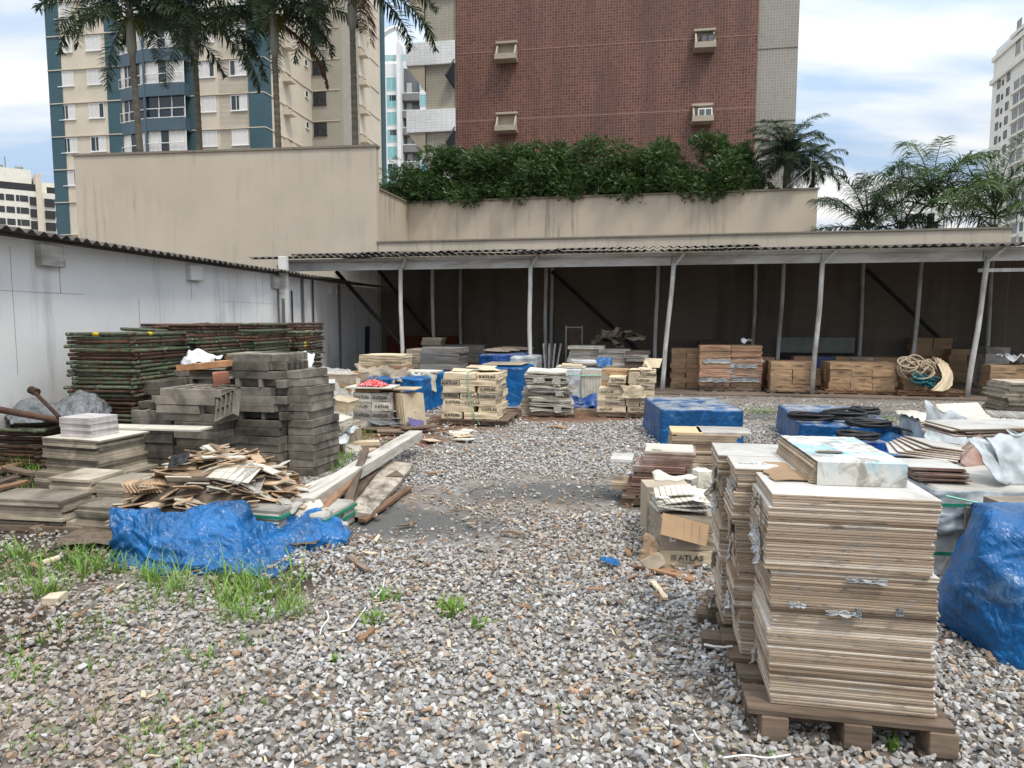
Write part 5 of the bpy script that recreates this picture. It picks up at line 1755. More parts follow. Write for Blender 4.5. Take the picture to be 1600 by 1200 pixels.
# ---- second printed-carton pallet (right of the centre)
Kp = P(934, 652)
kw = (P(1022, 652) - Kp).length
pallet('rotten dark pallet under the open printed cartons', Kp + Vector((0, -.04, 0)), SR, kw + .04, 1.0, .10, m_wood, 6)
km = Matrix.Translation(Kp) @ Matrix.Rotation(SR, 4, 'Z')
u = kw
printed_load('left stack of open printed load', 'printed cartons of the open load', Kp + Vector((-.02, -.01, .102)), SR, u, .4,
             [[(0, .5 * u, .8)], [(0.0, .49 * u, .8)], [(.01, .49 * u, .8)], [(.03, .47 * u, .8)], [(.18 * u, .30 * u, .8)], [(.21 * u, .29 * u, .8)]], .098, 15)
for k in range(3):
    put_carton(f'brown carton behind the left stack of the open printed load, {["lowest", "middle", "topmost"][k]}', 'carton', 'printed cartons of the open load', Kp, SR, .03 * u, .45, .102 + .098 * (4 + k), .48 * u, .4, .094, m_card if k != 1 else m_carddirty, k, 0)
printed_load('right stack of open printed load', 'printed cartons of the open load', Kp + Vector((.0, -.01, .102)) + Vector((.52 * u * math.cos(SR), .52 * u * math.sin(SR), 0)), SR, u, .4,
             [[(0, .47 * u, .9)], [(0, .2 * u, 0), (.21 * u, .25 * u, .8)], [(0.0, .46 * u, .7)], [(.0, .45 * u, 0)], [(.02, .12 * u, 0), (.2 * u, .26 * u, 0)], [(.0, .48 * u, .8)], [(.01, .2 * u, 0), (.22 * u, .26 * u, .9)]], .098, 25)
for k, (x, y, z, w, d, rz_, rx) in enumerate(((.50, .0, .81, .22, .16, .1, -.45), (.68, .02, .83, .2, .16, -.2, .1), (.76, .25, .84, .3, .22, -.3, .75), (.9, .1, .80, .15, .2, 1.2, .9))):
    flat_tile('open pale flap standing up from the printed cartons near the middle post', km @ Vector((x * u, y, z)), w, d, .005, SR + rz_, m_cardpale, rx, 0, 'cardboard_flap', 'cardboard', 'open flaps of the printed load', seed=k + 8)
o = crumple_sheet(.38, .2, m_cardpale, 'torn_paper', 'torn pale paper hanging from the front of the open printed load', 'paper', km @ Vector((.62 * u, -.05, .44)), (R(70), 0, SR), 3, .05, 16, torn=.4)

# ---- sagging stack of old cartons between them
Ip = P(836, 652)
iw = (P(893, 652) - Ip).length + .06
rnd = random.Random(44)
for k in range(15):
    lab = 'sagging weathered flat carton in the leaning grey stack by the middle post' if k < 14 else 'pale flattened carton topping the leaning grey stack'
    h = .046 + rnd.uniform(-.004, .006)
    o = put('flat_carton', carton_mesh(iw + [0, .03, -.02, .05][k % 4], .75, .047, (m_cardgrey, m_boardpale, m_carddirty, m_cardgrey)[k % 4] if k < 13 else m_boardpale, 60 + k % 5, .028), None,
            Ip + Vector((-.05 - .008 * k + rnd.uniform(-.025, .025), rnd.uniform(-.04, .03), .07 + k * .0475)), (rnd.uniform(-.02, .02), R(1.5) + rnd.uniform(-.02, .02), R(-3) + rnd.uniform(-.06, .06)))
    tag(o, lab, 'carton', 'flat cartons of the leaning grey stack' if k < 14 else None)
pallet('crushed dark pallet under the leaning grey stack', Ip + Vector((-.1, -.03, 0)), R(-4), iw + .1, .8, .07, m_wood, 5)
for k in range(9):
    put_carton('dirty flat carton in the low side stack left of the leaning grey stack', 'carton', 'cartons of the low side stack', P(814, 652), R(-6), rnd.uniform(-.02, .02) + (.03 if k > 4 else 0), .05, .0 + .055 * k, .30, .5, .052, m_carddirty if k < 5 else m_cardgrey, k, rnd.uniform(-.04, .04), 0, 'flat_carton')
for k in range(7):
    scrap(Ip + Vector((rnd.uniform(0, iw), -.08, rnd.uniform(.1, .7))), rnd.uniform(.1, .2), rnd.uniform(.06, .14), 80 + k, R(-4), 'ragged paper torn from the front of the leaning grey stack', m_cardgrey)
    bpy.context.scene.objects[-1]
# ---- white smooth block with green straps behind
Jp = P(872, 634)
jb = thing('wrapped_load', 'smooth grey white block bound with pale green straps in the middle', 'load', Jp, R(-10))
MB().box((.42, .5, .36), (.84, 1.0, .7)).build('block', m_wrapwhite, jb, bevel=.015)
q = MB(); rows = []
for j in range(15):
    rows.append([(.44 + .40 * i / 24, -.02 - .018 * abs(math.sin(i * .95)) - .01 * noise.noise(Vector((i, j * .4, 1))), .05 + .66 * j / 14) for i in range(25)])
q.grid(rows).build('ribbed_wrap', m_boardpale, jb, smooth=True)
for pts in (((.0, -.015, .62), (.2, -.016, .60), (.45, -.05, .59), (.84, -.05, .60)), ((.10, -.02, .72), (.18, -.02, .5), (.2, -.02, .3), (.42, -.06, .12), (.6, -.1, .02)), ((.15, .3, .72), (.16, -.01, .72), (.14, -.02, .56))):
    strap(pts, m_strappale, .018, jb)
Jm = Matrix.Translation(Jp) @ Matrix.Rotation(R(-10), 4, 'Z')
for k, (x, y, w, d, m_, lab) in enumerate(((-.05, .05, .55, .5, m_boardpale, 'pale board lying on the left of the green strapped block'), (.05, .1, .4, .5, m_cardpale, 'beige board on top of the green strapped block'),
        (.25, .4, .75, .5, m_cardgrey, 'large grey tile lying on top of the green strapped block'), (.2, .62, .5, .3, m_wrapwhite, 'bluish grey tile at the back of the green strapped block'))):
    flat_tile(lab, Jm @ Vector((x, y, .725 + .03 * k)), w, d, .025, R(-10) + .06 * k, m_, R(1), R(1), 'board' if k < 2 else 'grey_tile', 'tile' if k > 1 else 'board', seed=k)
o = crumple_sheet(.3, .25, m_tarp, 'plastic_scrap', 'blue plastic scrap stuffed on top of the green strapped block', 'plastic', Jm @ Vector((.86, .35, .80)), (R(20), 0, 0), 3, .10, 14)
o = crumple_sheet(.7, .35, m_tarpdark, 'plastic_scrap', 'blue plastic lying crumpled at the foot of the green strapped block', 'plastic', Jm @ Vector((.62, -.16, .08)), (R(35), 0, 0), 7, .10, 22)
# ---- left printed cartons with leaning tiles
Lp = P(552, 672)
Lm = Matrix.Translation(Lp) @ Matrix.Rotation(R(-9), 4, 'Z')
lw_ = (P(613, 672) - Lp).length
for iz in range(4):
    for ix in range(2):
        for iy in range(2):
            lab = f"whitish printed carton, {'topmost' if iz == 3 else ORD[iz] + ' layer'}, {'left' if ix == 0 else 'right'}{' rear' if iy else ''}, under the white slab with red cloth"
            put_carton(lab, 'carton', 'printed cartons under the red cloth', Lp, R(-9), ix * lw_ / 2, iy * .36, .03 + iz * .135, lw_ / 2 - .006, .34, .13, m_cardgrey if (iz + ix) % 3 else m_boardpale, iz * 2 + ix, .01 * (ix - .5), .75 if iy == 0 and not (iz == 0) else 0)
put_carton('brown flat carton under the left end of the white slab', 'carton', None, Lp, R(-9), .05, .0, .575, .36, .4, .05, m_card, 3, .05)
flat_tile('white slab carrying the red cloth on the printed cartons', Lm @ Vector((-.10, -.06, .63)), lw_ + .12, .5, .022, R(-7), m_boardpale, name='white_tile', cat='slab')
flat_tile('pale board sticking out right of the white slab', Lm @ Vector((.38, .1, .60)), .55, .4, .02, R(-9), m_cardpale, name='board', cat='board')
def M_redcloth():
    g = NT('red_patterned_cloth')
    v = g.coord('Object')
    vo = g.node('ShaderNodeTexVoronoi'); vo.inputs['Scale'].default_value = 38
    g.link(v, vo.inputs['Vector'])
    return g.done(g.mix(g.ramp(vo.outputs['Distance'], [(0.32, 0), (0.42, 1)]), (0.62, 0.5, 0.48), (0.5, 0.05, 0.05)), .9, .2)
rows = []
for j in range(17):
    rows.append([((i / 24 - .5) * .42, (j / 16 - .5) * .3, .085 * max(0, 1 - ((i / 24 - .5) * 2) ** 2) * max(0, 1 - ((j / 16 - .5) * 2) ** 2) ** .6 + .018 * noise.noise(Vector((i * .4, j * .4, 2)))) for i in range(25)])
o = MB().grid(rows).build('cloth', M_redcloth(), None, smooth=True)
o.location = Lm @ Vector((.27, .15, .665)); o.rotation_euler = (0, 0, R(-15))
tag(o, 'crumpled red and white cloth lying on the white slab', 'cloth')
q = MB().path([Lm @ Vector((.16 + .2 * t, .3, .70 + .10 * math.sin(math.pi * t))) for t in [i / 8 for i in range(9)]], .014, 6)
tag(q.build('hose_end', m_film), 'bent grey hose end beside the red cloth', 'hose')
flat_tile('small upright white scrap on the left end of the white slab', Lm @ Vector((.02, .1, .65)), .06, .02, .12, R(-9), m_boardpale, name='scrap', cat='scrap')
for k in range(6):
    t = MB().box((0, .16, .27), (.022, .34, .54))
    o = t.build('leaning_tile', m_cardpale if k < 5 else m_card, None, bevel=.003)
    o.location = Lm @ Vector((lw_ + .22 - .03 * k + .02, -.01 + .02 * k, .02)); o.rotation_euler = (0, R(-14 + 1.2 * k), R(-60 + 2 * k))
    tag(o, 'beige tile carton with a small label leaning at the right of the printed cartons' if k == 0 else 'beige flat carton leaning in the row right of the printed cartons', 'carton', None if k == 0 else 'leaning flat cartons')
for k, (px, py, Y, w, d, m_, rx, ry, rz_, lab) in enumerate(((605, 664, 10.5, .55, .4, m_film, 14, 10, 10, 'grey speckled sheet hanging over debris before the printed cartons'),
        (625, 655, 10.6, .5, .4, m_film, 5, -6, -10, 'folded dark grey sheet lying before the leaning cartons'), (650, 664, 10.3, .25, .22, M_basic('purple_sheet', (.10, .085, .22), .7, .2), 40, 10, 30, 'small purple grey sheet lying at the right of the dark sheets'))):
    crumple_sheet(w, d, m_ if k else m_film, 'sheet', lab, 'sheet', gz(px, py, Y, .16 if k < 2 else .1), (R(rx), R(ry), R(rz_)), 60 + k, .05, 16, th=.006)
flat_tile('white tile lying on the folded dark sheets', gz(608, 650, 10.5, .27), .42, .3, .02, R(-8), m_boardpale, name='tile')
for k in range(4):
    flat_tile('grey green roof sheet piece stacked below the white tile', gz(600, 655, 10.55, .09 + .035 * k), .62 - .05 * k, .4, .02, R(-8 + 5 * k), m_board if k % 2 else m_cardgrey, R(2), R(-2), 'sheet_piece', 'sheet', 'sheet pieces below the white tile', seed=k)
MB().tube(gz(640, 655, 10.8, .1), gz(662, 648, 11.1, .14), .05, 8).build('log', m_wood)
tag(bpy.data.objects['log'], 'short dark log end beside the leaning cartons', 'log')
# ---- loads behind: clear-wrapped brown load at left
Wp = P(478, 655)
load('brown carton', 'cartons of the clear wrapped load', Wp, R(-10), .40, .40, .15, 2, 2, 5, m_carddirty, 0, 77, .015, 'in the clear wrapped load by the scaffold frames', mats=[m_carddirty, m_card])
ro = [[gz(474, 568, 11.6, .86), gz(510, 566, 11.7, .84), gz(548, 570, 11.8, .80)], [gz(470, 600, 11.4, .62), gz(512, 600, 11.45, .55), gz(552, 600, 11.6, .5)], [gz(480, 640, 11.2, .3), gz(528, 640, 11.2, .22), gz(556, 640, 11.4, .2)], [gz(500, 660, 11.0, .04), gz(535, 660, 11.05, .02), gz(560, 655, 11.3, .02)]]
g = NT('clear_plastic'); g.bsdf.inputs['Transmission Weight'].default_value = 0.0; g.bsdf.inputs['Alpha'].default_value = 0.38
vv = g.coord('Position'); g.bump(g.noise(vv, 12, 6, .6, 1.5), 1.0, .03)
m_clear = g.done((.62, .60, .57), .18, .6)
loft(ro, 36, 30, 5, .05, m_clear, 'clear_wrap', 'clear dusty plastic sheet draped over the brown load by the scaffold frames', 'plastic sheet', 5)
o = crumple_sheet(.45, .35, m_wrapwhite, 'plastic_sheet', 'white crumpled plastic on the top left of the clear wrapped load', 'plastic', gz(466, 572, 11.3, .84), (R(15), 0, 0), 9, .14, 18)
for k in range(2):
    flat_tile('white paper label sheet on the clear wrap', gz(490 + 16 * k, 600, 11.05, .58), .17, .006, .14, R(-15 + 20 * k), m_whitecable, R(-20), 0, 'paper_sheet', 'paper', 'white papers on the clear wrap')
flat_tile('brown cardboard flap sticking out right of the clear wrapped load', gz(550, 585, 11.9, .6), .16, .006, .2, R(-30), m_card, R(-10), R(8), 'cardboard_flap', 'cardboard')
# ---- blue torn tarp load with cartons on top
Mp = P(566, 646)
load('flat reddish carton', 'flat cartons on the torn blue load', gz(562, 590, 13.2, .60), R(-12), .84, .6, .065, 1, 1, 6, m_cardred, 0, 51, .02, 'on the torn blue wrapped load', 'flat_carton', mats=[m_cardred, m_cardpale])
o = crumple_sheet(1.0, .5, m_carddirty, 'torn_carton', 'ragged torn cardboard hanging over the edge of the torn blue load', 'cardboard', gz(596, 588, 12.9, .60), (R(35), 0, R(-10)), 13, .12, 26, torn=.3, th=.006)
wrapped('wrapped_block', 'torn blue plastic load left of the first post', 'wrapped load', 'blue wrapped loads', Vector((gz(570, 640, 12.9, 0).x, 12.75, 0)), R(-12), 1.15, 1.3, .62, m_tarp, 11, .04, .06, .03, .05)
wrapped('wrapped_block', 'narrow torn blue load beside the first post', 'wrapped load', 'blue wrapped loads', Vector((gz(648, 630, 13.6, 0).x, 13.7, 0)), R(-20), .55, .8, .60, m_tarp, 17, .06, .08, .05, .05)
flat_tile('pale yellow board lying on the torn blue load', gz(612, 582, 13.2, .66), .9, .35, .03, R(-14), m_boardpale, R(2), 0, 'board', 'board')
for k in range(2):
    crumple_sheet(.3, .35, m_boardpale, 'torn_paper', 'pale torn packaging showing through the torn blue load', 'paper', gz(648 + 22 * k, 598, 13.0, .5), (R(75), 0, R(-15 + 20 * k)), 66 + k, .05, 12, torn=.4, group='pale paper on the torn blue load')
# ---- blue wrapped load with cardboard top (centre)
Np = P(742, 632)
wrapped('wrapped_block', 'blue wrapped load with brown cardboard top behind the strapped cartons', 'wrapped load', 'blue wrapped loads', Np + Vector((-.02, 0, 0)), SR, .98, 1.3, .74, m_tarp, 23, .02, .03, .02, .05)
flat_tile('brown cardboard sheet covering the central blue load', Matrix.Translation(Np) @ Matrix.Rotation(SR, 4, 'Z') @ Vector((.1, .1, .77)), .8, 1.0, .008, SR, m_carddirty, 0, 0, 'cardboard_sheet', 'cardboard')
N2 = Vector((gz(748, 600, 16.2, 0).x, 16.2, 0.05))
wrapped('wrapped_block', 'blue and silver wrapped load farther back behind the central blue load', 'wrapped load', 'blue wrapped loads', N2, SR, 1.1, 1.2, .82, m_tarpdark, 29, .03, .03, .03, .05)
wrapped('wrapped_block', 'silver grey wrapped load beside the second post', 'wrapped load', 'blue wrapped loads', N2 + Vector((.72, -.45, 0)), SR, .55, 1.2, .78, m_wrapsilver, 31, .03, .03, .03, .05)
for k in range(4):
    flat_tile('loose brown board lying on the loads behind the central blue load', N2 + Vector((.1 + .25 * k, .1 + .1 * k, .88 + .015 * k)), .6, .5, .02, SR + .3 * k, m_carddirty, R(2), R(2), 'board', 'board', 'boards on the rear loads', seed=k)
# ---- under the shed, left part
S0 = .05
def on_slab(px, Y): return Vector((gz(px, 600, Y, 0).x, Y, S0))
load('brown carton', 'cartons behind the first post', on_slab(634, 16.4), SR, .40, .40, .13, 2, 2, 7, m_carddirty, 0, 61, .02, 'in the load right behind the first post')
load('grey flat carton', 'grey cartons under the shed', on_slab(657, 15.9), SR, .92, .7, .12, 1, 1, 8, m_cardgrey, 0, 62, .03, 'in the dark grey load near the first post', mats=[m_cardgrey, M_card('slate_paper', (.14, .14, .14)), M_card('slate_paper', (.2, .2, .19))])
load('brown flat carton', 'small brown stack under the shed', on_slab(660, 17.6), SR, .5, .4, .06, 1, 1, 19, m_carddirty, 0, 63, .02, 'in the narrow stack behind the first post')
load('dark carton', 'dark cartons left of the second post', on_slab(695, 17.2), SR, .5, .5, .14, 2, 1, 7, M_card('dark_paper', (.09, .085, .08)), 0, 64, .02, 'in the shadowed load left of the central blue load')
# ---- behind the green strapped block
load('weathered flat carton', 'flat cartons in the left rear stack', on_slab(888, 16.6), SR, .85, .6, .075, 1, 1, 13, m_cardgrey, 0, 71, .035, 'in the left pale stack behind the strapped block', 'flat_carton', mats=[m_cardgrey, m_carddirty, m_boardpale])
load('weathered flat carton', 'flat cartons in the middle rear stack', on_slab(934, 16.4), SR, .72, .6, .075, 1, 1, 12, m_carddirty, 0, 72, .035, 'in the middle pale stack behind the strapped block', 'flat_carton', mats=[m_cardgrey, m_carddirty, m_boardpale])
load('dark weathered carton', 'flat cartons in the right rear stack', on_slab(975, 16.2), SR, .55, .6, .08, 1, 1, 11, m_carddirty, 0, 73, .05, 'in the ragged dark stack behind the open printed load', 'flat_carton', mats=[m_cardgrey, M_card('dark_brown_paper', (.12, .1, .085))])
rnd = random.Random(91)
for k in range(9):
    crumple_sheet(.5, .4, M_card('dark_brown_paper', (.10, .085, .07)) if k == 0 else m_carddirty, 'crumpled_carton', 'crumpled old cardboard heaped on the stacks at the back', 'cardboard', on_slab(935 + 60 * rnd.random(), 17.2) + Vector((0, rnd.uniform(0, .6), .95 + rnd.uniform(0, .3))), (rnd.uniform(-.5, .5), rnd.uniform(-.4, .4), rnd.uniform(0, 3)), 100 + k, .10, 12, th=.006, group='crumpled cardboard at the back')
for k in range(4):
    a = on_slab(853 + 4 * k, 16.9); b = on_slab(849 + 9 * k, 17.5)
    q = MB().tube(a, Vector((b.x, b.y, 1.05)), .025, 8)
    tag(q.build('pole', m_post), 'short grey pole leaning behind the second post', 'pole', 'short leaning poles')
fr = thing('metal_frame', 'thin pale metal frame standing against the dark back wall', 'frame', on_slab(884, 18.5), SR)
q = MB()
for x in (0, .42): q.tube((x, 0, 0), (x, 0, 1.45), .018, 6)
for z in (.6, 1.4): q.tube((0, 0, z), (.42, 0, z), .016, 6)
q.build('frame_tubes', m_post, fr)
MB().box((.21, .03, 1.05), (.38, .02, .6)).build('panel', M_basic('brown_panel', (.1, .07, .05), .9, .3), fr)
# ---- loads under the right part of the shed
load('brown carton', 'cartons behind the third post', on_slab(1048, 16.6), SR, .34, .5, .115, 2, 1, 8, m_cardred, 0, 81, .02, 'in the load right of the third post', mats=[m_card, m_cardred])
for k, (px, lab) in enumerate(((1093, 'left'), (1141, 'right'))):
    o0 = on_slab(px, 15.75) + Vector((0, 0, .14))
    load('flat reddish carton' , f'flat cartons of the torn white load, {lab} stack', o0, SR, .66, .6, .0625, 1, 1, 14, m_cardred, 0, 82 + k, .02, f'in the {lab} stack of the torn white wrapped load', 'flat_carton', mats=[m_cardred, m_card, m_cardred])
    for j in range(5):
        scrap(o0 + Vector((.33 + rnd.uniform(-.12, .12), -.06, .12 + .105 * j)), .60, .09, 200 + j + 10 * k, SR, 'torn white and blue wrapping strip across the load behind the third post', m_torn)
    pallet(f'dark pallet under the {lab} stack of the torn white load', on_slab(px, 15.7), SR, .66, .7, .13, m_wood, 4)
o = crumple_sheet(.22, .16, m_whitecable, 'plastic_scrap', 'white plastic scrap on top of the torn white wrapped load', 'plastic', on_slab(1164, 15.9) + Vector((0, 0, 1.06)), (0, 0, 0), 5, .12, 12)
load('brown carton', 'cartons between the third and fourth posts', on_slab(1189, 16.3), SR, .3, .4, .12, 1, 1, 6, m_cardred, 0, 84, .02, 'in the narrow load right of the torn white load')
load('brown carton', 'cartons left of the fourth post', on_slab(1204, 15.35) + Vector((0, 0, .06)), SR, .44, .40, .155, 2, 2, 4, m_card, .35, 85, .012, 'in the load left of the fourth post', mats=[m_card, m_card, m_cardred])
pallet('low pallet under the brown cartons left of the fourth post', on_slab(1199, 15.3), SR, 1.25, .85, .055, m_wood, 6)
load('carton with blue marks', 'cartons behind the fourth post', on_slab(1240, 17.2), SR, .46, .4, .14, 3, 1, 5, m_cardred, 0, 86, .015, 'in the load behind the fourth post', mats=[m_card, m_cardred, M_card('blue_marked_paper', (.06, .09, .2))])
load('brown printed carton', 'cartons right of the fourth post', on_slab(1296, 15.2) + Vector((0, 0, .10)), SR, .43, .40, .145, 3, 2, 4, m_card, .35, 87, .015, 'in the wide load right of the fourth post', textp=.8)
pallet('slatted pallet under the wide brown carton load', on_slab(1290, 15.15), SR, 1.42, .9, .095, m_woodbrown, 7)
load('pale carton', 'cartons behind the wide load', on_slab(1330, 16.9), SR, .5, .5, .14, 3, 1, 5, m_cardpale, 0, 88, .02, 'behind the wide brown carton load', mats=[m_carddirty, m_card])
load('dark brown carton', 'cartons deep in the shed', on_slab(1425, 18.6), SR, .45, .45, .16, 2, 1, 7, m_card, 0, 89, .015, 'in the tall load deep behind the rope heap')
load('brown carton', 'cartons at the back right', on_slab(1482, 18.0), SR, .42, .45, .14, 3, 1, 6, m_card, 0, 90, .02, 'in the shadowed load right of the rope heap')
load('whitish carton', 'cartons right of the last post', on_slab(1538, 16.4), SR, .5, .5, .16, 1, 1, 6, m_cardgrey, 0, 92, .02, 'in the pale load behind the last post')
load('brown carton', 'cartons at the right edge', on_slab(1546, 14.6), SR, .46, .45, .165, 3, 1, 4, m_card, .3, 93, .012, 'in the load at the right edge under the shed')
o = crumple_sheet(.55, .4, m_wrapwhite, 'plastic_bag', 'white plastic bag lying on the cartons at the right edge', 'bag', on_slab(1582, 14.75) + Vector((0, 0, .73)), (0, 0, 0), 8, .16, 18)
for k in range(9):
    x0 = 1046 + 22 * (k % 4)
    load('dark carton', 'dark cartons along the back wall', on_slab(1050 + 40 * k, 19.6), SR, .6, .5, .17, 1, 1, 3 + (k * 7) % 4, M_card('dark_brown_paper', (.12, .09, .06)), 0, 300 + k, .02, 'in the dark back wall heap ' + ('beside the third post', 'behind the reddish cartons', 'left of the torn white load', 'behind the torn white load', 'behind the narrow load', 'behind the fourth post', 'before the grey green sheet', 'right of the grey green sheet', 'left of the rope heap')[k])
# rope heap with a torn sheet on its pallet
pallet('flat wooden pallet under the rope heap', on_slab(1404, 14.75), SR, 1.35, .9, .11, m_woodbrown, 7)
load('brown carton', 'cartons under the rope heap', on_slab(1412, 14.95) + Vector((0, 0, .11)), SR, .4, .4, .13, 2, 1, 3, m_card, 0, 95, .02, 'under the rope heap')
def rope_heap(c, rx, ry, rz_, n, r, m, label, seed):
    rnd = random.Random(seed)
    pts = []
    ph = rnd.random() * 6
    for i in range(n):
        k = i / 14
        a = 2 * math.pi * k
        rad = .38 + .22 * math.sin(k * 1.83 + ph) + .1 * math.sin(k * 5.1)
        ax_ = Vector((math.sin(k * .71 + ph), math.cos(k * .53) * 1.4, math.sin(k * .93 + 1) * .8)).normalized()
        e1 = ax_.cross(Vector((0, .3, 1))).normalized(); e2 = ax_.cross(e1)
        v = (e1 * math.cos(a) + e2 * math.sin(a)) * rad
        v = Vector((v.x * rx, v.y * ry, v.z * rz_))
        v += Vector((.55 * rx * math.sin(k * .61 + 1), .3 * ry * math.cos(k * .47), .5 * rz_ * math.sin(k * .77 + 2)))
        pts.append(Vector(c) + v)
    o = MB().path(pts, r, 6).build('rope_coil', m, None, smooth=True)
    return tag(o, label, 'rope')
rc = on_slab(1427, 14.75)
rope_heap(rc + Vector((.0, .0, .58)), .40, .25, .26, 420, .018, m_rope, 'tangled beige rope heaped on the cartons near the last post', 3)
rope_heap(rc + Vector((.42, .1, .62)), .25, .2, .2, 200, .018, m_rope, 'smaller tangle of beige rope at the right of the rope heap', 5)
rope_heap(rc + Vector((.18, -.12, .34)), .34, .16, .16, 220, .018, m_ropeteal, 'teal rope hanging below the beige rope heap', 7)
ro = [[rc + Vector((.55, .3, .78)), rc + Vector((.68, .2, .74)), rc + Vector((.78, .1, .66))], [rc + Vector((.48, -.18, .42)), rc + Vector((.66, -.12, .48)), rc + Vector((.78, .0, .45))], [rc + Vector((.20, -.25, .14)), rc + Vector((.45, -.28, .12)), rc + Vector((.70, -.15, .22))]]
loft(ro, 24, 24, 6, .04, m_cardpale, 'torn_sheet', 'torn pale wrapping sheet hanging from the rope heap', 'sheet', 5)
# ================================================================== left side
# ---- scaffold frames
def frame_mesh(L, W, m, seed, marks=0):
    rnd = random.Random(seed)
    q = MB()
    r = .0215
    for k, x in enumerate((0, L)):
        e = rnd.uniform(.03, .10)
        q.tube((x, -e, 0), (x, W + e, rnd.uniform(-.006, .006)), r, 8)
    for y in (.0, W * .5, W):
        q.tube((-rnd.uniform(.02, .06), y, .0), (L + rnd.uniform(.02, .08), y, rnd.uniform(-.006, .006)), r * .98, 8)
    if marks:
        y = W * rnd.uniform(.25, .6)
        q.tube((L, y, 0), (L, y + .07, 0), r * 1.12, 8, 1)
        x = L * rnd.uniform(.3, .7)
        q.tube((x, 0, 0), (x + .08, 0, 0), r * 1.12, 8, 1)
    return q.mesh('scaffold_frame', [m, m_yellow], smooth=True)
fms = [frame_mesh(.80, 1.02, m_green if k < 6 else m_rust, k, k == 4) for k in range(9)]
def frame_stack(origin, rz, n, where, seed, meshes, rusty=0.0, name='scaffold'):
    rnd = random.Random(seed)
    M = Matrix.Translation(origin) @ Matrix.Rotation(rz, 4, 'Z')
    jx = jy = 0
    for i in range(n):
        if i % 3 == 0: jx, jy = rnd.uniform(-.025, .025), rnd.uniform(-.03, .03)
        p = M @ Vector((jx + rnd.uniform(-.014, .014), jy + rnd.uniform(-.014, .014), .024 + i * .0485))
        o = put(name, rnd.choice(meshes), None, p, (rnd.uniform(-.006, .006), rnd.uniform(-.006, .006), rz + rnd.uniform(-.03, .03)))
        tag(o, where if i < n - 1 else where.replace('pipe frame in', 'pipe frame lying uppermost on'), 'scaffold frame', 'stacked frames ' + where.split(' in ')[-1])
wr = R(-7)
c0 = Vector((-4.45, 8.3, 0))
dd = Vector((.125, .99, 0))
lx_ = Vector((-math.cos(wr), -math.sin(wr), 0)) * .80
frame_stack(c0 + lx_, wr, 31, 'chipped green pipe frame in the nearest tall scaffold stack by the white wall', 1, fms)
frame_stack(c0 + lx_ + dd * 1.28 + Vector((.05, 0, 0)), wr + R(1), 33, 'chipped green pipe frame in the second scaffold stack along the white wall', 2, fms)
frame_stack(c0 + lx_ + dd * 2.58 + Vector((.18, 0, 0)), wr - R(1), 33, 'chipped green pipe frame in the third scaffold stack along the white wall', 3, fms)
frame_stack(c0 + lx_ + dd * 3.9 + Vector((.25, 0, 0)), wr, 33, 'chipped green pipe frame in the farthest scaffold stack by the shed corner', 4, fms)
for k, (a, b) in enumerate((((240, 512, 9.4), (326, 506, 10.2)), ((190, 514, 8.8), (262, 517, 9.6)))):
    q = MB().tube(at(*a), at(*b), .022, 8)
    tag(q.build('scaffold_pipe', m_green if k else m_rust), 'loose pipe lying across the tops of the green frames, ' + ('nearest stack' if k else 'second stack'), 'pipe')
flat_tile('small pale tag on the farthest scaffold stack', at(457, 531, 12.25), .10, .01, .07, R(-20), m_whitecable, name='tag', cat='tag')
rms = [frame_mesh(.95, 1.02, m_rust if k < 5 else m_green, 20 + k) for k in range(6)]
frame_stack(Vector((-5.1, 7.55, 0)) + Vector((-math.cos(wr), -math.sin(wr), 0)) * .95, wr, 10, 'rusty pipe frame in the low stack at the left edge', 5, rms)
frame_stack(Vector((-5.15, 7.5, 0)) + Vector((-math.cos(wr), -math.sin(wr), 0)) * 1.95, wr, 9, 'rusty pipe frame in the second low stack at the left edge', 6, rms)
q = MB().path([at(52, 611, 7.6), at(93, 652, 7.2)], .02, 8); q.tube(at(48, 609, 7.62), at(58, 613, 7.58), .042, 10)
tag(q.build('rusty_rod', m_rust), 'rusty rod with a pipe socket sticking up from the grey plastic', 'rod')
q = MB().tube(at(-12, 638, 6.9), at(126, 663, 7.35), .034, 10)
tag(q.build('rusty_pipe', m_rust), 'thick rusty pipe lying across the low frames at the left edge', 'pipe')
ro = [[at(10, 655, 8.1), at(40, 632, 8.2), at(90, 640, 8.2), at(120, 622, 8.3), at(150, 626, 8.3), at(172, 640, 8.3)],
      [at(14, 655, 7.9), at(42, 628, 8.0), at(88, 634, 8.0), at(125, 614, 8.05), at(150, 622, 8.1), at(170, 645, 8.15)],
      [at(18, 660, 7.6), at(48, 645, 7.65), at(92, 648, 7.7), at(125, 640, 7.7), at(150, 642, 7.9), at(166, 652, 8.0)],
      [at(22, 664, 7.55), at(50, 664, 7.5), at(90, 658, 7.55), at(120, 656, 7.6), at(148, 652, 7.8), at(164, 656, 7.95)]]
loft(ro, 60, 30, 3, .05, m_film, 'plastic_sheet', 'crumpled grey plastic sheet lying on the low rusty frames', 'plastic sheet', 4)

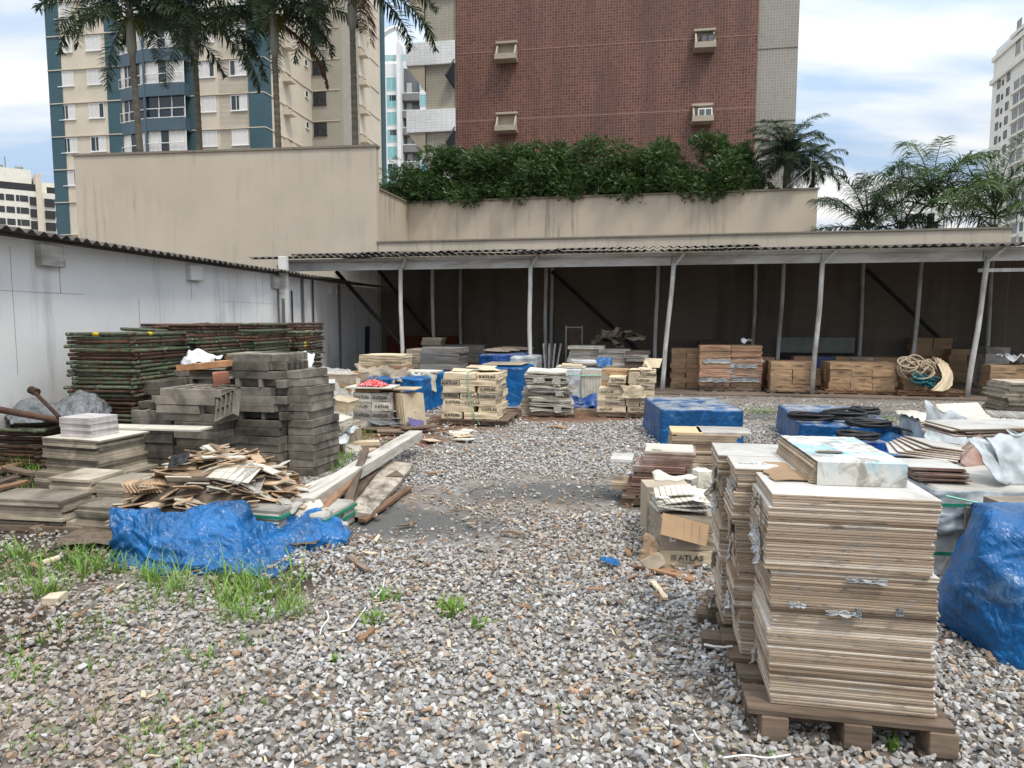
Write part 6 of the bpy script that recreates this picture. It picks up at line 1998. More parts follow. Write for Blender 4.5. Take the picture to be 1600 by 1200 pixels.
# ---- concrete grid blocks
def grid_block_mesh(w, d, h, kind, seed):
    rnd = random.Random(seed)
    q = MB()
    t = .035
    def bx(x0, x1, y0, y1, z0=0, z1=h):
        q.box(((x0 + x1) / 2, (y0 + y1) / 2, (z0 + z1) / 2), (x1 - x0, y1 - y0, z1 - z0))
    if kind == 0:                             # closed rim with inner webs
        bx(0, w, 0, t); bx(0, w, d - t, d); bx(0, t, t, d - t); bx(w - t, w, t, d - t)
        for k in (1, 2, 3):
            x = w * k / 4
            bx(x - .014, x + .014, t, d - t, .004, h - .003)
        bx(t, w - t, d / 2 - .014, d / 2 + .014, .005, h - .005)
    elif kind == 1:                           # open comb on the right side
        bx(0, w * .72, 0, t); bx(0, w, d - t, d); bx(0, t, t, d - t)
        for k in (1, 2, 3, 4):
            y = d * k / 5
            bx(t, w, y - .02, y + .02, .003, h - .002)
        bx(w * .70, w * .70 + t, t, d - t, .004, h - .004)
    else:                                     # front open with webs seen end-on
        bx(0, t * 1.3, 0, d); bx(w - t * 2.6, w, 0, d); bx(w * .48, w * .48 + t, 0, d)
        bx(t * 1.3, w - t * 2.6, .10, .10 + t, .003, h - .003)
        bx(t * 1.3, w - t * 2.6, d - t, d, .002, h - .002)
    q.v = [tuple(Vector(v) + noise.noise_vector(Vector(v) * 9 + Vector((seed * 3.1, 0, 0))) * .006) for v in q.v]
    return q.mesh('concrete_block', m_conc, bevel=.004)
BH = .083
bms = {}
def gblock(kind, w, d, s):
    k = (kind, w, d, s % 3)
    if k not in bms: bms[k] = grid_block_mesh(w, d, BH, kind, s % 3 + 10 * kind)
    return bms[k]
def block_stack(where, origin, rz, w, d, kinds, seed, jit=.012, z0=0.0, pitch=.086):
    rnd = random.Random(seed)
    M = Matrix.Translation(origin) @ Matrix.Rotation(rz, 4, 'Z')
    n = len(kinds)
    for i, k in enumerate(kinds):
        kind, dx, dr = k if isinstance(k, tuple) else (k, 0, 0)
        p = M @ Vector((dx + rnd.uniform(-jit, jit), rnd.uniform(-jit, jit), z0 + i * pitch))
        o = put('concrete_block', gblock(kind, w, d, rnd.randrange(3)), None, p, (rnd.uniform(-.008, .008), rnd.uniform(-.008, .008), rz + dr + rnd.uniform(-.025, .025)))
        lay = 'topmost' if i == n - 1 else (ORD[i] + ' layer' if i else 'bottom layer')
        tag(o, f'grey concrete grid block, {lay} of {where}', 'concrete block', 'concrete blocks of ' + where)
Ba = gnd(364, 742)
bw = .57
block_stack('the tallest block stack', Ba, R(-14), bw, .56, [0, 0, 0, 0, 0, 0, 0, (2, .08, 0), (1, .09, 0), (0, .08, 0), (1, .07, 0), (2, .07, 0), (0, .03, 0), (1, .04, 0), (1, .05, .05)], 2)
block_stack('the stack right of the tallest blocks', Ba + Vector((.60, -.02, 0)), R(-14), .30, .56, [0, 0, 0, 0, 0, 0, 0, (0, -.05, 0), (0, -.03, 0), (0, -.06, 0), (0, -.05, 0), (0, -.11, 0), (0, -.12, 0)], 3, z0=.0)
bb = gnd(276, 748)
block_stack('the stack left of the tallest blocks', bb, R(-14), .50, .5, [0, 0, 0, 0, 0, 0, 0], 4)
block_stack('the wide pile on the middle stack', bb + Vector((-.2, .06, 7 * .086)), R(-12), .70, .56, [(0, .06, 0), (1, 0, .02), (0, -.02, -.02), (0, .05, .03)], 5)
bc_ = gnd(210, 740)
block_stack('the dark stack behind the pale boards', bc_, R(-8), .46, .5, [0, 0, 0, 0, 0, 0, 0, 0], 6)
block_stack('the left pair on the dark stack', bc_ + Vector((.02, .10, 8 * .086)), R(-25), .40, .4, [2], 16)
bd = gnd(178, 712)
block_stack('the rear stack by the grey plastic', bd, R(-8), .62, .5, [0, 0, 0, 0, 0, 0, 0, (2, .0, 0), (2, .02, 0), (0, -.01, 0), (0, .02, 0)], 7, pitch=.083)
be = gnd(232, 700)
block_stack('the rear stack behind the middle blocks', be, R(-10), .85, .5, [0] * 11 + [(2, .05, 0)], 8, pitch=.084)
block_stack('the flat low stack before the plastic', gnd(150, 742), R(-8), .46, .5, [0, 0, 0, 0], 9)
block_stack('the rear stack behind the tallest blocks', gnd(300, 712), R(-10), .6, .5, [0] * 10 + [(2, 0, 0), (2, .05, 0)], 10)
o = put('concrete_block', gblock(0, .46, .5, 1), None, at(344, 664, 7.05), (R(62), R(-22), R(-24)))
o.scale = (.6, .6, .9)
tag(o, 'concrete grid block leaning on edge between the two tall stacks', 'concrete block')
# things lying on the blocks
def rough_lump(w, d, h, m, name, label, cat, loc, rz, seed, amp=.03):
    bm = bmesh.new(); bmesh.ops.create_cube(bm, size=1); bmesh.ops.subdivide_edges(bm, edges=list(bm.edges), cuts=4, use_grid_fill=True)
    for v in bm.verts:
        p = Vector((v.co.x * w, v.co.y * d, v.co.z * h))
        v.co = p + noise.noise_vector(p * 7 + Vector((seed, 0, 0))) * amp
    me = bpy.data.meshes.new(name); bm.to_mesh(me); bm.free(); me.materials.append(m)
    return tag(put(name, me, None, loc, (0, R(-6), rz)), label, cat)
rough_lump(.16, .12, .13, m_brick, 'broken_brick', 'broken red brick lump lying on the concrete blocks', 'brick', at(346, 591, 7.5), R(25), 3, .02)
rough_lump(.50, .4, .07, M_basic('orange_clay', (.42, .22, .11), .9, .2), 'clay_block', 'orange clay slab lying behind the concrete blocks', 'slab', at(324, 571, 8.0), R(-10), 5, .015)
for k in range(6):
    flat_tile('old brown board in the short pile behind the tallest blocks', at(352, 580, 8.2) + Vector((.02 * (k % 2), 0, .035 * k)), .62, .5, .032, R(-8), m_woodbrown if k % 3 == 0 else m_board, name='board', cat='board', group='boards behind the tallest blocks', seed=k)
for k in range(3):
    flat_tile('grey board below the orange clay slab', at(296, 592, 8.05) + Vector((0, 0, .032 * k)), .46, .4, .03, R(-10 + 4 * k), m_board, name='board', cat='board', group='boards below the clay slab', seed=k)
crumple_sheet(.4, .3, m_wrapwhite, 'plastic_sheet', 'pale plastic crumpled between scaffold frames and clay slab', 'plastic', at(316, 563, 8.6), (R(30), 0, 0), 8, .08, 16)
crumple_sheet(.35, .3, m_wrapwhite, 'plastic_sheet', 'white plastic behind the upper right of the tallest blocks', 'plastic', at(468, 572, 8.6), (R(40), 0, 0), 9, .10, 16)

# ---- stained boards with the box of tiles on top
Sb = gnd(72, 776)
srz = R(-17)
Sm = Matrix.Translation(Sb) @ Matrix.Rotation(srz, 4, 'Z')
tile_pile('wide stained board low in the pale board stack at left', 'lower boards of the pale stack', Sb + Vector((-.10, .0, 0)), srz, .82, .62, .027, 7, m_board, 2, .045, (0, 0), 'board', 'board', pitch=.0285, rough=.004, zstart=.03)
tile_pile('stained board in the upper part of the pale stack at left', 'upper boards of the pale stack', Sb + Vector((.0, .03, .23)), srz, .64, .56, .025, 11, m_board, 3, .035, (-.02, .0), 'board', 'board', pitch=.0268, rough=.003, topm=m_boardpale)
zt = .23 + 11 * .0268 * 1.05
flat_tile('pale square board topping the stained stack at left', Sm @ Vector((-.03, .02, zt)), .68, .58, .018, srz, m_board, topm=m_boardpale, name='board', cat='board')
flat_tile('long pale board lying across the back of the stained stack', Sm @ Vector((-.05, .52, zt + .022)), 1.22, .24, .02, srz + R(8), m_boardpale, name='board', cat='board')
for k in range(6):
    flat_tile('chalky white tile in the small block on the stained boards' if k < 5 else 'chalky white tile topping the small block on the stained boards', Sm @ Vector((.08 + .004 * (k % 3), .12 - .003 * k, zt + .019 + k * .0305)), .37, .31, .029, srz + R(2) * (k % 2), m_pinkwhite, name='white_tile', cat='tile', group='white tiles of the small block' if k < 5 else None, seed=k)
# low slabs in front
Lb = gnd(-6, 832)
for k, (x, y, n, w, lab) in enumerate(((.18, .36, 14, .40, 'left'), (.60, .30, 13, .38, 'middle'), (1.0, .22, 14, .36, 'right'))):
    tile_pile(f'grey stained slab in the {lab} pile of the low row at the left edge', f'slabs of the {lab} low pile', Lb + Vector((x, y, .04)), R(-13), w, .38, .021, n, m_board, 30 + k, .02, (.02, 0), 'paving_stone', 'slab', pitch=.0215, rough=.004, jr=.05, tilt=.012)
for k, (x, y, n, w, lab) in enumerate(((-.12, .06, 9, .70, 'left'), (.60, -.02, 7, .66, 'right'))):
    tile_pile(f'long grey slab in the front {lab} pile of the low row', f'slabs of the front {lab} pile', Lb + Vector((x, y, .05)), R(-8 - 4 * k), w, .34, .022, n, m_board, 40 + k, .03, (.03, 0), 'paving_stone', 'slab', pitch=.023, block=2, rough=.005, jr=.04, topm=m_boardpale)
plank('dark beam carrying the low row of grey slabs', None, Lb + Vector((-.2, .1, .0)), Lb + Vector((1.3, -.1, .0)), .1, .045, m_wood)
plank('dark short support standing under the low grey slabs', None, Lb + Vector((.32, -.06, .0)), Lb + Vector((.44, .14, .02)), .07, .05, m_wood)
for k, (a, b) in enumerate((((-20, 742), (42, 724)), ((-10, 760), (68, 736)), ((-15, 770), (40, 752)), ((10, 732), (62, 742)))):
    pa_, pb_ = gnd(*a, z=.05 + .03 * k), gnd(*b, z=.07 + .03 * k)
    plank('short brown plank in the loose wood at the left edge', 'loose planks at the left edge', pa_, pb_, .10, .025, m_wood if k % 2 else m_woodbrown, seed=k)
    bpy.context.scene.objects[-1]

# ---- heap of broken tiles under the blue tarp
Tc = Vector((-2.34, 5.52, 0))
def heap_h(x, y):
    u, v = (x - Tc.x) / .74, (y - Tc.y) / .62
    d = math.sqrt(u * u + v * v)
    return .50 * max(0, 1 - d ** 1.9)
# strapped bundles below the shards
trz = R(-14)
for k, (px, py, w, h, lab) in enumerate(((176, 878, .62, .31, 'left'), (262, 895, .55, .27, 'middle'), (338, 895, .52, .19, 'right'))):
    p = gnd(px, py)
    p = p + Vector((.03, .56 + .12 * k, 0))
    t = thing('tile_bundle', f'strapped whitish tile bundle at the {lab} under the broken tile heap', 'bundle', p, trz)
    MB().box((w / 2, .25, h / 2), (w, .5, h)).build('bundle', m_cardgrey, t, bevel=.015)
    q = MB()
    for zz in [.03 + .028 * j for j in range(int(h / .028) - 1)]:
        q.box((w / 2, -.004, zz), (w * .97, .008, .012)); q.box((-.004, .25, zz), (.008, .48, .012))
    q.build('tile_edges', m_boardpale, t)
    for zz in (h * .45, h * .78):
        MB().box((w / 2, .25, zz), (w + .026, .526, .022)).build('strap', m_strap, t)
shm = []
rnd = random.Random(77)
for k in range(12):
    w, d = rnd.uniform(.16, .34), rnd.uniform(.05, .14)
    n = rnd.randrange(4, 6)
    if k % 4 == 0: poly = [(-w/2, -d/2), (w/2, -d/2 + rnd.uniform(-.02, .02)), (w/2, d/2), (-w/2, d/2)]
    else: poly = [(-w/2, -d/2 * rnd.uniform(.4, 1)), (w/2 * rnd.uniform(.3, 1), -d/2), (w/2, d/2 * rnd.uniform(.2, 1)), (-w/2 * rnd.uniform(.2, .8), d/2)]
    q = MB().prism(poly, -.0045, .0045)
    shm.append(q.mesh('tile_shard', m_shard if k % 3 else (m_beigetile if k % 2 else m_boardpale)))
q = MB(); rows = []
for j in range(25):
    rows.append([(Tc.x - .95 + 1.9 * i / 40, Tc.y - .66 + 1.3 * j / 24, max(.0, heap_h(Tc.x - .95 + 1.9 * i / 40, Tc.y - .66 + 1.3 * j / 24) + .10 - .03 + .02 * noise.noise(Vector((i * .5, j * .5, 0))))) for i in range(41)])
MB().grid(rows).build('rubble', M_basic('tile_rubble', (.12, .09, .065), .95, .4, 20, coords='Position', bump=.8, bscale=40), None)
tag(bpy.data.objects['rubble'], 'dark dusty rubble between the broken tiles', 'rubble', None, 'stuff')
for k in range(250):
    for _ in range(40):
        x, y = Tc.x + rnd.uniform(-.74, .80), Tc.y + rnd.uniform(-.55, .6)
        hh = heap_h(x, y)
        if hh > .02: break
    z = hh + .105 + rnd.uniform(-.02, .035)
    slope = R(16) * (x - Tc.x)
    o = put('tile_shard', rnd.choice(shm), None, (x, y, z), (rnd.gauss(-.12, .28), rnd.gauss(0, .22) + slope * .7, rnd.gauss(.25, .5)))
    tag(o, 'thin tan shard of broken tile in the heap above the blue tarp', 'tile shard', 'broken tiles of the heap')
for k, (x, y, rz_) in enumerate(((.05, -.34, -.1), (.12, -.40, .15), (.0, -.30, -.3))):
    q = mosaic_mesh(7, 3, .055, 1, lambda u, v: .01 * math.sin(u * 4))
    o = q.build('mosaic_sheet', m_boardpale if k == 0 else m_cardgrey)
    o.location = (Tc.x + x - .05, Tc.y + y, heap_h(Tc.x + x, Tc.y + y) + .13 - .02 * k); o.rotation_euler = (R(18), R(4), rz_)
    tag(o, 'pale mosaic sheet sliding down the front of the broken tile heap', 'mosaic', 'mosaic sheets on the heap')
for k in range(10):
    p = Vector((Tc.x - .55 + .028 * k, Tc.y - .33, heap_h(Tc.x - .45, Tc.y - .3) + .16))
    flat_tile('small tile standing in the leaning row on the left of the heap', p, .008, .10, .09, R(-25), m_shard, R(10), R(-38), 'small_tile', 'tile', 'leaning row of small tiles', seed=k % 2)
crumple_sheet(.16, .10, m_black, 'plastic_scrap', 'black plastic scrap caught on top of the broken tile heap', 'plastic', (Tc.x - .18, Tc.y - .25, .56), (R(20), 0, 0), 3, .08, 12)
for k in range(9):
    crumple_sheet(rnd.uniform(.14, .24), rnd.uniform(.10, .18), (m_cardgrey, m_boardpale, m_cardgrey)[k % 3], 'torn_wrapping', 'torn whitish packaging crumpled on the right flank of the tile heap', 'wrapping',
                  (Tc.x + .52 + .055 * k, Tc.y - .2 + rnd.uniform(-.15, .12), .26 - .026 * k), (rnd.uniform(-.4, .6), rnd.uniform(.0, .5), rnd.uniform(-1, 1)), 140 + k, .09, 14, th=.004, torn=.4, group='torn packaging on the heap flank')
for k in range(3):
    flat_tile('small white carton jumbled in the right flank of the tile heap', (Tc.x + .58 + .13 * k, Tc.y - .34 + .05 * k, .14 - .03 * k), .2, .2, .05, .3 * k, m_cardgrey, .1, .2, 'small_carton', 'carton', 'small cartons in the heap flank', seed=k)
rt_ = [
    [at(176, 800, 4.82), at(205, 802, 4.82), at(232, 800, 4.85), at(270, 808, 4.88), at(330, 796, 4.95), at(378, 790, 4.98), at(394, 818, 5.00), at(440, 818, 5.10), at(500, 806, 5.30), at(545, 842, 5.15)],
    [at(178, 842, 4.70), at(212, 838, 4.68), at(240, 842, 4.66), at(280, 842, 4.66), at(335, 838, 4.70), at(380, 838, 4.74), at(402, 852, 4.78), at(446, 850, 4.88), at(502, 838, 5.02), at(543, 848, 5.05)],
    [at(172, 880, 4.66), at(215, 886, 4.58), at(245, 888, 4.54), at(288, 884, 4.50), at(340, 880, 4.52), at(384, 884, 4.56), at(414, 890, 4.58), at(450, 882, 4.72), at(496, 868, 4.92), at(530, 856, 5.04)],
    [at(164, 888, 4.68), at(208, 908, 4.52), at(240, 908, 4.48), at(285, 906, 4.44), at(340, 902, 4.46), at(385, 908, 4.44), at(420, 916, 4.36), at(448, 902, 4.52), at(488, 878, 4.78), at(520, 866, 4.95)],
]
loft(rt_, 200, 80, 2, .058, m_tarp, 'blue_tarp', 'torn blue tarp hanging over the front of the broken tile heap', 'tarp', 3.4, edge_noise=.05, nuf=8.0, slant=1.8)
# ---- timber pile
plank('long whitewashed beam on the timber pile', None, gnd(474, 800, .16), at(650, 684, 8.6), .17, .10, m_woodwhite, 'beam', 'beam', seed=1)
o = plank('second whitewashed beam half hidden under the timber pile', None, gnd(430, 800, .06), gnd(600, 722, .05), .14, .09, m_woodwhite, 'beam', 'beam', seed=2)
plank('broad mouldy plank lying at the right of the timber pile', None, gnd(552, 808, .05), gnd(626, 728, .07), .28, .045, m_woodrot, 'plank', 'plank', roll=R(8), seed=3)
for k, (a, b, z0, z1, w, m_) in enumerate((((500, 800), (572, 718), .17, .26, .10, m_woodbrown), ((520, 812), (585, 738), .12, .12, .09, m_wood), ((482, 812), (556, 732), .12, .2, .08, m_woodbrown), ((538, 808), (572, 700), .06, .36, .07, m_wood), ((566, 818), (640, 762), .02, .03, .07, m_woodbrown), ((505, 826), (600, 742), .05, .06, .10, m_wood), ((470, 815), (540, 760), .1, .1, .12, m_woodwhite))):
    plank(('brown plank lying across the white beam of the timber pile', 'grey plank slanting beside the mouldy plank', 'narrow brown plank at the left of the timber pile', 'grey plank end standing up from the timber pile', 'narrow orange brown plank right below the mouldy plank', 'dark plank at the foot of the timber pile', 'short whitewashed plank beside the blue tarp')[k], None, gnd(*a, z=z0), gnd(*b, z=z1), w, .024, m_, seed=k + 10)
MB().box((0, 0, .05), (.5, .4, .1), rz=.4).build('timber_offcut', m_wood).location = gnd(585, 755)
tag(bpy.data.objects['timber_offcut'], 'dark offcut supporting the timber pile', 'timber')
# ---- torn bundles beside the tall blocks
for k, (px, py, Y, w, d, h, m_, lab) in enumerate(((524, 640, 8.9, .28, .3, .14, m_cardpale, 'pale carton perched on the torn bundles beside the tall blocks'), (515, 668, 8.6, .25, .3, .12, m_boardpale, 'netted yellowish bundle beside the tall blocks'))):
    o = put('carton', carton_mesh(w, d, h, m_, k), None, at(px - 12, py, Y), (R(4), R(8), R(-15)))
    tag(o, lab, 'carton')
rnd = random.Random(55)
for k in range(16):
    p = at(rnd.uniform(504, 556), rnd.uniform(664, 712), rnd.uniform(8.2, 8.9))
    p.z = max(.03, p.z)
    crumple_sheet(rnd.uniform(.2, .4), rnd.uniform(.12, .26), (m_cardgrey, m_boardpale, m_wrapwhite, m_cardgrey)[k % 4], 'torn_wrapping', 'torn grey white packaging in the pile beside the tall blocks', 'wrapping', p, (rnd.uniform(-.3, .7), rnd.uniform(-.5, .5), rnd.uniform(-1, 1)), 160 + k, .07, 12, th=.004, torn=.35, group='torn packaging beside the blocks')
MB().box((0, 0, .17), (.5, .6, .34), rz=R(-10)).build('torn_bundle', m_carddirty).location = at(522, 680, 8.9) * 1.0
bpy.data.objects['torn_bundle'].location.z = 0
tag(bpy.data.objects['torn_bundle'], 'dark packed bundle below the torn packaging beside the blocks', 'bundle')
for k, (px, py, rz_) in enumerate(((553, 703, -20), (560, 698, 12), (590, 672, 4))):
    flat_tile(['flat yellowish board on the ground beyond the white beam', 'thick yellowish board end lying on the flat board', 'brown broken board before the whitish cartons'][k], gnd(px - 20, py, .02 + .03 * k if k < 2 else .05), .42, .16, .05 if k == 1 else .02, R(rz_), m_cardpale if k < 2 else m_wood, name='board', cat='board')
for k in range(5):
    flat_tile('brown wet board lying among the debris before the whitish cartons', gnd(545 + 22 * k, 668 + 4 * (k % 3), .03 + .015 * k), .6, .15, .02, R(-25 + 17 * k), m_wood, R(3), R(2), 'board', 'board', 'wet boards before the whitish cartons', seed=k)

# pipes on the wall near the shed corner
for k, (Y, z1_) in enumerate(((15.9, 2.3), (16.5, 2.6), (17.1, 2.6), (18.9, 2.6))):
    p = lw(Y, .05)
    tag(MB().tube(p, p + Vector((0, 0, z1_)), .028 if k % 2 else .02, 8).build('wall_pipe', m_grille if k % 2 else m_steel), 'dark vertical pipe on the white wall near the shed corner, ' + ('nearest the corner post', 'second from the corner post', 'third from the corner post', 'deepest in the shed')[k], 'pipe')
# ================================================================== vegetation
def M_leaf(name, a, b, rough=0.5, yellow=None):
    g = NT(name)
    v = g.coord('Position')
    c = g.mix(g.ramp(g.noise(v, 1.6, 4, .6), [(.3, 0), (.7, 1)]), a, b)
    c = g.mix(g.ramp(g.noise(v, 17, 3, .6), [(.35, 0), (.7, .8)]), c, sc(b, 1.25))
    if yellow:
        c = g.mix(g.ramp(g.noise(v, 2.3, 5, .7), [(.62, 0), (.70, .8)]), c, yellow)
    g.bsdf.inputs['Transmission Weight'].default_value = 0
    m = g.done(c, rough, .35)
    tr = g.node('ShaderNodeBsdfTranslucent'); g.link(c, tr.inputs['Color'])
    mx = g.node('ShaderNodeMixShader'); mx.inputs[0].default_value = .25
    out = [n for n in g.n if n.type == 'OUTPUT_MATERIAL'][0]
    g.link(g.bsdf.outputs[0], mx.inputs[1]); g.link(tr.outputs[0], mx.inputs[2]); g.link(mx.outputs[0], out.inputs[0])
    return m
m_palm = M_leaf('palm_leaf', (.017, .036, .017), (.055, .085, .040))
m_palmlight = M_leaf('light_palm_leaf', (.028, .06, .018), (.095, .15, .04))
m_palmdead = M_leaf('dead_palm_leaf', (.05, .028, .018), (.12, .07, .04), .8)
m_fruit = M_leaf('fruit_stalk', (.09, .10, .012), (.17, .17, .03), .7)
m_shrub = M_leaf('shrub_leaf', (.013, .030, .010), (.056, .108, .022), .42)
m_grass = M_leaf('grass_blade', (.07, .15, .022), (.20, .33, .06), .5, (.26, .20, .09))
m_trunk = M_basic('ringed_palm_trunk', (.15, .13, .10), .9, .2, 3, 0, (.06, .055, .04), .7, .4, 30, stretch=(1, 1, 5))
m_shaft = M_basic('grey_crownshaft', (.24, .23, .19), .7, .15, 3, 0, (.12, .12, .09), .6, stretch=(3, 3, .5))

def frond(q, base, az, el, L, curve, nl, ll, rnd, lw=.028, plum=.5, hang=.6, mat=0, stem=.02):
    hang = hang * rnd.uniform(.6, 1.1)
    """arching feather leaf with drooping leaflets on both sides"""
    d = Vector((math.cos(az), math.sin(az), 0))
    side = Vector((-math.sin(az), math.cos(az), 0))
    pts, e = [], el
    p = Vector(base)
    n = 14
    for i in range(n + 1):
        pts.append(p.copy())
        p = p + (d * math.cos(e) + Vector((0, 0, math.sin(e)))) * (L / n)
        e -= curve / n * (0.4 + 1.4 * i / n)
    q.path(pts, [stem * (1 - .8 * i / n) for i in range(n + 1)], 4, mat, False)
    for k in range(nl):
        t = .12 + .88 * k / nl
        x = t * n; i = min(int(x), n - 1)
        c = pts[i].lerp(pts[i + 1], x - i)
        tang = (pts[i + 1] - pts[i]).normalized()
        up = side.cross(tang)
        for s in (-1, 1):
            l = ll * math.sin(math.pi * (0.12 + .80 * t)) ** .6 * rnd.uniform(.8, 1.1)
            a = rnd.uniform(-plum, plum)
            dirn = (side * s * math.cos(a) * .9 + up * math.sin(a) * .9 + tang * rnd.uniform(.35, .65)).normalized()
            m = c + dirn * l * .5 + Vector((0, 0, -hang * l * .10))
            tip = c + dirn * l * .93 + Vector((0, 0, -hang * l * rnd.uniform(.35, .6)))
            w = dirn.cross(Vector((0, 0, 1)))
            w = (w.normalized() if w.length > .05 else tang) * lw * .5
            w = w + up * rnd.uniform(-.4, .4) * lw
            q.add([c - w * .6, c + w * .6, m + w, m - w, tip], [(0, 1, 2, 3), (3, 2, 4)], mat)

def palm(label, pos, z0, top, crown_z, L, nf, seed, nl=46, ll=.62, m=None, tr=.15, curve=1.9, lean=(0, 0), hang=.7, els=(-.2, 1.35), shaft=True, dead=0, fruit=True, plum=.6, name='palm_tree', group=None, lw=.03, stem=.022):
    rnd = random.Random(seed)
    t = thing(name, label, 'palm tree', (pos.x, pos.y, z0), 0, group)
    H = crown_z - z0
    q = MB(); pts, rr_ = [], []
    n = max(10, int(H / .16))
    for i in range(n + 1):
        k = i / n
        pts.append((lean[0] * k ** 1.5 - lean[0], lean[1] * k - lean[1], H * k * .86))
        rr_.append(tr * (1.12 - .30 * k) * (1 + (.05 if i % 2 else -.03)))
    q.path(pts, rr_, 12).build('trunk', m_trunk, t, smooth=False)
    a = Vector(pts[-1])
    if shaft:
        MB().path([a + Vector((0, 0, -.03)), a + Vector((0, 0, .2 * H * .14)), a + Vector((0, 0, H * .10)), a + Vector((0, 0, H * .15))], [tr * .75, tr * 1.35, tr * 1.15, tr * .5], 12).build('crownshaft', m_shaft, t, smooth=True)
        top_p = a + Vector((0, 0, H * .12))
    else:
        top_p = a + Vector((0, 0, H * .03))
    q = MB()
    for k in range(nf):
        az = k * 2.39996 + rnd.uniform(-.25, .25)
        el = els[0] + (els[1] - els[0]) * ((k + .5) / nf) + rnd.uniform(-.12, .12)
        frond(q, top_p + Vector((0, 0, .25 * k / nf)), az, el, L * rnd.uniform(.85, 1.1), curve * rnd.uniform(.75, 1.15), nl, ll, rnd, lw, plum, hang, 0, stem)
    q.build('crown', m or m_palm, t)
    for k in range(dead):
        q = MB(); frond(q, top_p + Vector((0, 0, -.15)), rnd.uniform(-1.2, .6) + k * 2.5, -.55, L * .95, .95, int(nl * .8), ll * .75, rnd, lw, .3, 1.5)
        q.build('dead_frond', m_palmdead, t)
    if fruit:
        q = MB()
        for k in range(60):
            az = rnd.uniform(0, 6.28); r = rnd.uniform(.3, .8)
            b = top_p + Vector((0, 0, -.2)); c = b + Vector((math.cos(az) * r, math.sin(az) * r, -rnd.uniform(-.1, .7)))
            q.path([b, b.lerp(c, .5) + Vector((0, 0, .12)), c], .013, 4)
        q.build('fruit_stalk', m_fruit, t)
    return t
for k, (px, py, Y, L, se, nf, dd_, ln) in enumerate(((203, 62, 26.5, 3.6, 3, 19, 0, (-.3, 0)), (302, 70, 28.0, 3.6, 5, 18, 0, (-.1, 0)), (427, 62, 27.0, 3.3, 8, 17, 1, (-.1, 0)), (549, 12, 26.0, 3.7, 11, 16, 1, (-.05, 0)))):
    p = at(px, py - 52, Y)
    palm(('tall grey trunked palm, leftmost of four before the blue striped tower', 'tall palm standing before the glazed balconies of the blue striped tower', 'tall palm before the corner of the blue striped tower', 'tall palm with a hanging dead frond before the gap between the towers')[k],
         p, 0.0, p.z, p.z, L * 1.0, nf + 3, se, 104, .58, m_palm, .125, 1.35, ln, .42, (-.25, 1.2), True, dd_, True, 1.0, group='tall palms behind the wall', lw=.048)
for k, (px, py, Y, L, se, nf, m_, ll, cu, lab) in enumerate(((1357, 335, 21.5, 1.7, 21, 11, m_palm, .50, 1.0, 'low bushy palm, leftmost behind the right end of the shed wall'),
        (1457, 292, 21.8, 2.1, 24, 15, m_palmlight, .62, 2.2, 'bright green palm with arching fronds behind the right end of the shed wall'),
        (1556, 312, 21.2, 2.3, 27, 15, m_palmlight, .62, 2.1, 'drooping palm at the far right behind the shed wall'),
        (1408, 340, 22.5, 1.5, 30, 8, m_palm, .45, 1.2, 'small palm between the two arching palms behind the shed wall'))):
    p = at(px, py, Y)
    palm(lab, p, 0.0, p.z, p.z, L * 1.2, int(nf * 1.1), se, 84, ll * 1.15, m_, .12, cu * .78, (0, 0), .9, (.25, 1.5), False, 0, False, .6, group='palms behind the right shed wall', lw=.026)
p = line(1222, 25.3); 
palm('feathery palm at the right end of the hedge on the terrace', p, 5.7, 0, at(1222, 246, p.y).z, 1.7, 44, 41, 80, .40, m_palm, .12, 1.7, (0, 0), .6, (-.3, 1.4), False, 0, False, .3, lw=.018, stem=.014)
p = line(1262, 25.8)
palm('thin leaved small palm beside the feathery terrace palm', p, 5.7, 0, at(1262, 262, p.y).z, 1.3, 18, 43, 60, .34, m_palm, .06, 1.8, (0, 0), .8, (-.1, 1.2), False, 0, False, .3, lw=.016, stem=.012)

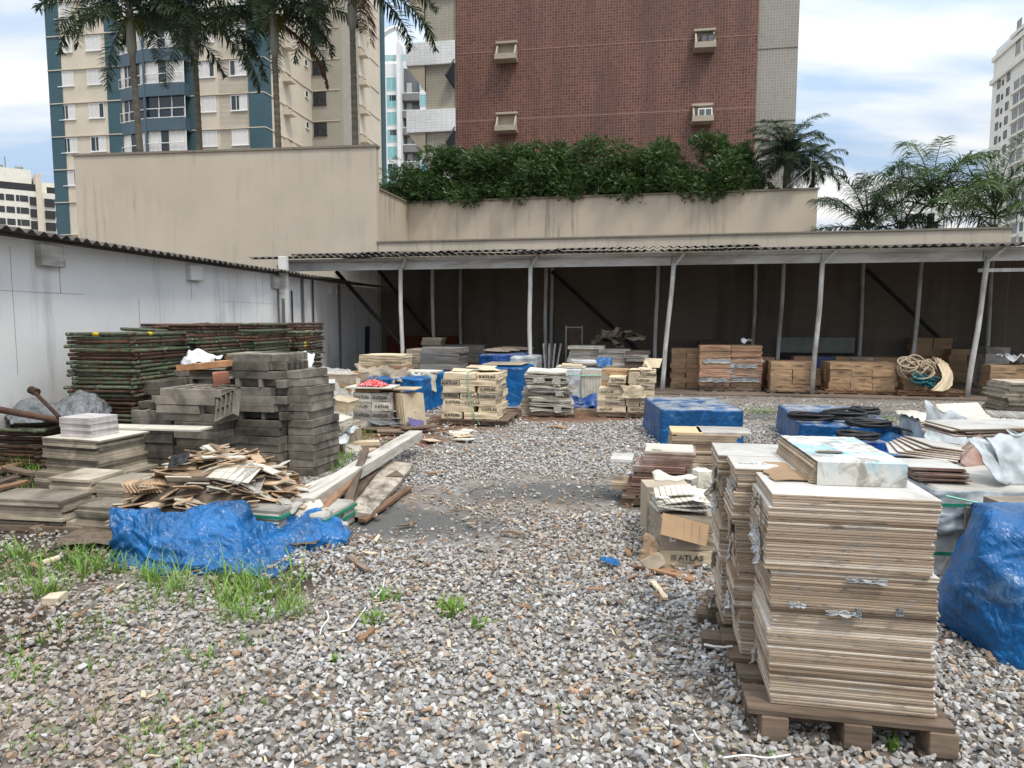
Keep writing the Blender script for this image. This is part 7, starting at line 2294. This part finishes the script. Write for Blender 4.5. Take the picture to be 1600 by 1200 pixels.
# ---- hedge shrubs
def shrub(label, px, c, ytop, ybot, wpx, seed, dense=1.0):
    rnd = random.Random(seed)
    p = line(px, c)
    zt, zb = at(px, ytop, p.y).z, at(px, ybot, p.y).z
    rx = wpx / FPX * p.y / 2
    H = zt - zb
    t = thing('shrub', label, 'shrub', (p.x, p.y, 5.7), 0, 'shrubs of the terrace hedge')
    lumps = []
    for k in range(19):
        a = rnd.uniform(0, 6.28); r = rnd.uniform(0, .85)
        lz = rnd.uniform(.1, .82)
        lumps.append((Vector((math.cos(a) * r * rx, math.sin(a) * r * .75 - .1, zb - 5.7 + H * lz)), rnd.uniform(.34, .58) * (1.1 - .35 * lz)))
    lumps += [(Vector((rx * (u - .5) * 1.9, -.40 + .3 * (j % 2), zb - 5.7 + H * rnd.uniform(.02, .3))), .38) for j, u in enumerate((0.0, .2, .4, .6, .8, 1.0))]
    q = MB()
    n = int(190 * dense)
    for c_, r in lumps:
        for i in range(n):
            d = Vector((rnd.gauss(0, 1), rnd.gauss(0, 1), rnd.gauss(0, 1))).normalized()
            rad = r * (.35 + .75 * rnd.random() ** .6) * (1 + .45 * noise.noise(d * 1.8 + c_ * 3))
            b = c_ + Vector((d.x * rad * 1.15, d.y * rad, d.z * rad * .85))
            out = (Vector((d.x, d.y, d.z * .35)) + Vector((rnd.uniform(-.7, .7), rnd.uniform(-.7, .7), rnd.uniform(-.35, .35)))).normalized()
            sd = out.cross(Vector((rnd.uniform(-1, 1), rnd.uniform(-1, 1), rnd.uniform(-.3, .3)))).normalized()
            sp = rnd.uniform(.12, .20)
            for j in range(4):
                o_ = b + out * sp * (j / 4)
                for s in (-1, 1):
                    dr = (sd * s + out * .5 + Vector((0, 0, -.25))).normalized()
                    w = dr.cross(out).normalized() * .012 + out * .018
                    l = rnd.uniform(.045, .08)
                    q.add([o_, o_ + dr * l * .55 + w, o_ + dr * l, o_ + dr * l * .55 - w], [(0, 1, 2, 3)])
    q.build('foliage', m_shrub, t)
    q = MB()
    for k in range(5):
        q.path([(rnd.uniform(-.3, .3) * rx, rnd.uniform(-.1, .2), 0), (rnd.uniform(-.6, .6) * rx, 0, (zb - 5.7) + H * .4), (rnd.uniform(-.9, .9) * rx, rnd.uniform(-.3, .3), (zb - 5.7) + H * .75)], [.03, .022, .01], 5)
    q.build('stems', m_wood, t)
for k, (px, yt, yb, w, lab) in enumerate(((662, 254, 317, 74, 'low leftmost shrub of the hedge beside the cream balcony side'), (724, 229, 315, 84, 'shrub of the hedge below the corner of the red wall'), (790, 221, 313, 90, 'shrub of the hedge below the left air conditioner hoods'),
        (868, 213, 313, 96, 'shrub of the hedge left of the middle of the red wall'), (950, 206, 311, 96, 'rounded shrub in the middle of the hedge'), (1030, 213, 309, 92, 'shrub of the hedge left of the right air conditioner hoods'), (1112, 196, 309, 104, 'tallest rightmost shrub of the hedge hanging over the terrace wall'))):
    shrub(lab, px, 25.05, yt, yb, w * 1.42, k + 50)
for a, b in (((632, 272), (632, 314)), ((634, 276), (662, 312)), ((933, 262), (933, 305)), ((1258, 246), (1258, 296)), ((1222, 292), (1256, 262))):
    pa_, pb_ = line(a[0], 24.62), line(b[0], 24.62)
    q = MB().tube(Vector((pa_.x, pa_.y, at(a[0], a[1], pa_.y).z)), Vector((pb_.x, pb_.y, max(5.9, at(b[0], b[1], pb_.y).z))), .018, 6)
    tag(q.build('fence_stay', m_white_paint), 'thin pale fence stay standing on the terrace wall', 'fence stay', 'thin fence stays on the terrace wall')

# ---- grass
def blade(q, p, h, w, az, bend, rnd):
    d = Vector((math.cos(az), math.sin(az), 0)); s = Vector((-d.y, d.x, 0)) * w * .5
    L, R_ = [], []
    for i in range(4):
        t = i / 4
        c = p + d * bend * h * t * t + Vector((0, 0, h * (t - .35 * bend * t * t)))
        k = 1 - .55 * t
        L.append(c - s * k); R_.append(c + s * k)
    tip = p + d * bend * h * 1.05 + Vector((0, 0, h * (1 - .42 * bend)))
    q.add(L + R_ + [tip], [(0, 4, 5, 1), (1, 5, 6, 2), (2, 6, 7, 3), (3, 7, 8)])
def tuft(q, c, r, n, h, rnd, w=.006):
    for i in range(n):
        a = rnd.uniform(0, 6.28); d = r * rnd.random() ** .6
        p = Vector((c.x + math.cos(a) * d, c.y + math.sin(a) * d, 0.0))
        blade(q, p, h * rnd.uniform(.4, 1.15), w * rnd.uniform(.6, 1.3), rnd.uniform(0, 6.28) if rnd.random() < .6 else a, rnd.uniform(.2, 1.0), rnd)
gq = MB(); rnd = random.Random(19)
dq = MB(); drn = random.Random(23)
for i in range(260):
    x0, y0, x1, y1 = drn.choice(((180, 890, 480, 960), (0, 860, 200, 960), (0, 960, 400, 1190), (0, 960, 400, 1190), (400, 900, 1000, 1190)))
    tuft(dq, gnd(drn.uniform(x0, x1), drn.uniform(y0, y1)), .03, 2, drn.uniform(.05, .16), drn, .005)
tag(dq.build('dry_grass', M_leaf('dry_grass', (.20, .15, .08), (.38, .31, .18), .8)), 'dry straw coloured grass stalks among the gravel', 'grass', None, 'stuff')
for (x0, y0, x1, y1, n, r, nb, h) in ((205, 900, 470, 960, 24, .10, 26, .13), (230, 905, 400, 935, 12, .05, 26, .24), (200, 895, 470, 950, 16, .05, 7, .34), (350, 940, 470, 975, 12, .07, 30, .15), (0, 868, 130, 930, 24, .10, 30, .16), (120, 880, 200, 905, 10, .07, 30, .22),
        (0, 930, 160, 1010, 9, .08, 16, .08), (0, 1035, 70, 1085, 6, .07, 24, .08), (20, 1120, 110, 1195, 5, .06, 16, .07), (120, 940, 330, 1060, 22, .05, 10, .08), (330, 960, 430, 1020, 12, .06, 14, .09), (180, 1140, 340, 1200, 9, .07, 18, .07),
        (0, 700, 66, 742, 26, .12, 44, .34), (30, 740, 66, 775, 8, .08, 26, .2), (505, 708, 545, 738, 16, .12, 40, .16), (556, 655, 580, 700, 8, .1, 30, .18), (1380, 655, 1600, 672, 46, .2, 34, .10), (1160, 640, 1220, 648, 14, .2, 24, .09), (1480, 640, 1600, 652, 20, .2, 24, .09),
        (535, 640, 560, 672, 10, .1, 30, .28), (600, 690, 660, 705, 6, .08, 20, .14), (860, 640, 940, 650, 5, .12, 14, .08), (250, 1020, 330, 1050, 6, .05, 14, .07), (0, 1000, 400, 1190, 26, .06, 12, .06), (400, 930, 1000, 1150, 12, .03, 8, .04), (1100, 1150, 1250, 1200, 6, .04, 7, .05), (1470, 880, 1500, 905, 3, .03, 12, .14), (520, 1015, 640, 1045, 3, .03, 8, .04)):
    for i in range(n):
        tuft(gq, gnd(rnd.uniform(x0, x1), rnd.uniform(y0, y1)), r, int(nb * .55), h * rnd.uniform(.6, 1.25), rnd, .0085)
tag(gq.build('grass', m_grass), 'patches of green grass growing through the gravel', 'grass', None, 'stuff')
for k, (px, py, r, n, h, lab) in enumerate(((606, 938, .075, 46, .085, 'grass tuft beside the white cable in the gravel'), (584, 975, .07, 44, .085, 'broad weed tuft below the white cable in the gravel'), (706, 962, .06, 60, .12, 'upright weed tuft in the middle of the gravel'),
        (752, 980, .055, 26, .07, 'small flat weed right of the upright tuft'), (522, 1034, .03, 18, .05, 'tiny weed at the left of the bare gravel'), (880, 1112, .025, 12, .05, 'tiny weed in the gravel before the camera'), (1398, 1172, .02, 12, .07, 'weed sprout at the right foot of the tall stack pallet'), (1490, 890, .04, 22, .15, 'weed growing between the tall stack and the blue tarp'))):
    q = MB(); rnd = random.Random(k + 5)
    tuft(q, Vector((0, 0, 0)), r, n, h, rnd, .016)
    o = q.build('weed', m_grass); o.location = gnd(px, py)
    tag(o, lab, 'weed')

# ================================================================== gravel and litter
def hull_mesh(seed):
    rnd = random.Random(seed)
    bm = bmesh.new()
    for i in range(11):
        v = Vector((rnd.gauss(0, 1), rnd.gauss(0, 1), rnd.gauss(0, 1))).normalized()
        bm.verts.new((v.x * rnd.uniform(.42, .58), v.y * rnd.uniform(.32, .46), v.z * rnd.uniform(.24, .38)))
    r = bmesh.ops.convex_hull(bm, input=bm.verts)
    for v in [v for v in bm.verts if not v.link_faces]: bm.verts.remove(v)
    bmesh.ops.triangulate(bm, faces=bm.faces)
    bm.verts.index_update()
    V = np.array([v.co[:] for v in bm.verts], dtype=np.float32)
    Fs = np.array([[v.index for v in f.verts] for f in bm.faces], dtype=np.int32)
    bm.free()
    return V, Fs
rng = np.random.default_rng(4)
BLOBS = [(0.55, 6.65, 1.6, .65, .90), (-0.85, 5.6, 1.1, .65, .86), (-1.2, 5.9, .7, .5, .9), (6.3, 12.0, 5.8, 1.1, .9), (.4, 12.2, 2.2, 1.2, .93), (-1.5, 11.0, 1.5, 1.6, .85), (-1.6, 9.6, .9, .9, .75),
         (2.2, 11.9, 2.0, .7, .8), (-1.55, 4.35, .5, .45, .8), (-4.2, 5.0, 2.3, 1.4, .62), (-4.5, 8.5, 2.5, 3.0, .9), (-2.9, 3.6, .9, .6, .35), (5, 14.8, 9, 1.4, .9)]
_wob = [(rng.uniform(-9, 9), rng.uniform(-9, 9)) for _ in range(3)]
def keep_prob(x, y):
    k = np.ones_like(x)
    wob = .35 * np.sin(x * 3.1 + 1.3 * np.sin(y * 2.3)) + .3 * np.sin(y * 4.7 + 1.7 * np.sin(x * 1.9)) + .2 * np.sin(x * 9.1 + y * 7.3)
    for cx, cy, rx, ry, a in BLOBS:
        d = np.sqrt(((x - cx) / rx) ** 2 + ((y - cy) / ry) ** 2) + wob * .55
        k *= 1 - a * np.clip((1.15 - d) / .35, 0, 1)
    return k
xs_, ys_, ss_, tint_ = [], [], [], []
for (y0, y1, dens, s0, s1) in ((2.05, 3.4, 2300, .020, .050), (3.4, 5.5, 1900, .022, .050), (5.5, 8.5, 1150, .026, .052), (8.5, 12.2, 560, .034, .062), (12.2, 15.5, 180, .04, .065)):
    half = .80 * y1 + 2.0
    n = int((y1 - y0) * 2 * half * dens)
    x = rng.uniform(-half, half, n); y = rng.uniform(y0, y1, n)
    ok = (np.abs(x) < .80 * y + .3 + 1.7 * rng.random(n)) & (x > -5.75 + .113 * (y - 8)) & (rng.random(n) < keep_prob(x, y)) & ~((y > 8.2) & (x < -2.2 - .1 * (y - 8)))
    x, y = x[ok], y[ok]
    xs_.append(x); ys_.append(y); ss_.append(s0 + (s1 - s0) * rng.random(len(x)) ** 1.9)
X_, Y_, S_ = map(np.concatenate, (xs_, ys_, ss_))
N = len(X_)
HM = [hull_mesh(k) for k in range(14)]
which = rng.integers(0, len(HM), N)
# euler rotations: any spin, moderate tilt
ang = rng.uniform(0, 2 * np.pi, N); t1 = rng.normal(0, .35, N); t2 = rng.normal(0, .35, N)
ca, sa = np.cos(ang), np.sin(ang); c1, s1_ = np.cos(t1), np.sin(t1); c2, s2_ = np.cos(t2), np.sin(t2)
Rm = np.zeros((N, 3, 3), np.float32)
Rx = np.zeros((N, 3, 3)); Rx[:, 0, 0] = 1; Rx[:, 1, 1] = c1; Rx[:, 1, 2] = -s1_; Rx[:, 2, 1] = s1_; Rx[:, 2, 2] = c1
Ry = np.zeros((N, 3, 3)); Ry[:, 1, 1] = 1; Ry[:, 0, 0] = c2; Ry[:, 0, 2] = s2_; Ry[:, 2, 0] = -s2_; Ry[:, 2, 2] = c2
Rz = np.zeros((N, 3, 3)); Rz[:, 2, 2] = 1; Rz[:, 0, 0] = ca; Rz[:, 0, 1] = -sa; Rz[:, 1, 0] = sa; Rz[:, 1, 1] = ca
Rm = Rz @ Ry @ Rx
base = 1.07 * np.array([[.345, .335, .32], [.45, .44, .42], [.25, .245, .24], [.40, .365, .32], [.36, .295, .22], [.40, .26, .17], [.56, .55, .53], [.15, .145, .14], [.30, .275, .25]])
pr_ = np.array([.27, .18, .16, .14, .10, .03, .025, .03, .08]); pr_ /= pr_.sum()
colr = base[rng.choice(len(base), N, p=pr_)] * rng.uniform(.8, 1.12, (N, 1))
# browner, dirtier stone towards the left and in the trodden middle
brn = np.clip((-X_ / Y_ - .22) * 2.6, 0, 1) * .6 + .42 * np.exp(-(((X_ - .1) / 1.0) ** 2 + ((Y_ - 6.0) / 1.5) ** 2)) + .35 * np.clip((Y_ - 9) / 4, 0, 1)
brn = np.clip(brn + .25 * np.sin(X_ * 2.3 + 1.1 * np.sin(Y_ * 1.7)) * np.sin(Y_ * 2.9), 0, .8)[:, None] * rng.uniform(.2, 1, (N, 1))
colr = colr * (1 - brn) + brn * np.array([[.26, .195, .14]]) * rng.uniform(.7, 1.4, (N, 1))
Zs = S_ * (.08 + .62 * rng.random(N) ** 2.2) + .004
VV, FF, CC = [], [], []
off = 0
for k, (V, Fc) in enumerate(HM):
    idx = np.where(which == k)[0]
    n = len(idx)
    P_ = np.einsum('nij,vj->nvi', Rm[idx], V) * S_[idx][:, None, None]
    P_ += np.stack([X_[idx], Y_[idx], Zs[idx]], 1)[:, None, :]
    VV.append(P_.reshape(-1, 3))
    FF.append((Fc[None] + (off + np.arange(n) * len(V))[:, None, None]).reshape(-1, 3))
    CC.append(np.repeat(colr[idx], len(V), 0))
    off += n * len(V)
VV, FF, CC = np.concatenate(VV).astype(np.float32), np.concatenate(FF).astype(np.int32), np.concatenate(CC)
me = bpy.data.meshes.new('gravel')
me.vertices.add(len(VV)); me.vertices.foreach_set('co', VV.ravel())
me.loops.add(FF.size); me.loops.foreach_set('vertex_index', FF.ravel())
me.polygons.add(len(FF)); me.polygons.foreach_set('loop_start', np.arange(0, FF.size, 3, dtype=np.int32))
at_ = me.color_attributes.new('stone', 'FLOAT_COLOR', 'POINT')
at_.data.foreach_set('color', np.concatenate([CC, np.ones((len(CC), 1))], 1).astype(np.float32).ravel())
me.update(); me.validate(); me.shade_flat()
g = NT('crushed_stone')
a_ = g.node('ShaderNodeVertexColor'); a_.layer_name = 'stone'
v = g.coord('Position')
c = g.mix(.5, a_.outputs['Color'], g.mix(g.noise(v, 60, 4, .7), (.55, .54, .53), (1.4, 1.4, 1.4)), 'MULTIPLY')
me.materials.append(g.done(c, .85, .25))
tag(put('gravel', me), 'loose grey crushed stone covering the yard', 'gravel', None, 'stuff')

# wood chips and splinters
q = MB(); rnd = random.Random(61)
for (cx, cy, rx, ry, n, l) in ((-.2, 6.1, 1.4, .7, 150, .07), (.1, 5.0, 1.5, .8, 110, .07), (-1.5, 4.9, .6, .4, 70, .10), (.3, 3.4, 1.6, .9, 170, .05), (-.2, 4.2, 1.2, .5, 90, .05), (.9, 2.7, .8, .4, 50, .04), (-1.2, 2.75, .8, .4, 70, .05), (-3.0, 4.2, 1.6, .8, 90, .09), (2.6, 5.2, .6, .8, 20, .08), (1.0, 9.0, 2.2, 1.4, 90, .10), (-1.3, 10.2, 1.0, .9, 80, .12), (-1.2, 9.0, .8, .6, 50, .10), (.9, 4.3, .5, .5, 24, .1), (2.2, 3.0, .5, .5, 14, .07)):
    for i in range(n):
        a = rnd.uniform(0, 6.28); d = rnd.random() ** .5
        x, y = cx + math.cos(a) * d * rx, cy + math.sin(a) * d * ry
        L = l * rnd.uniform(.3, 1.3); w = L * rnd.uniform(.12, .4); rz_ = rnd.uniform(0, 6.28)
        M = Matrix.Translation((x, y, .032 + rnd.uniform(0, .012))) @ Matrix.Rotation(rz_, 4, 'Z') @ Matrix.Rotation(rnd.uniform(-.2, .2), 4, 'X') @ Matrix.Rotation(rnd.uniform(-.25, .25), 4, 'Y')
        z = .004
        vs = [M @ Vector(p) for p in ((-L/2, -w*.3, 0), (L*.35, -w/2, 0), (L/2, w*.1, 0), (-L*.3, w/2, 0), (-L/2, -w*.3, z), (L*.35, -w/2, z), (L/2, w*.1, z), (-L*.3, w/2, z))]
        q.add(vs, [(4, 5, 6, 7), (0, 1, 5, 4), (1, 2, 6, 5), (2, 3, 7, 6), (3, 0, 4, 7)], 0 if rnd.random() < .6 else (1 if rnd.random() < .6 else 2))
tag(q.build('wood_chips', [m_woodbrown, m_cardpale, m_wood]), 'brown wood chips and splinters scattered on the gravel', 'debris', None, 'stuff')
for k, (a, b, w, m_, lab) in enumerate((((782, 832), (816, 836), .035, m_wood, 'dark stick lying on the gravel below the bare patch'), ((544, 874), (574, 890), .04, m_wood, 'short brown stick right of the blue tarp'), ((668, 742), (690, 736), .05, m_woodbrown, 'brown wood piece lying right of the mouldy plank'),
        ((620, 822), (650, 816), .03, m_wood, 'dark stick at the edge of the bare patch'), ((560, 1000), (585, 985), .03, m_woodbrown, 'brown bark strip by the weed tufts'), ((1020, 908), (1040, 940), .03, m_cardpale, 'pale splinter left of the tall stack'), ((860, 667), (884, 670), .10, m_woodbrown, 'reddish flat piece on the gravel before the leaning grey stack'))):
    plank(lab, None, gnd(*a, z=.03), gnd(*b, z=.035), w, .014, m_, 'stick', 'stick', seed=k)
for k, (px, py) in enumerate(((700, 678), (716, 684), (735, 676), (690, 690), (745, 686), (640, 884 - 190))):
    flat_tile('pale flat carton scrap lying on the gravel before the strapped cartons', gnd(px, py, .035), .30, .18, .012, R(40 * k), m_cardpale if k % 2 else m_boardpale, R(4), R(3), 'carton_scrap', 'cardboard', 'carton scraps on the gravel', seed=k)
MB().tube(gnd(66, 880, .03), gnd(92, 872, .035), .021, 12).build('pipe_piece', m_pvc)
tag(bpy.data.objects['pipe_piece'], 'short cream plastic pipe lying on the soil at left', 'pipe')
def cable(label, pts, r=.0045):
    pts = [gnd(px, py, .03 + .008 * (k % 2)) for k, (px, py) in enumerate(pts)]
    out = []
    for i in range(len(pts) - 1):
        p0, p1, p2, p3 = pts[max(i-1, 0)], pts[i], pts[i+1], pts[min(i+2, len(pts)-1)]
        for s in range(6):
            f = s / 6
            out.append(0.5 * ((2*p1) + (p2-p0)*f + (2*p0-5*p1+4*p2-p3)*f*f + (3*p1-p0-3*p2+p3)*f*f*f))
    tag(MB().path(out, r, 5).build('cable', m_whitecable, None, smooth=True), label, 'cable')
cable('white cable lying across the gravel beside the grass tufts', [(601, 903), (596, 922), (575, 945), (558, 968), (545, 984), (520, 988)])
cable('curled white cable end left of the long white cable', [(510, 954), (513, 966), (503, 980), (500, 992)])
cable('thin white cable on the gravel before the tall stack', [(1130, 1184), (1165, 1180), (1200, 1184), (1240, 1178)], .004)
cable('short bent white cable left of the tall stack pallet', [(1083, 1140), (1090, 1152), (1098, 1160)], .004)
crumple_sheet(.12, .08, m_tarp, 'plastic_scrap', 'scrap of blue plastic on the gravel left of the small carton pile', 'plastic', gnd(953, 879, .04), (0, 0, 0), 4, .04, 10)
crumple_sheet(.5, .12, m_tarp, 'plastic_scrap', 'flat strip of blue plastic on the red earth before the central blue load', 'plastic', gnd(790, 634, .05), (0, 0, R(-12)), 4, .06, 12)
rough_lump(.10, .08, .04, m_pvc, 'stone', 'yellowish flat stone on the soil at left', 'stone', gnd(86, 936, .03), 0, 2, .012)
